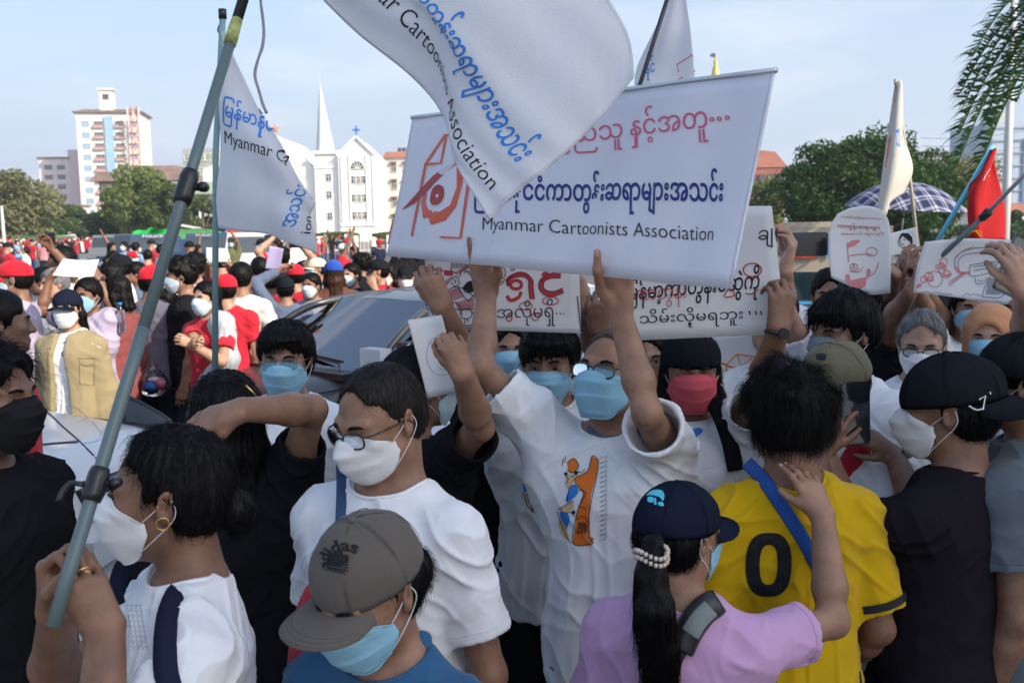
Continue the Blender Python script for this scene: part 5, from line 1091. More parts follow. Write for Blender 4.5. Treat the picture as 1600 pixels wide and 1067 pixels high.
    def draw(s, art, m, parent, name='print', px=True, off=.0016, mx=None):
        V, F = art.get(mx) if isinstance(art, Art) else art; u, v = s.uv(V) if px else (V[:, 0], V[:, 1]); sd = s.side()
        return obj(name, s.at(u, v, (s.t / 2 + off) * sd) - s.org, F, m, parent, False)
def lattice(rows): return [[P(*c) for c in r] for r in rows]
def sheet(name, label, cat, TL, TR, BR, BL, m, bulge=0, rip=None, nu=16, nv=12, thick=.0015, rot=None, group=None):
    A = [P(*c) for c in (TL, TR, BR, BL)]; G = [[A[0], A[1]], [A[3], A[2]]]; f = (lambda u, v: bulge * np.sin(np.pi * u) * (1 - .3 * v) + (rip(u, v) if rip else 0)) if bulge or rip else None
    s = Surf(G, f, thick); c = s.raw(np.array([.5]), np.array([1.]))[0]; o = empty(name, tuple(c), 0, label, cat, group); s.ob = s.build('sheet', m, o, nu, nv, c); s.root = o; return s
PAPER = mat('white_paper', (.77, .77, .77), rough=.75, noise=.03, nscale=6, trans=.22, bump=.12, bscale=25)
VINYL = mat('vinyl_banner', (.82, .82, .88), rough=.42, spec=.4, noise=.035, nscale=5, trans=.28, bump=.12, bscale=14)
FLAGM = mat('thin_white_cloth', (.84, .85, .88), rough=.9, noise=.03, nscale=9, trans=.5, bump=.25, bscale=300)
POLEM = mat('grey_green_pole', (.10, .145, .15), rough=.38, spec=.5); TAPE = mat('yellow_tape', (.30, .33, .10), rough=.3, noise=.5, nscale=60); ALU = mat('aluminium', (.6, .62, .64), rough=.3, metal=.6)
# ------------------------------------------------------------------ the big banner
bn = sheet('banner', 'large white association banner with a red eye logo held above the crowd', 'banner', (645, 184, 3.0), (1209, 110, 1.98), (1143, 452, 1.93), (602, 400, 2.98), VINYL, rip=lambda u, v: .006 * np.sin(u * 21 + v * 2) * (.3 + v) + .004 * np.sin(u * 47 + 1 + v * 3) * v, nu=90, nv=14, thick=.0025)
Z8 = lambda a: np.asarray(a, float) / 2.5806 + np.array([600, 100])
a = Art(); a.text('Myanmar Cartoonists Association', [(753, 339), (1115, 353), (1114, 383), (752, 365)], -.008); bn.draw(a, INKB, bn.ob, 'lettering')
a = Art(); a.text('ြမန်မာနိုင်ငံကာတွန်းဆရာများအသင်း', [(742, 270), (1130, 262), (1128, 338), (740, 334)], .018); bn.draw(a, INKN, bn.ob, 'lettering')
a = Art(); a.text('ြပည်သူ နှင့်အတူ', [(862, 190), (1104, 152), (1108, 222), (866, 244)], .0); [a.circle(x, y, 2.6, 2.2) for x, y in ((1113, 187), (1124, 186), (1136, 184))]; bn.draw(a, INKP, bn.ob, 'lettering')
a = Art(Z8); a.line([(115, 692), (168, 405), (250, 288), (330, 292)], 4.2, False); a.line([(115, 692), (306, 702), (352, 405), (335, 292)], 4.6, False); a.line([(165, 406), (236, 402), (254, 292)], 4.2, False)
a.fill([(152, 560), (165, 620), (205, 652), (250, 632), (290, 575), (318, 480), (326, 400), (300, 420), (296, 500), (270, 570), (232, 600), (190, 592), (172, 560), (178, 520), (160, 530)]); bn.draw(a, INKO, bn.ob, 'logo')
a = Art(Z8); a.fill([(196, 535), (205, 505), (228, 490), (250, 502), (250, 540), (232, 568), (208, 572), (197, 556)], True); bn.draw(a, mat('dark_red_ink', (.40, .045, .045), rough=.5), bn.ob, 'logo', off=.0022); a = Art(Z8); a.fill([(72, 590), (200, 455), (335, 360), (322, 385), (215, 480), (120, 565)]); bn.draw(a, mat('dark_red_ink', (.40, .045, .045), rough=.5), bn.ob, 'logo', off=.0026)
V, F = tube([bn.at([t], [0.], 0)[0] - bn.org for t in np.linspace(-.004, 1.004, 12)], .006, 8); obj('top_rod', V, F, ALU, bn.root)
V, F = tube([bn.at([1.], [t], 0)[0] - bn.org for t in np.linspace(0, 1, 8)], .0035, 6); obj('edge_hem', V, F, VINYL, bn.root)
# ------------------------------------------------------------------ hand drawn signs
Z4 = lambda a: np.asarray(a, float) / 5.714 + np.array([640, 380])
s1 = sheet('cartoon_sign', 'spiral-pad sheet with a shouting cartoon boy and red striped letters', 'sign', (662, 385, 2.86), (905, 425, 2.76), (908, 521, 2.74), (672, 513, 2.84), PAPER, .012)
k = Art(Z4)
for ln in ([(300, 440), (430, 390), (580, 480)], [(300, 440), (320, 545), (410, 530), (470, 600)], [(430, 392), (510, 510), (560, 470)], [(320, 545), (240, 500), (165, 500), (150, 560), (190, 600), (240, 560)], [(240, 560), (300, 600), (350, 670), (430, 720), (520, 735), (600, 715)], [(190, 600), (240, 680), (290, 690), (280, 620), (240, 585)], [(340, 560), (440, 600), (470, 640)], [(600, 715), (560, 610)], [(370, 320), (420, 300), (440, 360), (400, 385), (370, 350)], [(385, 330), (410, 335), (400, 360)], [(440, 300), (470, 240), (530, 260)], [(480, 270), (505, 250), (540, 290)], [(470, 400), (500, 440), (560, 430), (600, 400)], [(470, 400), (520, 345), (580, 340)], [(375, 170), (370, 240), (410, 270)], [(405, 690), (440, 660)], [(430, 700), (455, 670)], [(490, 720), (490, 680)], [(525, 700), (510, 675)], [(195, 405), (220, 400)], [(180, 430), (235, 430)], [(180, 460), (235, 445)], [(740, 290), (790, 320), (840, 300), (850, 250), (830, 215)], [(760, 350), (820, 345), (845, 320)], [(750, 250), (770, 215), (800, 250), (790, 280)], [(770, 375), (810, 370), (830, 350)]): k.line(ln, 1.3)
k.circle(502, 630, 52, 1.3, 45)
for x in range(375, 560, 14): k.line([(x, 165), (x - 4, 225)], .9, False)
k.fill([(470, 395), (520, 345), (565, 350), (585, 400), (560, 430), (510, 432)], True); k.line([(190, 730), (600, 765)], 1.4)
for ln in ([(1310, 620), (1312, 632)], [(1345, 622), (1347, 634)], [(1375, 625), (1376, 636)]): k.line(ln, 2, False)
k.line([(900, 220), (930, 225), (925, 240), (890, 238)], 1.2)
for x in np.linspace(0, 1, 14): k.circle(1500 + 30 * x, 480 + 300 * x, 6, 1.2)
s1.draw(k, INKB, s1.ob, 'drawing')
r_ = Art(Z4)
r_.hatch([(305, 240), (370, 245), (390, 290), (310, 290)], 8, 1.6).hatch([(300, 350), (370, 300), (385, 310), (330, 380)], 6, 1.6).hatch([(400, 260), (540, 175), (560, 195), (420, 285)], 12, 1.4).hatch([(310, 440), (430, 395), (480, 480), (330, 540)], 13, 1.0).hatch([(400, 530), (580, 480), (565, 600), (430, 600)], 14, 1.0)
def outl(pts, n): # striped block letter: outline in ink plus hatching
    r_.line(pts, 1.2, True)
r_._add(*ribbon(Z4(circ(945, 370, 50, 38, 0, 360)), 5.2)); r_.line([(880, 380), (880, 320), (940, 285), (1020, 280), (1075, 330), (1080, 400), (1090, 500)], 7.2); r_.line([(860, 470), (900, 510), (970, 480), (990, 430)], 5.5)
r_.line([(1350, 290), (1260, 290), (1185, 330), (1170, 390), (1210, 440), (1290, 450), (1370, 420)], 8.2); r_.line([(1180, 290), (1210, 265), (1235, 285)], 5.5); r_.line([(185, 705), (190, 730), (230, 725), (285, 718)], 1.2); r_.text('ဟုတ်', [(190, 690), (285, 700), (285, 728), (190, 722)])
s1.draw(r_, INKR, s1.ob, 'drawing', off=.0012)
k = Art(Z4)
for t in (-1, 1): k.line([(880 - 14 * t, 385), (868 + 14 * t, 320), (940, 285 - 20 * t), (1020, 280 - 18 * t), (1075 + 20 * t, 325), (1080 + 22 * t, 400), (1092 + 22 * t, 500)], .9)
for t in (-1, 1): k.line([(1350, 290 - 20 * t), (1262, 290 - 22 * t), (1188 - 20 * t, 330), (1172 - 22 * t, 390), (1210 - 10 * t, 440 + 22 * t), (1290, 450 + 22 * t), (1370, 420 + 22 * t)], .9)
k.text('အလိုမရှိ', [(775, 530), (1300, 490), (1300, 740), (775, 730)], -.004); s1.draw(k, INKB, s1.ob, 'lettering', off=.002)
r_ = Art(Z4); r_.circle(1035, 562, 58, 1.6, 34); r_.circle(1257, 515, 72, 1.6, 36); r_.circle(885, 668, 26, 2, 28); r_.circle(1120, 655, 36, 1.5, 34); s1.draw(r_, INKR, s1.ob, 'drawing', off=.003)
Z1 = lambda a: np.asarray(a, float) / 2.6667 + np.array([660, 360])
s2 = sheet('lettered_sign', 'large white sheet of handwritten lines in black and red ink, right of the banner', 'sign', (960, 322, 2.62), (1206, 322, 2.50), (1229, 522, 2.48), (972, 533, 2.60), PAPER, .010)
k = Art(Z1); k.text('ြမန်မာ့ကာတွန်းမဆွဲကို', [(850, 205), (1410, 140), (1400, 290), (850, 330)], .012); k.text('သိမ်းလို့မရဘူး', [(905, 330), (1335, 310), (1335, 395), (905, 415)], .0); k.text('ချင်', [(1400, -30), (1510, -60), (1510, 70), (1400, 75)], 0); [k.line([(x, 335), (x + 3, 352)], 2.2, False) for x in (1362, 1388, 1410)]; s2.draw(k, INKB, s2.ob, 'lettering')
k = Art(Z1); k.line([(1255, 275), (1280, 240), (1300, 270), (1260, 280)], 2, True); k.circle(1375, 165, 38, 2, 28); k.line([(1345, 262), (1370, 265), (1400, 245)], 2); k.text('ကာတွန်း', [(885, 215), (1100, 195), (1100, 320), (885, 330)], -.012); s2.draw(k, INKR, s2.ob, 'lettering', off=.003)
s3 = sheet('face_drawing', 'curled white paper with a faint pencil face, held over the black cap', 'paper', (637, 500, 2.62), (690, 492, 2.62), (722, 612, 2.60), (668, 622, 2.60), PAPER, .02)
k = Art(); k.circle(690, 555, 24, 1.2, 32); k.line([(678, 548), (684, 545), (690, 548)], 1.2); k.line([(696, 547), (702, 544), (708, 547)], 1.2); k.line([(693, 552), (690, 563), (695, 566)], 1.1); k.line([(684, 574), (692, 578), (702, 573)], 1.4); [k.line([(670 + i * 4, 530 - i), (668 + i * 5, 545)], 1) for i in range(9)]; s3.draw(k, INKLG, s3.ob, 'drawing')
Zr = lambda a: np.asarray(a, float) / 5.1613 + np.array([1290, 320])
rows = [[(1309, 334, 3.5), (1330, 325, 3.5), (1358, 322, 3.5), (1381, 330, 3.5)], [(1297, 356, 3.5), (1326, 352, 3.51), (1360, 351, 3.51), (1390, 352, 3.5)], [(1295, 400, 3.5), (1328, 401, 3.52), (1360, 402, 3.52), (1392, 402, 3.5)], [(1299, 434, 3.5), (1325, 446, 3.52), (1356, 460, 3.52), (1391, 458, 3.5)]]
def surf_thing(name, label, cat, rows, m, rip=None, nu=26, nv=20, thick=.0015, part='sheet', group=None, parent=None):
    s = Surf(lattice(rows), rip, thick); c = s.raw(np.array([.5]), np.array([1.]))[0]; o = parent or empty(name, tuple(c), 0, label, cat, group); org = c if parent is None else np.array(parent.location); s.ob = s.build(part, m, o, nu, nv, org); s.root = o; return s
s4 = surf_thing('red_cartoon_sign', 'rounded white sheet with a red cartoon face drawn on it', 'sign', rows, PAPER)
k = Art(Zr); k.text('ကာတွန်းဆရာများ', [(95, 140), (440, 160), (440, 215), (95, 205)], .012); k.text('တော်လှန်ရေးကာလ', [(120, 80), (460, 100), (460, 130), (120, 115)]); k.text('အောင်ရမည်', [(120, 220), (470, 215), (470, 250), (120, 255)]); s4.draw(k, INKR, s4.ob, 'lettering')
k = Art(Zr); k.fill([(175, 350), (185, 305), (230, 285), (275, 290), (230, 330)], True); k.fill([(160, 560), (190, 560), (200, 610), (330, 580), (330, 525), (350, 510), (368, 545), (330, 600), (320, 660), (250, 690), (190, 650), (160, 610)]); k.line([(195, 520), (230, 530), (270, 515)], 2); s4.draw(k, INKPR, s4.ob, 'drawing')
k = Art(Zr); k.line([(175, 300), (178, 400), (185, 460)], 1); k.line([(190, 410), (280, 400), (380, 400)], 1); k.circle(370, 380, 45, 1, 35); k.circle(225, 492, 30, 1, 18); k.line([(430, 460), (400, 540), (350, 580)], 1); k.line([(190, 540), (270, 540), (300, 500)], 1); k.circle(225, 490, 4, 1.5); s4.draw(k, INKR, s4.ob, 'drawing', off=.002)
rows = [[(1445, 378, 3.0), (1500, 373, 2.98), (1560, 374, 2.96), (1622, 378, 2.92)], [(1432, 420, 3.0), (1495, 424, 2.99), (1555, 424, 2.97), (1612, 425, 2.92)], [(1427, 457, 3.0), (1480, 463, 2.98), (1530, 470, 2.96), (1574, 476, 2.92)]]
s5 = surf_thing('gun_sign', 'white sheet drawn with a pistol and red flowers at the right edge', 'sign', rows, PAPER)
k = Art(Zr)
for ln in ([(1165, 485), (1340, 460), (1420, 460)], [(1165, 485), (1170, 575), (1330, 550)], [(1340, 460), (1345, 550), (1310, 600), (1265, 730), (1300, 745), (1420, 745), (1470, 650)], [(1190, 500), (1320, 485)], [(1195, 530), (1325, 510)], [(1205, 590), (1215, 635), (1270, 635), (1295, 590)], [(1230, 600), (1240, 620), (1270, 610)], [(1040, 500), (1045, 430), (1100, 380), (1200, 350), (1285, 345)], [(1075, 530), (1070, 450), (1130, 400), (1290, 380)], [(1285, 345), (1290, 380)], [(1350, 470), (1400, 520), (1440, 500)]): k.line(ln, 1.3)
k.circle(1395, 490, 22, 1.2); k.circle(1385, 555, 18, 1.2)
k.text('...', [(1300, 690), (1310, 690), (1310, 700), (1300, 700)]) if False else None
for i in range(13): k.line([(1320 + i * 9, 590), (1290 + i * 9, 725)], .7, False)
for i in range(12): k.line([(1300, 600 + i * 11), (1440, 590 + i * 12)], .6, False)
k.line([(780, 705), (820, 700), (850, 712), (890, 702), (940, 715), (1020, 720)], .9); k.line([(1105, 735), (1140, 715), (1170, 730), (1200, 722), (1270, 740)], .9); k.text('ဟိန်း', [(1350, 770), (1440, 780), (1440, 798), (1350, 788)]); s5.draw(k, INKG, s5.ob, 'drawing')
k = Art(Zr); k.line([(1045, 500), (1080, 545), (1165, 550)], 4); k.line([(1040, 440), (1100, 375), (1200, 335)], 1.5); [k.circle(x, y, r, 1.8) for x, y, r in ((830, 580, 34), (790, 600, 25), (850, 600, 18), (940, 530, 26), (980, 560, 28), (955, 510, 16), (935, 485, 18), (900, 500, 14))]; k.fill([(725, 680), (735, 640), (775, 630), (770, 660)]); k.fill([(935, 570), (1010, 550), (1015, 570), (950, 588)]); s5.draw(k, INKPR, s5.ob, 'drawing', off=.0012)
k = Art(Zr); [k.line([(990, 660 - i * 18), (1120, 560 - i * 10)], .8, False) for i in range(3)]; k.circle(880, 600, 60, .9, 66); k.circle(950, 460, 30, .9, 30); s5.draw(k, INKR, s5.ob, 'drawing', off=.002)
s6 = sheet('portrait_sheet', 'small white sheet with a black ink portrait of a woman, between the two big drawings', 'paper', (1388, 366, 4.3), (1431, 355, 4.3), (1437, 392, 4.3), (1388, 402, 4.3), PAPER, .01)
k = Art(Zr); k.fill([(600, 260), (620, 228), (670, 230), (700, 262), (705, 300), (692, 350), (685, 300), (655, 275), (625, 250), (605, 285)]); k.line([(600, 270), (590, 300), (605, 330), (640, 350), (680, 345)], 1.1); k.line([(600, 290), (612, 287)], 1.2); k.line([(630, 285), (648, 280)], 1.2); k.line([(615, 320), (640, 318)], 1.4); k.line([(612, 295), (607, 308), (616, 310)], 1); s6.draw(k, INKB, s6.ob, 'drawing')
s7 = sheet('lilac_leaflet', 'lilac leaflet held up by the man in the checked shirt', 'paper', (421, 384, 8.6), (443, 389, 8.6), (437, 424, 8.6), (414, 420, 8.6), mat('lilac_paper', (.50, .44, .68), trans=.25), .01); 
s8 = sheet('raised_paper', 'white paper held flat overhead by the man behind the khaki jacket', 'paper', (99, 404, 6.3), (155, 405, 6.5), (146, 432, 6.3), (82, 430, 6.1), PAPER, .01)
for i, (x0, x1, y0, y1, d, L_) in enumerate(((322, 338, 387, 411, 9.6, 'small white card held up left of the thin flag pole'), (340, 356, 388, 410, 9.6, 'small white card held up right of the thin flag pole'))): sheet('white_card', L_, 'paper', (x0, y0, d), (x1, y0, d), (x1, y1, d), (x0, y1, d), PAPER)
# sheet with the logo behind the pink mask
rows = [[(1108, 526, 3.3), (1160, 522, 3.28), (1206, 520, 3.26)], [(1112, 580, 3.3), (1160, 578, 3.3), (1200, 575, 3.27)], [(1120, 640, 3.3), (1160, 640, 3.3), (1196, 636, 3.28)]]
s9 = surf_thing('logo_poster', 'white poster with an orange outline and red eye logo, behind the pink masked man', 'poster', rows, PAPER)
k = Art(Z1); k.line([(1265, 560), (1310, 515), (1380, 525), (1410, 565)], 2.6, False); k.line([(1310, 515), (1330, 565), (1375, 530)], 2.4, False); k.line([(1265, 560), (1275, 660), (1330, 655)], 2.6, False); s9.draw(k, mat('amber_ink', (.75, .30, .08)), s9.ob, 'logo')
k = Art(Z1); k.fill([(1282, 605), (1300, 590), (1325, 600), (1330, 625), (1310, 642), (1287, 630)], True); k.line([(1220, 540), (1290, 570), (1350, 580), (1390, 600)], 3); k.circle(1305, 620, 55, 2.4, 50, 20, 230); s9.draw(k, INKO, s9.ob, 'logo', off=.002)
# ------------------------------------------------------------------ flags
def pole(o, pts, r, m, name='pole', seg=12, **k):
    org = np.array(o.location); V, F = tube([P(*p) - org for p in pts], r, seg); return obj(name, V, F, m, o, **k)
# big flag carried by the man at the lower left
b0, b1 = P(116, 868, 1.36), P(380, 0, 1.82); top = b0 + (b1 - b0) * 1.52
fo = empty('big_flag', tuple(b0), 0, 'big white flag on a long grey pole, hanging over the top of the photo', 'flag')
seg_ = [b0 + (b1 - b0) * t - b0 for t in (-.10, .355, .90, 1.52)]
V, F = tube(spline(seg_[:2], 6), .0100, 16); obj('pole', V, F, POLEM, fo); V, F = tube([seg_[1], seg_[2]], .0094, 16); obj('pole', V, F, POLEM, fo)
tp_ = b0 + (b1 - b0) * .955 - b0; V, F = tube([seg_[2], seg_[2] + (tp_ - seg_[2]) * .25, tp_], np.array([.0108, .0114, .0098]), 16); obj('tape', V, F, TAPE, fo); V, F = tube([tp_, seg_[3]], .0095, 14); obj('pole', V, F, mat('dark_tube', (.02, .025, .03), rough=.3), fo)
dn = (b1 - b0) / np.linalg.norm(b1 - b0)
for t, L_ in ((.105, .05), (.61, .06)):
    c = (b1 - b0) * t; m = MB(); m.tube([c - dn * L_ / 2, c - dn * L_ * .3, c + dn * L_ * .3, c + dn * L_ / 2], np.array([.0135, .0155, .0155, .013]), 14); sx_ = np.array([1., .2, 0]); t > .3 or m.tube(spline([c - sx_ * .015, c - sx_ * .034 + dn * .004, c - sx_ * .042 - dn * .008, c - sx_ * .043 - dn * .022], 9), .0040, 7)
    m.tube([c + sx_ * .010, c + sx_ * .024], .0062, 8); m.tube([c + sx_ * .026 + np.array([0, -.008, 0]), c + sx_ * .026 + np.array([0, .008, 0])], .0085, 10); m.build('clamp', plastic('black_clamp', (.012, .012, .013), .35), fo, True)
D1 = 1.86
rows = [[(640, -330, 1.95), (740, -250, 1.98), (840, -150, 1.95), (905, -70, 1.9), (950, 0, 1.88), (984, 58, 1.86), (991, 122, 1.84)],
        [(550, -260, 1.95), (640, -190, 1.95), (740, -110, 1.9), (812, -30, 1.86), (862, 50, 1.84), (905, 130, 1.83), (925, 200, 1.82)],
        [(480, -200, 1.95), (548, -125, 1.93), (640, -48, 1.88), (708, 32, 1.84), (762, 112, 1.82), (812, 195, 1.80), (866, 256, 1.80)],
        [(430, -150, 1.95), (505, -85, 1.93), (612, -12, 1.90), (672, 62, 1.88), (703, 138, 1.88), (742, 228, 1.84), (806, 305, 1.80)],
        [(400, -120, 1.95), (462, -42, 1.95), (548, 48, 1.94), (640, 118, 1.94), (688, 182, 1.93), (722, 258, 1.87), (765, 345, 1.80)]]
fl = surf_thing('flag_cloth', '', '', rows, FLAGM, rip=lambda u, v: .010 * np.sin(u * 7 + v * 5) * v + .006 * np.sin(u * 16 - v * 9) + .003 * np.sin(v * 31 + u * 11), nu=90, nv=60, thick=.0012, part='cloth', parent=fo)
a = Art(); a.text('ြမန်မာနိုင်ငံကာတွန်းဆရာများအသင်း', [(.10, .44), (.93, .46), (.93, .70), (.10, .66)], .012); fl.draw(a, INKBL, fl.ob, 'lettering', px=False, mx=.012)
a = Art(); a.text('Myanmar Cartoonists Association', [(.16, .72), (.95, .755), (.95, .90), (.16, .84)], -.004); fl.draw(a, INKB, fl.ob, 'lettering', px=False, mx=.012)
for v_ in (.012, .988): V, F = tube(fl.at(np.linspace(.0, 1, 70), np.full(70, v_), 0) - fl.org, .0016, 5); obj('hem', V, F, FLAGM, fl.ob)
V, F = tube(fl.at(np.full(40, .99), np.linspace(0, 1, 40), 0) - fl.org, .0016, 5); obj('hem', V, F, FLAGM, fl.ob)
q = np.array([P(x, y, 1.9) for x, y in ((409, -40), (408, 0), (412, 60), (398, 112), (404, 140), (416, 178))]); G = []
V, F = tube(spline(q, 40), .0028, 6); V = V + vnoise(V, 60)[:, None] * .0012; tag(obj('cloth_tie', V, F, mat('grey_ribbon', (.30, .30, .36))), 'frayed grey cloth tie dangling beside the small flag', 'ribbon')
# small flag at its right
def flag(label, polepts, r, rows, pm, cm=FLAGM, rip=None, nu=40, nv=30):
    p0 = P(*polepts[-1]); o = empty('flag', tuple(p0), 0, label, 'flag'); pole(o, polepts, r, pm); s = surf_thing('flag', label, 'flag', rows, cm, rip or (lambda u, v: .012 * np.sin(u * 9 + v * 4) * u + .006 * np.sin(v * 13)), nu, nv, .0015, 'cloth', parent=o); return o, s
rows = [[(347, 48, 2.7), (385, 130, 2.7), (414, 190, 2.68), (450, 242, 2.68), (491, 309, 2.7)], [(345, 150, 2.7), (374, 190, 2.67), (409, 226, 2.65), (447, 264, 2.64), (486, 322, 2.67)], [(342, 250, 2.7), (371, 268, 2.66), (407, 292, 2.64), (444, 317, 2.62), (484, 346, 2.66)], [(340, 357, 2.7), (375, 362, 2.66), (415, 366, 2.64), (458, 382, 2.62), (499, 397, 2.65)]]
f2, c2 = flag('white association flag on a thin pole left of the church', [(348, 28, 2.72), (345, 90, 2.72), (337, 240, 2.72), (336, 600, 2.72)], .0085, rows, mat('teal_tube', (.20, .34, .35), rough=.3), nu=70, nv=50)
a = Art(); a.text('ြမန်မာနိုင်', [(352, 150), (428, 172), (424, 224), (350, 196)], .012); c2.draw(a, INKBL, c2.ob, 'lettering', mx=6)
a = Art(); a.text('Myanmar Ca', [(351, 204), (456, 238), (452, 262), (349, 230)], -.002); c2.draw(a, INKB, c2.ob, 'lettering', mx=6)
a = Art(); a.text('အသင်း', [(430, 352), (452, 286), (478, 290), (458, 356)], .01); c2.draw(a, INKBL, c2.ob, 'lettering', mx=6); a = Art(); a.text('ion', [(466, 366), (474, 338), (485, 340), (480, 368)]); c2.draw(a, INKB, c2.ob, 'lettering', mx=6)
m = MB(); t_ = P(348, 30, 2.72) - np.array(f2.location); m.tube([t_, t_ + (0, 0, .025)], .011, 8); m.tube(spline([t_, t_ + (-.015, 0, -.03), t_ + (.0, 0, -.05), t_ + (-.01, 0, -.09)], 10), .002, 4); m.build('cap', M_BLK, f2, True)
rows = [[(1046, -10, 3.3), (1056, -14, 3.3), (1072, -8, 3.3)], [(1022, 50, 3.3), (1048, 52, 3.28), (1079, 55, 3.27)], [(994, 108, 3.3), (1040, 126, 3.27), (1086, 124, 3.25)], [(994, 160, 3.3), (1040, 166, 3.27), (1086, 164, 3.25)]]
f3, c3 = flag('white flag on a dark pole rising behind the banner top', [(1052, -30, 3.26), (1000, 132, 3.26), (985, 180, 3.27)], .007, rows, plastic('dark_pole', (.02, .02, .03)))
a = Art(); a.line([(1060, 112), (1058, 100), (1082, 88), (1086, 92)], 2, False); a.line([(1060, 124), (1086, 112)], 2.5, False); c3.draw(a, INKPR, c3.ob, 'logo'); a = Art(); a.text('နိုင်', [(1008, 90), (1022, 86), (1024, 124), (1010, 128)]); c3.draw(a, INKBL, c3.ob, 'lettering')
FLAGC = mat('cream_flag_cloth', (.72, .69, .64), rough=.9, noise=.04, nscale=9, trans=.4)
rows = [[(1399, 128, 6.6), (1403, 128, 6.6), (1406, 134, 6.6)], [(1386, 190, 6.6), (1402, 200, 6.5), (1418, 212, 6.6)], [(1373, 265, 6.6), (1398, 268, 6.45), (1427, 264, 6.6)], [(1366, 322, 6.6), (1384, 336, 6.45), (1408, 302, 6.6)]]
f4, c4 = flag('cream sunlit flag with a faded logo in front of the round tree', [(1399, 124, 6.62), (1420, 265, 6.62), (1438, 420, 6.62)], .012, rows, mat('bamboo', (.35, .33, .26)), FLAGC, lambda u, v: .03 * np.sin(u * 8 + v * 2))
a = Art(); a.text('ြမ', [(1400, 204), (1412, 202), (1414, 232), (1400, 232)]); c4.draw(a, INKBL, c4.ob, 'lettering'); a = Art(); a.line([(1378, 262), (1384, 218), (1396, 212)], 2.5, False); a.line([(1380, 240), (1396, 236)], 3, False); a.line([(1378, 252), (1398, 244)], 2.5, False); c4.draw(a, INKO, c4.ob, 'logo')
REDF = mat('red_flag_cloth', (.55, .022, .025), rough=.8, trans=.4)
rows = [[(1549, 233, 6.0), (1551, 234, 6.0), (1553, 238, 6.0)], [(1527, 268, 6.0), (1541, 276, 5.93), (1557, 286, 6.0)], [(1508, 297, 6.0), (1532, 322, 5.9), (1563, 330, 6.0)], [(1514, 372, 6.0), (1538, 376, 5.9), (1566, 374, 6.0)]]
f5, c5 = flag('red flag with a white star on a light blue pole at the right', [(1551, 229, 6.03), (1458, 388, 6.03)], .014, rows, mat('light_blue_pole', (.12, .50, .68), rough=.4), REDF, lambda u, v: .03 * np.sin(u * 9 + v * 3))
a = Art(); cx_, cy_ = 1541, 278; a.fill([(cx_ + (9 if i % 2 == 0 else 3.6) * math.sin(i * math.pi / 5 + .3) * .7, cy_ - (12 if i % 2 == 0 else 4.8) * math.cos(i * math.pi / 5 + .3)) for i in range(10)]); c5.draw(a, WHITE, c5.ob, 'star')
a = Art(); a.line([(1518, 366), (1528, 360), (1534, 372)], 3); c5.draw(a, mat('yellow_print', (.7, .35, .02)), c5.ob, 'peacock_tip')
dp = empty('bare_pole', tuple(P(1437, 432, 3.05)), 0, 'grey telescopic pole slanting in from the right edge', 'pole'); pole(dp, [(1437, 432, 3.05), (1540, 336, 2.9)], .0075, POLEM); pole(dp, [(1540, 336, 2.9), (1660, 212, 2.7)], .0058, mat('light_tube', (.35, .36, .38), rough=.3)); pole(dp, [(1534, 341, 2.91), (1546, 330, 2.89)], .013, M_BLK, 'clamp')
# ------------------------------------------------------------------ umbrellas
def umbrella(label, c, rad, drop, tilt, m, n=8):
    o = empty('umbrella', tuple(c), 0, label, 'umbrella'); o.rotation_euler = (R(tilt[0]), R(tilt[1]), R(tilt[2])); V = []; k = 9; K = n * 4
    for i in range(k):
        t = i / (k - 1)
        for j in range(K): ph = 2 * math.pi * j / K; sg = abs(math.sin(ph * n / 2)); V.append((rad * t * math.cos(ph) * (1 - .055 * sg * t), rad * t * math.sin(ph) * (1 - .055 * sg * t), -drop * t ** 2.1 + .02 * sg * t * (1 - t)))
    F = [(i * K + j, i * K + (j + 1) % K, (i + 1) * K + (j + 1) % K, (i + 1) * K + j) for i in range(k - 1) for j in range(K)]; obj('canopy', V, F, m, o)
    for j in range(n): ph = 2 * math.pi * j / n; pts = [(rad * t * math.cos(ph), rad * t * math.sin(ph), -drop * t ** 2.1 - .006) for t in np.linspace(0, 1, 7)]; V2, F2 = tube(pts, .004, 5); rb_ = obj('rib', V2, F2, M_BLK, o); V2, F2 = tube([pts[4], (0, 0, -drop * 1.35)], .003, 4); obj('stretcher', V2, F2, M_BLK, rb_)
    V2, F2 = tube([(0, 0, .05), (0, 0, -.75)], .006, 7); obj('shaft', V2, F2, ALU, o); return o
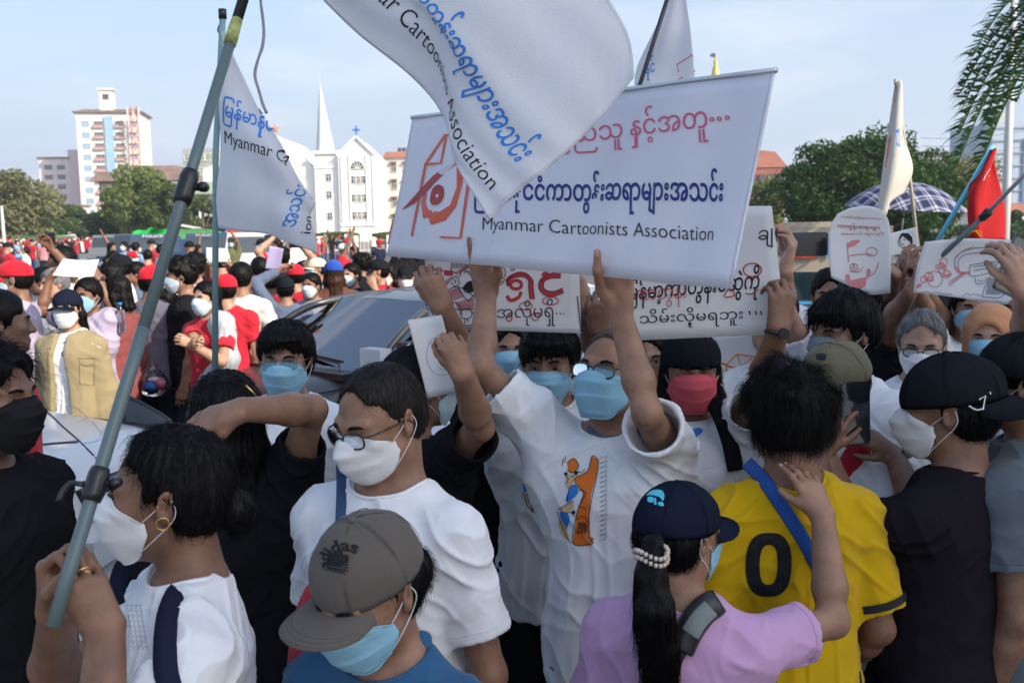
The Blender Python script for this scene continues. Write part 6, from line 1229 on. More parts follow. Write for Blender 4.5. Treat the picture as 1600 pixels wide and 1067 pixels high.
def plaid():
    m = mat('navy_plaid', (.05, .07, .16), rough=.8); t = m.node_tree; tc = t.nodes['Texture Coordinate']; sp_ = t.nodes.new('ShaderNodeSeparateXYZ'); t.links.new(tc.outputs['Object'], sp_.inputs[0]); prev = None
    for ax, sc_ in (('X', 9.), ('Y', 9.)):
        for ph, th in ((0, .80), (.32, .90)):
            a = t.nodes.new('ShaderNodeMath'); a.operation = 'MULTIPLY_ADD'; a.inputs[1].default_value = sc_; a.inputs[2].default_value = ph + 20; b = t.nodes.new('ShaderNodeMath'); b.operation = 'FRACT'; c = t.nodes.new('ShaderNodeMath'); c.operation = 'GREATER_THAN'; c.inputs[1].default_value = th
            t.links.new(sp_.outputs[ax], a.inputs[0]); t.links.new(a.outputs[0], b.inputs[0]); t.links.new(b.outputs[0], c.inputs[0]); d = t.nodes.new('ShaderNodeMath'); d.operation = 'MULTIPLY'; d.inputs[1].default_value = .45; t.links.new(c.outputs[0], d.inputs[0])
            if prev: e = t.nodes.new('ShaderNodeMath'); e.operation = 'ADD'; t.links.new(prev.outputs[0], e.inputs[0]); t.links.new(d.outputs[0], e.inputs[1]); prev = e
            else: prev = d
    mx_ = t.nodes.new('ShaderNodeMix'); mx_.data_type = 'RGBA'; mx_.inputs['A'].default_value = (.015, .022, .07, 1); mx_.inputs['B'].default_value = (.36, .38, .46, 1); t.links.new(prev.outputs[0], mx_.inputs['Factor']); t.links.new(mx_.outputs['Result'], t.nodes['Principled BSDF'].inputs['Base Color']); return m
umbrella('navy and white checked umbrella open behind the cream flag', P(1418, 284, 8.2), .50, .22, (4, 3, 10), plaid())
umbrella('pink umbrella tilted open at the left edge of the banner', P(668, 268, 7.0), .50, .30, (-12, -28, 15), mat('pink_canopy', (.62, .16, .18), rough=.7, trans=.4))

# lettering on the far bus, seams and lamp of the near white car
V, T = text_geo('ers', .02); obj('lettering', np.stack([.22 + V[:, 0] * .42, np.full(len(V), -.035), 1.56 + V[:, 1] * .14], 1), T, mat('bus_letter', (.60, .16, .10)), bo, False)
V, T = text_geo('POLICE', .02)
for o_ in [o for o in bpy.data.objects if o.name.startswith('police_truck')]: obj('lettering', np.stack([-.3 + V[:, 0] * .6, np.full(len(V), -.80), 1.84 + V[:, 1] * .07], 1), T, M_STEEL, o_, False)
# ------------------------------------------------------------------ prints and straps laid on clothes
def bvh(o): 
    me = o.data; return BVHTree.FromPolygons([v.co.copy() for v in me.vertices], [tuple(p.vertices) for p in me.polygons])
def onto(p, X, target, off, depth_hint=None):
    """photograph positions -> points on a garment of person p (person space)"""
    org = Vector(p.w2l(CO)); out_ = []; last = None
    for x, y in X:
        d = p.Rw.T @ ray(x, y); d /= np.linalg.norm(d); h_ = target.ray_cast(org, Vector(d), 12)
        if h_[0] is None: out_.append(None)
        else: out_.append(np.array(h_[0]) - d * off)
    ok = [i for i, v in enumerate(out_) if v is not None]
    if not ok: return None
    for i, v in enumerate(out_):
        if v is None: j = min(ok, key=lambda q: (X[q][0] - X[i][0]) ** 2 + (X[q][1] - X[i][1]) ** 2); dd = np.linalg.norm(out_[j] - np.array(org)); d = p.Rw.T @ ray(*X[i]); out_[i] = np.array(org) + d / np.linalg.norm(d) * dd
    return np.array(out_)
def decal(p, art, m, target=None, parent=None, off=.0022, mx=9, name='print'):
    V, F = art.get(mx); T = target or p.bv; W = onto(p, V, T, off)
    if W is None: return None
    return obj(name, W, F, m, parent or p.so, False)
def strap(p, pts, wd, th, m, name='strap', parent=None, target=None, off=.006):
    """band following a path seen on the garment, with thickness"""
    c = curve2(pts, 26); W = onto(p, c, target or p.bv, off + th / 2)
    if W is None: return None
    for _ in range(2): W[1:-1] = (W[:-2] + 2 * W[1:-1] + W[2:]) / 4
    org = p.w2l(CO); V = []; F = []; d = np.gradient(W, axis=0)
    for i in range(len(W)):
        t = d[i] / np.linalg.norm(d[i]); n = org - W[i]; n -= t * (n @ t); n /= np.linalg.norm(n); s_ = np.cross(t, n)
        for a, b in ((-.5, -.3), (-.42, .5), (.42, .5), (.5, -.3)): V.append(W[i] + s_ * wd * a + n * th * b)
    for i in range(len(W) - 1):
        for k in range(4): F.append((i * 4 + k, (i + 1) * 4 + k, (i + 1) * 4 + (k + 1) % 4, i * 4 + (k + 1) % 4))
    F += [(0, 1, 2, 3), tuple(range(len(V) - 4, len(V)))[::-1]]; return obj(name, V, F, m, parent or p.so, True)
def bag(p, label, name='backpack'):
    o = empty(name, tuple(p.root), math.atan2(p.Rw[1, 0], p.Rw[0, 0]), label, 'bag'); return o
class OnCar:
    def __init__(s, root, part): s.ob = root; s.root = np.array(root.location); a = root.rotation_euler[2]; s.Rw = np.array([[math.cos(a), -math.sin(a), 0], [math.sin(a), math.cos(a), 0], [0, 0, 1.]]); s.so = part; s.bv = bvh(part); s.s = 1
    def w2l(s, p): return s.Rw.T @ (np.asarray(p, float) - s.root)
W1 = [o for o in bpy.data.objects if o.get('label', '').startswith('shiny white car')][0]; wb_ = [c for c in W1.children if c.name.startswith('body')][0]; WC = OnCar(W1, wb_)
a = Art(); a.line([(60, 640), (75, 645), (100, 668), (125, 690), (155, 720)], 2.6); a.line([(40, 698), (80, 693), (122, 690)], 3.4); decal(WC, a, M_SEAM, off=.003, name='panel_gap')
a = Art(); a.line([(80, 620), (115, 635), (145, 660), (158, 680), (148, 690), (125, 692)], 1.0); decal(WC, a, mat('fine_gap', (.25, .27, .3)), off=.003, name='panel_gap')
a = Art(); a.fill([(18, 742), (60, 737), (80, 740), (84, 748), (78, 762), (62, 782), (30, 790), (10, 780)], True); lp_ = decal(WC, a, M_BLK, off=.004, name='rear_lamp'); a = Art(); a.fill([(24, 750), (58, 744), (70, 748), (66, 758), (55, 770), (30, 776)], True); decal(WC, a, M_LAMP, off=.008, name='lamp_lens', parent=lp_) if lp_ else None
NAVY = cloth('navy_cloth', (.016, .02, .042)); REDC = cloth('red_cotton', (.42, .02, .035)); KHAKI = cloth('khaki_cotton', (.27, .22, .125)); LILAC = cloth('lilac_cotton', (.50, .30, .48)); YEL = cloth('yellow_jersey', (.50, .31, .004)); GREYT = cloth('grey_tee', (.10, .12, .14)); CHAR = cloth('charcoal_cotton', (.013, .011, .015))
CAPG = cloth('taupe_twill', (.11, .096, .084)); CAPN = cloth('navy_twill', (.010, .014, .028)); CAPB = cloth('black_twill', (.012, .014, .018)); CAPR = cloth('red_twill', (.50, .015, .03)); CAPO = cloth('olive_twill', (.13, .12, .075)); CAPW = cloth('white_twill', (.7, .7, .7)); CAPBL = cloth('royal_twill', (.02, .07, .35)); LAV = cloth('lavender_shirt', (.40, .35, .47)); TEALJ = cloth('teal_trousers', (.05, .11, .13)); MAROON = cloth('patterned_maroon', (.22, .06, .06)); OFFW = cloth('offwhite_shirt', (.62, .62, .60)); JEANJ = cloth('denim_jacket', (.03, .10, .20)); HIJ = cloth('orange_scarf', (.50, .24, .12)); PLAIDS = cloth('checked_shirt', (.10, .13, .20))
GOLD = mat('gold', (.75, .5, .15), rough=.25, metal=1.)
def person(px, py, d, yaw, label, **k): return Person(P(px, py, d), yaw, label, **k)
# ================= A  the flag carrier
A = person(262, 772, 1.62, 112, 'long haired man in white mask and T-shirt gripping the big flag pole', h=.0042, sk=1, hy=-14, hp=2, fat=.02, broad=1.0,
    arms=(dict(t=P(166, 984, 1.37), ep=(232, 1120, 1.36), tip=(108, 880), back=(.35, -.8, .2), hs=.88, curl=(.62, .66, .68, .70), thumb=(.25, .9), tx=-1), dict(e=(85, 1075), w=(88, 958), tip=(95, 850), back=(-.6, .3, .1), curl=(.62, .62, .66, .7), thumb=(.4, .7), wn=True, en=True, tx=-1)))
A.body(); A.eyes((10, -4), 1.25); A.hair('bun', strands=1600, seed=1, thick=.7, hl=.040); A.mask('surgical', 'mask_white'); A.shirt(WHITE, seed=1, neck=.078); A.trousers(DENIM)
m = MB(); 
for a_, b_ in (((-.088, -.008, -.030), .0105),): c = A.hp_(a_); pts = [c + np.array([0, math.cos(t), math.sin(t)]) * b_ * A.s for t in np.linspace(0, 2 * math.pi, 14)]; m.tube(pts, .0011, 5, False)
m.build('earring', GOLD, A.ob, True)
w_ = A.A[0]['W']; c = w_((-.0115, .105, -.004)); ax = A.A[0]['M'][:, 0]
m = MB(); fr_ = frame(A.A[0]['M'][:, 1] * .8 - A.A[0]['M'][:, 2] * .6); m.tube([c + fr_[:, 0] * math.cos(t) * .0112 + fr_[:, 1] * math.sin(t) * .0112 for t in np.linspace(0, 2 * math.pi, 16)], .0017, 6, False); m.build('ring', GOLD, A.ob, True)
bk = bag(A, 'red backpack with navy straps worn by the flag carrier'); strap(A, [(325, 868), (305, 880), (285, 910), (262, 960), (258, 1040), (270, 1090)], .034, .011, NAVY, parent=bk); strap(A, [(205, 868), (190, 890), (182, 925), (183, 945)], .03, .010, NAVY, parent=bk)
m = MB(); g = SDF(); g.el(np.array([0, -.26, 1.17]) * A.s, (.12, .075, .21), k=.02); V, F = g.mesh((-.2, -.42, .8), (.2, -.1, 1.5), .012); obj('pack', V, F, REDC, bk)
a = Art(); 
for i in range(9):
    for j in range(4): a.line([(194 + j * 7 + i * 1.3, 946 + i * 8), (199 + j * 7 + i * 1.3, 944 + i * 8), (198 + j * 7 + i * 1.3, 951 + i * 8)], .9, False)
decal(A, a, INKG)
# ================= B  left edge
B = person(-18, 622, 2.12, -100, 'man in a black T-shirt and black mask at the left edge facing right', h=.005, sk=1, hp=0, hy=2, broad=1.05, arms=(None, dict(out=.2, bend=.5)))
B.body(); B.eyes(); B.hair('bushy', strands=900, seed=2, thick=.8, fringe=0); B.mask('surgical', 'mask_black'); B.shirt(BLACK, seed=2); B.trousers(DARKJ)
# ================= C  glasses and white respirator
C_ = person(592, 655, 1.98, 150, 'heavy set man with glasses and a folded white respirator looking down, cropped hair', h=.0045, sk=0, hy=-12, hp=-14, fat=.028, broad=1.0, hs=.93, arms=(dict(out=.22, bend=.15, swing=.02), dict(out=.22, bend=.2)))
C_.body(neck=1.12); C_.eyes((0, -8), 1.2); C_.hair('buzz', strands=1500, seed=3, thick=.12, hl=.030, m=hairmat('cropped_hair', (.016, .013, .012))); C_.mask('kn95', 'mask_white'); C_.glasses(); C_.shirt(WHITE, seed=3, neck=.080, loose=.012, folds=.75, sleeve=.68); C_.trousers(DENIM)
cbag = bag(C_, 'blue denim strap bag across the chest of the man in glasses', 'strap_bag'); strap(C_, [(533, 722), (534, 760), (533, 800), (530, 860)], .022, .005, DENIM, parent=cbag)
# ================= D  grey cap woman
D_ = person(576, 922, 1.52, 152, 'woman in a taupe baseball cap, blue mask and denim jacket at the bottom edge', h=.0042, sk=0, hy=-8, hp=-17, fat=0, broad=.92, lean=8, hs=1.0)
D_.body(); D_.eyes((0, -6)); D_.hair('bun', strands=900, seed=4, thick=.1, zt=.02); D_.mask('surgical', 'mask_blue'); D_.cap(CAPG, bl=.084, brim=(8, 4), size=.98, tilt=-3, z0=.040, tall=.108); D_.shirt(JEANJ, seed=4, neck=.085, collar=True, long=True); D_.trousers(DARKJ)
capb = bvh(D_.co); a = Art(); arc = [(495, 868), (500, 845), (515, 833), (533, 840), (549, 858)]
V, T = text_geo('adidas', .02); u, v = V[:, 0], V[:, 1]; th_ = np.radians(205 - u * 150 + 8); rr_ = 20 + v * 20; X = np.stack([513 + rr_ * 1.0 * np.cos(th_) + (u - .5) * 14, 866 - rr_ * 1.0 * np.sin(th_) + (u) * 14], 1); a._add(X, T)
for ang, ln_ in ((-38, 24), (0, 27), (38, 24)):
    t_ = R(ang + 6); ux, uy = math.sin(t_), -math.cos(t_); b_ = np.array([500, 880]); n_ = np.array([-uy, ux]); q = [b_ + np.array([ux, uy]) * ln_ * f_ + n_ * w2 for f_, w2 in ((0.05, 0), (.35, 6), (.7, 8), (1, 0), (.7, -8), (.35, -6))]; a.fill(q, True)
for k in range(3): a.line([(484, 872 + k * 5), (500, 875 + k * 5), (517, 879 + k * 4)], 2.0)
a.text('ORIGINAL', [(481, 878), (514, 886), (513, 894), (480, 886)], .01); a.V = [v + np.array([27., 4.]) for v in a.V]; decal(D_, a, mat('black_embroidery', (.010, .010, .012)), capb, D_.co, .002, 7, 'embroidered_logo')
# ================= E  young man facing us
E_ = person(446, 562, 3.3, 180, 'young man in thin glasses and blue mask in front of the dark car', h=.0055, sk=0, hs=1.05)
E_.body(); E_.eyes(); E_.hair('short', strands=900, fringe=.25, seed=5, thick=1.3); E_.mask('surgical', 'mask_blue'); E_.glasses(thin=True, m=mat('grey_wire', (.2, .2, .2), rough=.3, metal=.7)); E_.shirt(WHITE, seed=5); E_.trousers(DENIM)
# ================= F  woman shading her eyes
F_ = person(352, 655, 2.35, 20, 'long haired woman in black seen from behind, elbow raised to shade her eyes', h=.0055, sk=0, arms=(dict(out=.2), dict(e=(488, 640), w=(378, 640), tip=(325, 655), back=(0, -.6, .8), curl=.15, **{'raise': .8})))
F_.body(); F_.hair('long', strands=1200, seed=6, thick=1.2, length=.24); F_.shirt(BLACK, seed=6, ease=.012); F_.trousers(DARKJ); m = MB(); m.tube(spline([P(384, 602, 2.22), P(396, 614, 2.22), P(404, 626, 2.24)], 8), .0022, 6); cl = m.build('hair_clip', GOLD, None, True); cl.data.transform(Matrix(F_.Rw.T.tolist()).to_4x4() @ Matrix.Translation(Vector(-F_.root))); cl.parent = F_.ob
# ================= G  black cap, holding the face drawing
G_ = person(655, 606, 2.72, -55, 'person in a black cap and black T-shirt holding up the curled face drawing', h=.0055, sk=0, arms=(dict(e=(640, 660), w=(655, 580), tip=(652, 530), hs=.85, back=(-.3, -1, 0), curl=.5, en=False, **{'raise': .7}), dict(e=(750, 668), w=(724, 585), tip=(706, 535), hs=.82, back=(.3, -1, 0), curl=.55, **{'raise': .7})))
G_.body(); G_.hair('short', strands=700, seed=7, thick=.1, zt=.02); G_.mask('surgical', 'mask_pale'); G_.cap(CAPB, brim=(0, 0), bl=.075, z0=.035); G_.shirt(BLACK, seed=7, loose=.02, sleeve=.85); G_.trousers(DARKJ)
# ================= H  the man under the banner
H_ = person(955, 586, 2.42, 160, 'man in glasses and light blue mask with both arms raised, holding the banner from below', h=.0045, sk=0, hy=-14, hp=16, limb=.90, arms=(dict(t=P(968, 486, 2.245), ep=(1025, 680, 2.2), hs=1.0, fd=(-.06, .24, 1), back=(.25, 1, .1), curl=.05, thumb='pinch', **{'raise': 1.}), dict(t=P(760, 460, 2.635), ep=(784, 580, 2.5), hs=1.0, fd=(-.06, .22, 1), back=(-.1, 1, .1), curl=.05, thumb='pinch', **{'raise': 1.})))
H_.body(); H_.eyes((0, 4)); H_.hair('buzz', strands=500, seed=8, thick=.15, hl=.035, m=hairmat('thin_hair', (.06, .045, .035))); H_.mask('surgical', 'mask_blue'); H_.glasses(); H_.shirt(WHITE, seed=8, hem=.78, ease=.014, loose=.022, sleeve=.75, neck=.08); H_.trousers(LJEAN)
a = Art(); a.fill([(935, 718), (925, 712), (918, 735), (898, 748), (905, 762), (912, 770), (902, 800), (895, 848), (926, 848), (928, 840), (921, 838), (921, 800), (924, 770), (933, 740)]); a.fill([(893, 848), (900, 842), (926, 846), (924, 852), (900, 852)]); a.fill([(886, 722), (897, 716), (904, 728), (895, 738), (888, 736)], True); decal(H_, a, INKOR)
a = Art(); a.fill([(890, 762), (900, 758), (903, 770), (888, 784), (884, 780)], True); a.fill([(874, 800), (884, 798), (890, 812), (882, 830), (878, 815)], True); decal(H_, a, INKBL, off=.0026)
a = Art(); a.fill([(884, 740), (893, 742), (896, 752), (888, 762), (884, 756)], True); a.fill([(872, 796), (888, 786), (894, 782), (896, 792), (884, 800)], True); a.fill([(872, 812), (880, 815), (886, 830), (890, 844), (880, 838), (874, 825)], True); a.fill([(886, 745), (900, 740), (906, 743), (895, 750)]); decal(H_, a, INKY, off=.003)
a = Art()
for ln in ([(935, 718), (925, 712), (918, 735), (898, 748), (905, 762), (912, 770), (902, 800), (895, 848), (926, 848), (921, 838), (921, 800), (933, 740), (935, 718)], [(886, 722), (897, 716), (904, 728), (895, 738), (886, 734)], [(883, 742), (888, 748), (884, 756)], [(898, 735), (908, 738), (914, 732)], [(872, 796), (888, 786), (896, 782)], [(870, 798), (876, 815), (886, 840), (892, 848)], [(886, 782), (890, 762), (900, 757)], [(905, 765), (915, 770), (908, 785)], [(903, 790), (916, 795)], [(900, 812), (912, 806), (918, 816)], [(893, 745), (905, 735)], [(884, 712), (882, 722)], [(880, 716), (878, 728)], [(878, 806), (890, 800), (898, 806)]): a.line(ln, 1.1)
for i in range(6): a.line([(905 + i * 2.2, 815 + (i % 3)), (903 + i * 2.6, 834 - (i % 2) * 3)], 1.4, False)
for c_ in ((884, 740, 3), (900, 739, 3), (896, 800, 3)): a.fill(circ(*c_, n=9)[:-1])
decal(H_, a, INKB, off=.0034); a = Art()
for i in range(17): a.line([(937, 716 + i * 7.5), (948, 713 + i * 7.5), (944, 722 + i * 7.5), (937, 724 + i * 7.5)], .7)
a.text('cartoon', [(900, 853), (918, 855), (918, 859), (900, 857)]) if False else None
decal(H_, a, INKG, off=.0022)
m = MB(); hn = H_.tp((0, 0, 0)); 
# checked under-collar at the neck
pts = [H_.tp((x, y, z)) for x, y, z in ((-.058, .00, 1.445), (-.045, .030, 1.435), (-.02, .050, 1.425), (.02, .050, 1.425), (.045, .030, 1.435), (.058, .00, 1.445))]; V, F = tube(spline(pts, 20), .011 * H_.s, 8); obj('under_collar', V, F, PLAIDS, H_.ob)
# ================= I  masked man behind him
I_ = person(858, 566, 2.92, 168, 'fringed man in a blue mask and printed white T-shirt holding up the cartoon sign', h=.0055, sk=0, hp=-4, limb=.9, arms=(dict(e=(930, 560), w=(914, 482), tip=(893, 440), back=(.2, -1, .2), curl=.45, en=False, **{'raise': 1.}), dict(e=(742, 578), w=(692, 480), tip=(668, 432), back=(-.2, -1, .2), curl=.5, tx=1, **{'raise': 1.})))
I_.body(); I_.eyes(); I_.hair('short', fringe=.8, strands=1100, seed=9, thick=1.5); I_.mask('surgical', 'mask_blue', droop=-.012); I_.shirt(WHITE, seed=9, hem=.78, loose=.02, sleeve=.75); I_.trousers(BLACK)
a = Art(); a.fill([(852, 700), (842, 712), (838, 730), (846, 745), (838, 770), (830, 798), (856, 798), (858, 750), (858, 705)]); a.fill([(823, 690), (832, 684), (838, 692), (832, 702), (824, 700)], True); decal(I_, a, INKOR); a = Art(); a.fill([(818, 722), (828, 722), (830, 740), (818, 742)], True); a.fill([(817, 756), (828, 752), (830, 766), (820, 768)], True); decal(I_, a, INKBL, off=.003)
a = Art(); a.fill([(822, 706), (832, 706), (836, 716), (826, 720)], True); a.fill([(818, 744), (830, 742), (832, 752), (822, 752)], True); a.fill([(820, 772), (828, 770), (832, 786), (824, 784)], True); decal(I_, a, INKY, off=.003)
a = Art(); [a.line(l_, 1.1) for l_ in ([(852, 700), (842, 712), (838, 730), (846, 745), (838, 770), (830, 798), (856, 798)], [(823, 690), (832, 684), (838, 692), (832, 702)], [(818, 722), (828, 722), (830, 740)], [(817, 770), (824, 790), (834, 798)], [(832, 700), (842, 706)], [(830, 752), (842, 756)])]; decal(I_, a, INKB, off=.0036)
# ================= J  pink mask
J_ = person(1080, 580, 2.82, 170, 'man in a backwards black cap and pink mask holding the large lettered sign', h=.0055, sk=1, hy=8, arms=(dict(e=(1186, 610), w=(1216, 512), tip=(1225, 452), back=(.3, -1, .2), curl=.55, tx=1, **{'raise': 1.}), dict(e=(945, 600), w=(938, 520), tip=(935, 478), back=(-.2, -1, .1), curl=.5, en=False, **{'raise': .8})))
J_.body(); J_.eyes((0, -2), 1.3); J_.hair('long', strands=900, seed=10, thick=.2, length=.26, zt=.02); J_.mask('surgical', 'mask_pink'); J_.cap(CAPB, brim=(180, 10), z0=.036); J_.shirt(WHITE, seed=10, loose=.022); J_.trousers(DENIM)
a = Art(); a.fill([(1064, 686), (1075, 674), (1092, 668), (1098, 674), (1085, 684), (1072, 688)], True); decal(J_, a, INKBL); a = Art(); a.fill([(1060, 694), (1068, 690), (1072, 706), (1082, 712), (1090, 704), (1086, 720), (1070, 722), (1060, 718)]); decal(J_, a, INKB); a = Art(); a.fill([(1079, 702), (1086, 698), (1089, 706), (1082, 710)], True); decal(J_, a, INKY, off=.003)
jb = bag(J_, 'wide black bag strap over the shoulder of the pink masked man', 'strap_bag'); strap(J_, [(1112, 622), (1128, 655), (1140, 690), (1150, 735)], .045, .006, BLACK, parent=jb)
def watch(p, i, label=None):
    a_ = p.A[i]; c = a_['wr'] - a_['M'][:, 1] * .012 * p.s; fr2 = a_['M']; m = MB(); m.tube([c + (fr2[:, 0] * math.cos(t) * .031 + fr2[:, 2] * math.sin(t) * .024) * p.s for t in np.linspace(0, 2 * math.pi, 22)], .0055, 6, False); w2 = m.build('wristwatch', M_BLK, p.ob, True); m = MB(); q = c + fr2[:, 2] * .028 * p.s; m.tube([q, q + fr2[:, 2] * .007], .014, 16); m.build('watch_face', M_BLK, w2, False)
watch(J_, 0)
# ================= K  yellow jersey
K_ = person(1228, 650, 2.18, 8, 'bushy haired man in a yellow football jersey with a black 0, seen from behind', h=.0048, sk=1, hy=-4, hp=-6, fat=.015, broad=.95, hs=.96, arms=(dict(out=.1, bend=1.4), dict(out=.22, bend=1.1)))
K_.body(); K_.hair('bushy', strands=2200, seed=11, thick=1.2); K_.shirt(YEL, seed=11, neck=.072, ease=.016, loose=.022, sleeve=.80); K_.trousers(DARKJ)
a = Art(); o_ = circ(0, 0, 1, 1, 0, 360, 33)[:-1]; sup = lambda cx0, cy0, rx_, ry_: [(cx0 + rx_ * math.copysign(abs(c) ** .7, c) - (s2_ * ry_) * .02, cy0 + ry_ * math.copysign(abs(s2_) ** .85, s2_)) for c, s2_ in o_]
O1, O2 = sup(1201, 882, 36, 50), sup(1201, 882, 14, 31); Vd = np.array(O1 + O2); n_ = len(O1); a._add(Vd, [(i, (i + 1) % n_, n_ + (i + 1) % n_, n_ + i) for i in range(n_)]); decal(K_, a, mat('black_number', (.008, .008, .010)), name='number')
kb = bag(K_, 'blue cross-body strap over the yellow jersey', 'strap_bag'); strap(K_, [(1166, 722), (1195, 752), (1228, 800), (1262, 855), (1300, 930)], .030, .004, mat('blue_webbing', (.015, .075, .30), rough=.8, bump=.3, bscale=300), parent=kb)
strap(K_, [(1176, 719), (1215, 725), (1262, 728)], .012, .003, INKB, 'collar_band', off=.003)
a_ = K_.A[1]; e_, dd_, r1_, _ = K_.ends[1]; m = MB(); fr2 = frame(dd_); m.tube([e_ - dd_ * .030, e_ - dd_ * .012], r1_ + .004, 28, False); V = np.concatenate(m.V); bd = obj('sleeve_band', V, m.F, INKB, K_.so, True)
d_ = (a_['el'] - a_['sh']) / np.linalg.norm(a_['el'] - a_['sh'])
# ================= L  navy cap, ponytail
L_ = person(1062, 834, 1.84, -22, 'woman in navy cap and lilac top, her hand on the yellow shirt', h=.0042, sk=0, hy=-28, hp=-2, broad=.86, hs=.93, arms=(dict(out=.22, bend=.3), dict(t=P(1286, 806, 1.99), ep=(1300, 945, 1.92), tip=(1262, 752), td=.04, hs=.9, back=(.2, -.9, .6), curl=(.16, .22, .26, .28), thumb=(.55, .1))))
L_.body(); L_.hair('pony', strands=1100, seed=12, thick=.12, zt=.02); L_.cap(CAPN, brim=(0, 4), bl=.075, z0=.032, size=1.0); L_.shirt(LILAC, seed=12, neck=.078, ease=.013, loose=.016, folds=.7, sleeve=.62); L_.mask('surgical', 'mask_blue'); L_.trousers(DENIM)
# ponytail with scrunchie
g = SDF(); pw = [(1022, 850, 1.73), (1018, 900, 1.71), (1024, 950, 1.695), (1032, 1010, 1.70), (1034, 1075, 1.72), (1028, 1150, 1.74)]; pl = [L_.w2l(P(*q)) for q in pw]; rad = [.020, .026, .031, .031, .027, .010]
for i in range(5): g.rc(pl[i], pl[i + 1], rad[i], rad[i + 1], k=.015)
A_ = np.array(pl); V, F = g.mesh(A_.min(0) - .05, A_.max(0) + .05, .0045); Nn = vnormals(V, F); V = V + Nn * (vnoise(V, (90, 90, 5)) * .004)[:, None]; po_ = obj('ponytail', V, F, HAIR, L_.ho)
rr = np.random.RandomState(4); ix = rr.randint(0, len(V), 1500); r0 = V[ix]; dz = np.array([0, 0, -1.]); thin_tubes('hair_strands', [r0, r0 + dz * .03 + Nn[ix] * .002, r0 + dz * .06 + rr.normal(size=(1500, 3)) * .003, r0 + dz * .09 + rr.normal(size=(1500, 3)) * .006], .0007, HAIR, po_)
m = MB(); c0 = L_.w2l(P(1018, 872, 1.705)); [m.tube([c0 + np.array([math.cos(t) * .029, math.sin(t) * .026, .006 * math.sin(2 * t)]) + np.array([0, 0, dz_]), c0 + np.array([math.cos(t + .2) * .029, math.sin(t + .2) * .026, .006 * math.sin(2 * t) + dz_])], .0042, 6) for dz_ in (0, .012) for t in np.linspace(0, 2 * math.pi, 22)[:-1]]; m.build('beaded_hair_tie', mat('pearl_beads', (.6, .5, .42), rough=.3), L_.ho, True)
lb_ = bag(L_, 'black and grey padded bag strap on the shoulder of the woman in lilac', 'strap_bag'); strap(L_, [(1120, 940), (1098, 955), (1076, 985), (1062, 1015)], .052, .014, M_BLK, parent=lb_); strap(L_, [(1110, 950), (1092, 968), (1078, 990)], .036, .006, mat('grey_pad', (.18, .20, .20)), 'pad', lb_, off=.018); strap(L_, [(1066, 1005), (1052, 1035), (1044, 1075)], .03, .006, M_BLK, parent=lb_)
cb_ = bvh(L_.co); a = Art(); a.fill([(1009, 774), (1018, 766), (1032, 765), (1038, 772), (1036, 782), (1030, 776), (1018, 773)], True); a.fill([(1012, 776), (1020, 776), (1020, 784), (1012, 783)], True); a.fill([(1021, 778), (1025, 777), (1026, 788), (1022, 788)]); a.fill([(1028, 784), (1035, 784), (1037, 790), (1029, 789)], True); decal(L_, a, INKCY, cb_, L_.co, .002, 5, 'dolphin_badge')
# ================= M  black shirt, cap 7
M_ = person(1482, 640, 2.3, 44, 'man in a dark T-shirt and backwards black cap marked 7, filming with a phone', h=.0048, sk=1, hy=16, hp=-2, fat=.035, broad=1.12, hs=1.02, arms=(dict(t=P(1286, 706, 2.42), ep=(1262, 800, 2.3), tip=(1312, 640), hs=.86, back=(-.6, -.6, .2), curl=.25, thumb=(.5, .2)), dict(t=P(1398, 712, 2.46), ep=(1450, 770, 2.35), tip=(1352, 676), hs=.86, back=(.6, -.5, .2), curl=.35, thumb=(.5, .3))))
M_.body(neck=1.1); M_.eyes(); M_.hair('short', strands=700, seed=13, thick=.1, zt=.02); M_.mask('kn95', 'mask_white'); M_.cap(CAPB, brim=(180, 22), bl=.085, z0=.034, size=1.06, tilt=-8); M_.shirt(CHAR, seed=13, ease=.012, hem=.82, loose=.018, neck=.078); M_.trousers(DENIM); watch(M_, 1)
cb_ = bvh(M_.co); a = Art(); a.line([(1530, 624), (1540, 618), (1536, 640)], 2.2, False); a.line([(1514, 634), (1526, 640), (1538, 638)], 2.2); a.line([(1547, 612), (1548, 616)], 1.8, False); decal(M_, a, CAPW, cb_, M_.co, .0025, 6, 'embroidered_seven')
# ================= N  right edge
N_ = person(1590, 598, 2.38, 55, 'man in a grey T-shirt at the right edge with a black peaked cap', h=.0055, sk=1, hy=10, broad=1.08)
N_.body(); N_.hair('short', strands=900, seed=14, thick=.9); N_.cap(CAPB, brim=(0, 0), bl=.07, z0=.036, size=.98); N_.mask('surgical', 'mask_white'); N_.shirt(GREYT, seed=14); N_.trousers(DARKJ)
# ================= O
O_ = person(1316, 520, 3.0, 128, 'tall young man with swept black hair and a grey cloth mask', h=.0055, sk=0, hy=-10, hp=-4)
O_.body(); O_.eyes((0, -5)); O_.hair('short', strands=1200, seed=15, fringe=.5, thick=1.7); O_.mask('surgical', 'mask_grey'); O_.shirt(WHITE, seed=15); O_.trousers(DARKJ)
P_ = person(1440, 536, 3.4, 162, 'older grey haired man in glasses and a white mask looking down at the right', h=.006, sk=2, hp=-12, hy=-6)
P_.body(); P_.eyes(); P_.hair('short', m=HAIRG, strands=700, seed=16, thick=.4, hl=.03); P_.mask('surgical', 'mask_white'); P_.glasses(); P_.shirt(WHITE, seed=16); P_.trousers(DARKJ)
Q_ = person(1304, 604, 2.62, 140, 'person in an olive cap with red scarf behind the raised phone', h=.006, sk=1, hp=-16, hy=-10, arms=(dict(t=P(1300, 730, 2.4), curl=.6), None))
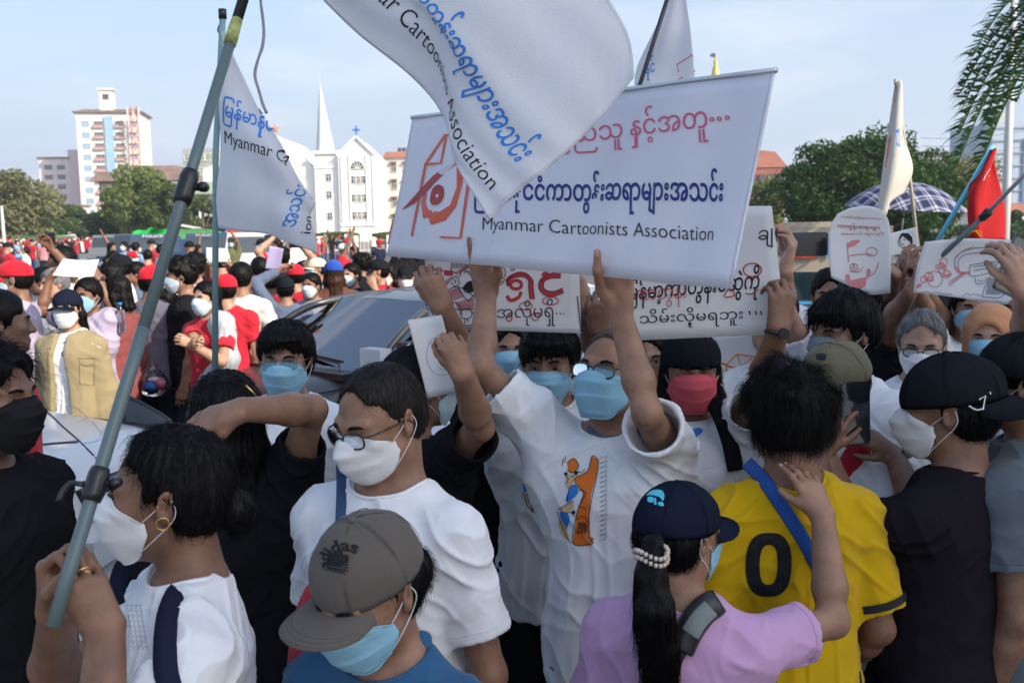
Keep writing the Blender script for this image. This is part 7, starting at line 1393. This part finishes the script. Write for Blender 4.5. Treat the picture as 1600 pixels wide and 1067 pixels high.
Q_.body(); Q_.hair('short', strands=400, seed=17, thick=.1, zt=.02); Q_.cap(CAPO, brim=(10, 14), bl=.07, z0=.034, size=1.02); Q_.shirt(WHITE, seed=17); Q_.trousers(DARKJ); a = Art(); a.fill([(1276, 552), (1290, 553), (1289, 562), (1276, 561)], True); decal(Q_, a, INKB, bvh(Q_.co), Q_.co, .002, 6, 'badge')
g = SDF(); [g.rc(Q_.tp((q_ * .09, .05, 1.42)), Q_.tp((q_ * .02, .12, 1.28)), .03, .02, k=.02) for q_ in (-1, 1)]; g.rc(Q_.tp((.02, .12, 1.28)), Q_.tp((.03, .13, 1.15)), .02, .028, k=.02); V, F = g.mesh((-.2, -.1, .9), (.2, .3, 1.6), .008); obj('scarf', V, F, REDC, Q_.ob)
# phones
def phone(label, c, w_, h_, ux, uy, m=None, th=.008, cam_=True):
    c = np.asarray(c); ux = np.asarray(ux, float); ux /= np.linalg.norm(ux); uy = np.asarray(uy, float); uy -= ux * (uy @ ux); uy /= np.linalg.norm(uy); n = np.cross(ux, uy); o = empty('phone', tuple(c), 0, label, 'phone'); M = np.stack([ux, uy, n], 1); r = .009; pts = []
    for sx2, sy2, a0 in ((1, 1, 0), (-1, 1, 90), (-1, -1, 180), (1, -1, 270)): pts += [(sx2 * (w_ / 2 - r) + r * math.cos(R(a0 + t)), sy2 * (h_ / 2 - r) + r * math.sin(R(a0 + t))) for t in (0, 30, 60, 90)]
    mb = MB().prism(pts, -th / 2, th / 2).xf(M); mb.build('body', m or plastic('phone_black', (.010, .011, .014), .25), o)
    mb = MB().prism([(x * .93, y * .95) for x, y in pts], th / 2, th / 2 + .0008).xf(M); mb.build('screen', mat('phone_glass', (.01, .012, .016), rough=.06, spec=.8), o)
    if cam_: q = -th / 2 - .001; mb = MB(); mb.tube([(w_ * .0, h_ * .0, q + .001), (0, 0, q - .001)], .010, 12); mb.xf(M); mb.build('camera_ring', M_RIM, o)
    return o
phone('black phone held upright by the man in the cap marked 7', P(1336, 645, 2.42), .075, .155, (1, .15, -.02), (0, .1, 1)); phone('dark blue phone held sideways above the lettered sign', P(1255, 382, 3.15), .155, .075, (1, 0, 0), (0, 0, 1), plastic('phone_navy', (.01, .02, .06), .3)); phone('black phone raised at the right edge beside the pistol drawing', P(1588, 418, 2.55), .075, .15, (1, 0, -.5), (.5, .2, 1))
# ================= farther people on the right, shade side
def extra(px, py, d, yaw, label, top=WHITE, hair='short', mask=None, cap=None, arms=(None, None), h=.009, sk=0, pants=DARKJ, brim=(0, 0), hairm=None, length=.25, strands=250, long=False, glasses=False, hands=True, fr=0, eyes=True, **k):
    p = Person(P(px, py, d), yaw, label, h=h, sk=sk, arms=arms, **k); p.body(hands=hands)
    if hair: p.hair(hair, strands=strands, thick=.1 if cap else 1., seed=int(px), length=length, m=hairm, zt=.02 if cap else 9, fringe=fr)
    if eyes: p.brows(1.2)
    if eyes and d < 5: p.eyes()
    if mask: p.mask('surgical', mask)
    if cap: p.cap(cap, brim=brim, z0=.034, panels=d < 7.5, tall=.095, size=.97, bl=.07)
    if glasses: p.glasses(thin=True)
    p.shirt(top, seed=int(px) % 17, long=long); p.trousers(pants); return p
UP = dict([('raise', 1.)])
extra(1391, 508, 4.2, 175, 'man in a dark red mask peering between two white T-shirts', mask='mask_red', sk=1)
sc1 = extra(1545, 528, 3.6, 150, 'woman in an orange headscarf and blue mask looking down', hair=None, mask='mask_blue', top=HIJ, sk=2); g = SDF(); H0 = lambda x, y, z: sc1.hp_((x, y, z)); g.el(H0(0, -.015, .03), np.array((.096, .115, .105)) * sc1.s, sc1.Hm, k=.03); g.rc(H0(0, -.03, -.06), sc1.tp((0, -.02, 1.36)), .085, .14, k=.05); g.el(H0(0, .12, -.02), np.array((.062, .085, .085)) * sc1.s, sc1.Hm, k=.012, op='s'); V, F = g.mesh(sc1.hc - .32, sc1.hc + .2, .008); V = V + vnormals(V, F) * (vnoise(V, (18, 18, 40)) * .004)[:, None]; obj('headscarf', V, F, HIJ, sc1.ob)
extra(1519, 482, 4.1, 165, 'man in a blue mask under the pistol drawing', mask='mask_blue', glasses=False, arms=(None, dict(e=(1450, 500), w=(1432, 445), tip=(1420, 405), curl=.4, **UP)))
extra(1298, 462, 4.5, 160, 'man with combed back hair in a white T-shirt below the red cartoon sign', arms=(dict(e=(1385, 470), w=(1400, 430), tip=(1385, 415), curl=.3, **UP), dict(e=(1290, 500), w=(1296, 455), tip=(1300, 425), curl=.4, en=False, **UP)), sk=1)
extra(1243, 520, 4.0, 150, 'person in a white bucket style cap between the sign and the young man', cap=CAPW, mask='mask_white', top=OFFW)
extra(1205, 500, 3.3, 172, 'person hidden behind the lettered sign lifting a dark blue phone', sk=2, arms=(dict(e=(1222, 478), w=(1226, 425), tip=(1236, 392), curl=.5, **UP), None), h=.007)
extra(1655, 520, 2.75, 150, 'person beyond the right edge whose hand holds a black phone up', sk=2, arms=(None, dict(e=(1606, 530), w=(1604, 458), tip=(1590, 415), curl=.4, back=(.3, -1, 0), **UP)), h=.006)
extra(1462, 500, 4.4, 165, 'man with both hands up at the left edge of the pistol drawing', arms=(dict(t=P(1440, 440, 4.0), **UP), dict(e=(1425, 500), w=(1425, 430), tip=(1412, 405), curl=.5, **UP)), mask='mask_white')
extra(1340, 478, 3.9, 150, 'dark haired man behind the tall young man, gripping the slanting pole', sk=1, arms=(dict(e=(1392, 500), w=(1420, 460), tip=(1438, 430), curl=.8, **UP), None), top=BLACK)
extra(1575, 482, 4.4, 170, 'dark haired man in white at the far right behind the scarf', sk=1); extra(1370, 470, 5.0, 170, 'dark haired person in the shade behind the red cartoon sign', sk=1, arms=(dict(t=P(1412, 380, 4.5), curl=.4, **UP), None), top=BLACK)
extra(1490, 470, 5.2, 160, 'man with an orange shirt just visible under the pistol drawing', top=cloth('orange_tee', (.5, .16, .05)), sk=2, mask='mask_pale'); extra(1010, 560, 3.4, 175, 'dark haired woman half hidden behind the banner holder', top=BLACK, glasses=True, h=.007)
extra(800, 545, 3.6, 178, 'dark haired man behind the cartoon sign, chin hidden', top=BLACK, mask='mask_blue', h=.007); extra(768, 650, 3.1, 20, 'short person in long black clothes standing behind the printed T-shirt', top=BLACK, hair='long', h=.007, pants=BLACK, long=True, length=.3)
extra(1425, 470, 5.6, 178, 'woman in dark clothes beyond the grey haired man', top=BLACK, hair='bob', mask='mask_white'); extra(1330, 415, 8.5, 160, 'man beyond the red cartoon sign holding the checked umbrella', top=LAV, sk=1, arms=(dict(t=P(1418, 380, 8.3), curl=.8, **UP), None), h=.013)
extra(1445, 425, 7.2, 170, 'person beyond the pistol drawing holding the cream flag', top=REDC, sk=1, arms=(None, dict(t=P(1438, 402, 6.7), curl=.8, **UP)), h=.012); extra(1480, 420, 6.8, 175, 'person holding the red flag on its light blue pole', top=REDC, sk=1, arms=(None, dict(t=P(1462, 378, 6.2), curl=.8, **UP)), h=.012)
# ================= sunlit people on the left
X1 = extra(22, 436, 6.6, 98, 'man in a bright red cap and pale blue mask at the far left', top=LAV, cap=CAPR, mask='mask_pale', long=True, sk=1)
extra(2, 505, 3.7, -60, 'man with cropped hair and red shirt at the left edge', top=REDC, hair='buzz', sk=3, h=.007)
X3 = extra(105, 482, 5.9, 172, 'girl in a navy cap, white mask and open khaki jacket over a printed white top', top=WHITE, hair='bob', cap=CAPN, mask='mask_white', h=.007, sk=2, hy=8, brim=(4, 6), hands=True, length=.26, broad=.92)
g_ = Person.__new__(Person); g_.__dict__.update(X3.__dict__); g_.h = .008; g_.shirt(KHAKI, long=True, ease=.044, loose=.055, hem=.78, name='jacket', folds=.6, open_=True, seed=4, collar=True); X3.bv = bvh(X3.so); jk = bvh(g_.so)
for q, y_ in ((73, 545), (123, 560)): a = Art(); a.line([(q, y_), (q + 26, y_), (q + 24, y_ + 9), (q + 13, y_ + 12), (q + 2, y_ + 9)], .8, False, True); a.line([(q + 1, y_ + 10), (q + 2, y_ + 40), (q + 24, y_ + 42), (q + 25, y_ + 10)], .7, False); decal(X3, a, mat('khaki_seam', (.13, .11, .06)), jk, g_.so, .004, 9, 'pocket_seam')
a = Art(); a.line([(98, 536), (108, 533), (114, 540), (102, 545)], 1.6); a.line([(100, 552), (112, 550), (116, 560), (104, 563)], 1.4); a.circle(99, 553, 3, 1.6); a.line([(108, 572), (114, 574)], 2); decal(X3, a, INKN, None, X3.so, .004, 9)
X4 = extra(136, 462, 6.7, 165, 'man with both arms up holding a white paper over his head', top=LAV, mask='mask_blue', sk=1, arms=(dict(e=(176, 486), w=(152, 428), tip=(140, 412), curl=.4, en=False, **UP), dict(e=(64, 488), w=(80, 428), tip=(92, 412), curl=.4, en=False, **UP)), h=.008)
watch(X4, 0)
extra(180, 456, 7.0, 80, 'woman in a patterned maroon dress carrying a water bottle', top=MAROON, hair='bob', sk=1, pants=MAROON, h=.009, length=.2, long=True)
X6 = extra(238, 440, 7.3, -15, 'man in red cap and grey T-shirt carrying a clear plastic bag', top=cloth('slate_tee', (.13, .13, .17)), cap=CAPR, sk=0, pants=DARKJ, h=.009)
extra(282, 430, 7.2, 108, 'tall curly haired man in an open black shirt and pale mask', top=BLACK, hair='bushy', mask='mask_pale', sk=0, h=.008, long=False, hp=-8)
X8 = extra(322, 466, 6.7, 150, 'woman in a pale blue mask and red top with a grey shawl on her shoulder', top=REDC, mask='mask_pale', hair='long', sk=2, h=.008, pants=cloth('grey_skirt', (.25, .3, .36)), arms=(dict(t=P(300, 540, 6.3), curl=.6), dict(t=P(303, 535, 6.3), curl=.6)), length=.3)
g = SDF(); 
for a0, b0, r0 in (((-.16, .03, 1.40), (-.22, .05, 1.16), .075), ((-.22, .05, 1.16), (-.13, .12, 1.0), .07), ((-.13, .12, 1.0), (-.10, .12, .72), .06), ((-.05, -.08, 1.42), (-.16, .03, 1.40), .055)): g.rc(X8.tp(a0), X8.tp(b0), r0, r0 * .9, k=.05)
V, F = g.mesh((-.42, -.25, .5), (.15, .3, 1.6), .010); V = V + vnormals(V, F) * ((1 - np.abs(vnoise(V, (22, 22, 7)))) ** 2 * .016)[:, None]; obj('shawl', V, F, cloth('grey_shawl', (.36, .39, .43)), X8.ob)
extra(354, 452, 7.4, 5, 'woman in a red cap and red shirt seen from behind beside the flag pole', top=REDC, cap=CAPR, hair='pony', sk=2)
extra(378, 434, 7.8, -5, 'man in an off-white striped shirt and teal trousers seen from behind', top=OFFW, pants=TEALJ, sk=0, arms=(None, dict(out=.5, bend=.6)))
X11 = extra(446, 452, 8.4, 12, 'man in a dark cap and checked shirt raising a lilac leaflet', top=PLAIDS, cap=CAPB, sk=0, long=True, arms=(dict(t=P(434, 424, 8.5), curl=.3, **UP), None))
extra(462, 432, 9.2, 10, 'person in a red cap with a yellow rim and red shawl', top=REDC, cap=CAPR, sk=2); extra(521, 426, 9.0, 20, 'woman with long brown hair under a royal blue cap in a brown and red jacket', top=cloth('brown_red_jacket', (.12, .05, .04)), cap=CAPBL, hair='long', hairm=HAIRB, sk=2, long=True)
extra(494, 420, 10.5, 120, 'person in a cream hat left of the royal blue cap', top=LAV, cap=cloth('cream_twill', (.6, .53, .4)), mask='mask_pale'); extra(486, 446, 8.8, 160, 'man with a blue mask in a grey T-shirt behind the checked shirt', top=cloth('mid_grey', (.25, .27, .3)), mask='mask_pale', sk=1)
extra(548, 430, 9.6, 150, 'dark haired man in a pale mask right of the royal blue cap', top=NAVY, mask='mask_pale', sk=2); extra(563, 412, 11, 60, 'curly haired person with a red headband', top=BLACK, hair='bushy', sk=1); extra(590, 424, 9.4, 100, 'man in a black cap and red shirt looking at a phone', top=REDC, cap=CAPB, sk=2, arms=(dict(t=P(585, 450, 9), curl=.6), None)); extra(607, 430, 9.9, 140, 'woman in a white mask and red shirt behind the car roof', top=REDC, mask='mask_white', sk=2, hair='long')
extra(634, 434, 9.3, 178, 'man in a dark cap and white mask behind the car roof', top=REDC, cap=CAPB, mask='mask_white', sk=2, eyes=True); extra(441, 402, 11, 10, 'person in a big dark hood raising a phone', top=NAVY, cap=CAPB, sk=2, arms=(dict(t=P(427, 372, 11), curl=.6, **UP), dict(t=P(466, 380, 11), curl=.6, **UP)))
extra(346, 408, 10.5, 5, 'person in a white cap and red shirt holding up white cards', top=REDC, cap=CAPW, sk=2, arms=(dict(t=P(325, 405, 9.8), **UP), dict(t=P(352, 405, 9.8), **UP))); extra(305, 416, 9.0, 10, 'dark haired man in a white shirt behind the curly haired man', top=WHITE, hair='bushy', sk=2); extra(405, 420, 10.2, 30, 'dark haired person in a brown shirt right of the off-white shirt', top=cloth('brown_shirt', (.12, .07, .05)), sk=2)
extra(186, 418, 9.2, 100, 'man in a black cap and white shirt behind the patterned dress', top=WHITE, cap=CAPB, sk=1); extra(172, 432, 8.4, 110, 'woman in sunglasses and checked blouse behind the white paper', top=PLAIDS, sk=1, hair='long'); extra(66, 440, 8.2, 95, 'dark haired man between the red cap and the raised paper', top=LAV, sk=1); extra(84, 444, 7.6, 140, 'grey haired man behind the girl in khaki', top=OFFW, sk=2, hairm=HAIRG)
extra(210, 428, 9.8, 120, 'dark haired person in a dark plaid shirt left of the grey T-shirt', top=PLAIDS, sk=1); extra(262, 470, 8.2, 20, 'woman with a red scarf behind the grey T-shirt', top=REDC, sk=1, hair='long', pants=BLACK); extra(425, 440, 9.4, 350, 'dark clothed person with a camera left of the checked shirt', top=BLACK, sk=1)
extra(95, 408, 8.6, 100, 'man raising a black phone high above the left crowd', top=OFFW, sk=1, arms=(None, dict(t=P(80, 388, 8.4), curl=.4, **UP)), eyes=False); phone('black phone held high above the left crowd', P(79, 378, 8.4), .08, .16, (1, 0, 0), (0, 0, 1)); phone('black phone in the hand of the dark hooded person', P(424, 372, 11), .15, .075, (1, 0, 0), (0, 0, 1)); phone('black phone raised right of the dark hood', P(463, 382, 10.9), .15, .075, (1, 0, 0), (0, 0, 1))
# plastic bag with its contents, bottle
pb = empty('plastic_bag', tuple(P(240, 600, 7.0)), 0, 'clear plastic bag with blue and red packets in a hand', 'bag'); g = SDF(); g.el((0, 0, 0), (.11, .08, .09), k=.03); g.rc((0, 0, .05), (0, 0, .17), .05, .015, k=.05); V, F = g.mesh((-.2, -.2, -.2), (.2, .2, .3), .012); V = V + vnormals(V, F) * (vnoise(V, 40) * .008)[:, None]; obj('film', V, F, glassmat('thin_plastic', (.95, .95, .97), .85, .15), pb)
for c_, r_, mm in (((-.03, 0, -.02), (.06, .05, .035), INKBL), ((.05, 0, 0), (.035, .04, .04), INKP), ((0, .02, .03), (.05, .03, .02), PAPER)): g = SDF(); g.el(c_, r_); V, F = g.mesh((-.15, -.15, -.12), (.15, .15, .12), .012); obj('packet', V, F, mm, pb)
bt_ = empty('water_bottle', tuple(P(190, 520, 6.7)), 0, 'small clear water bottle held against the patterned dress', 'bottle'); m = MB(); m.tube([(0, 0, z) for z in (0, .01, .14, .17, .19)], np.array([.028, .032, .032, .014, .013]), 12); m.build('bottle_body', glassmat('bottle_plastic', (.8, .88, .92), .8, .1), bt_, True); m = MB(); m.tube([(0, 0, .19), (0, 0, .205)], .015, 10); m.build('cap', INKBL, bt_, True)
# ================= the crowd farther off: copies of a few walkers
SKY_ = cloth('sky_shirt', (.20, .33, .48)); PINKT = cloth('pink_tee', (.55, .22, .26)); OLV = cloth('olive_shirt', (.12, .13, .06)); protos = []
for i, (top_, cap_, yaw) in enumerate(((REDC, CAPR, 170), (WHITE, None, 150), (REDC, None, 190), (NAVY, CAPR, 175), (REDC, CAPW, 20), (OFFW, None, 200), (SKY_, None, 160), (BLACK, None, 20), (REDC, CAPB, 165), (PINKT, None, 180), (OLV, CAPO, 190))):
    p = Person((0, 40 + i, 1.50 + .02 * i), yaw, 'x', h=.020, sk=i % 3, arms=(dict(t=(.1, 39.8 + i, 1.95)) if i % 3 == 1 else None, dict(t=(-.15, 39.75 + i, 1.25)) if i % 4 == 2 else None)); p.body(hands=False, face=0)
    if cap_: p.cap(cap_, panels=False)
    else: p.hair('long' if i in (7, 9) else ('bushy' if i == 6 else 'short'), strands=0, h=.018)
    if i % 2 == 0: p.mask('surgical', 'mask_pale')
    p.shirt(top_, h=.020); p.trousers(DARKJ if i % 2 else DENIM); protos.append(p.ob)
WORDS = ['red cap and red shirt', 'white shirt, bare headed', 'red shirt, bare headed', 'navy shirt and red cap', 'red shirt and white cap', 'off-white shirt, bare headed', 'sky blue shirt, bare headed', 'black shirt, long hair', 'red shirt and black cap', 'pink top, long hair', 'olive shirt and olive cap']
rr = np.random.RandomState(11); used = set(); n_ = 0
for band, (x0, x1, y0, y1, cnt) in enumerate(((-14, 3, 13, 20, 26), (-22, -1, 20, 30, 34), (-34, -9, 44, 70, 70))):
    for j in range(cnt):
        k = rr.randint(0, 11); x = rr.uniform(x0, x1); y = rr.uniform(y0, y1)
        o = protos[k] if k not in used else copy_tree(protos[k]); used.add(k)
        dx = x - o.location.x if False else 0; o.location = (x, y, 0); o.rotation_euler = (0, 0, R(rr.uniform(0, 360)))
        o['label'] = 'distant ' + ('marcher in the nearer rows', 'marcher in the middle distance', 'marcher in the far crowd')[band] + ', ' + WORDS[k]; o['group'] = ('marchers just beyond the cars', 'marchers in the middle distance', 'marchers in the far crowd')[band]
# the farthest ranks read as one mass
m = MB(); V = []; F = []; MI = []; n_ = 700; mm_ = [REDC, OFFW, NAVY, SKIN[0], CAPR, HAIR]
for j in range(n_):
    x = rr.uniform(-62, -18); y = rr.uniform(72, 86); s_ = rr.uniform(.92, 1.05); cmat = rr.choice([0, 0, 1, 2]); m.m = int(cmat); m.box((x, y, 1.1 * s_), (.42, .26, .75 * s_), taper=.75); m.m = 2; m.box((x, y, .37), (.3, .2, .74)); m.m = 3; m.tube([(x, y, 1.45 * s_), (x, y, 1.52 * s_), (x, y, 1.66 * s_)], np.array([.05, .09, .07]), 6); m.m = int(rr.choice([4, 5, 1])); m.tube([(x, y, 1.6 * s_), (x, y, 1.67 * s_), (x, y, 1.72 * s_)], np.array([.105, .1, .04]), 6)
cr2 = m.build('crowd', mm_); tag(cr2, 'dense far crowd in red and white filling the street at the left', 'crowd', kind='stuff')
print('SCRIPT', round(time.time() - T0, 1), 's')
# ------------------------------------------------------------------ warm city haze
m = MB(); m.box((0, 300, 29), (1300, 900, 60)); hz = m.build('haze', None); hm_ = bpy.data.materials.new('haze'); hm_.use_nodes = True; t = hm_.node_tree; t.nodes.clear(); pv = t.nodes.new('ShaderNodeVolumePrincipled'); pv.inputs['Color'].default_value = (.86, .90, .96, 1); pv.inputs['Density'].default_value = .0006; pv.inputs['Anisotropy'].default_value = .3
o_ = t.nodes.new('ShaderNodeOutputMaterial'); t.links.new(pv.outputs[0], o_.inputs['Volume']); hz.data.materials.clear(); hz.data.materials.append(hm_); tag(hz, 'thin pale haze over the whole square', kind='stuff')
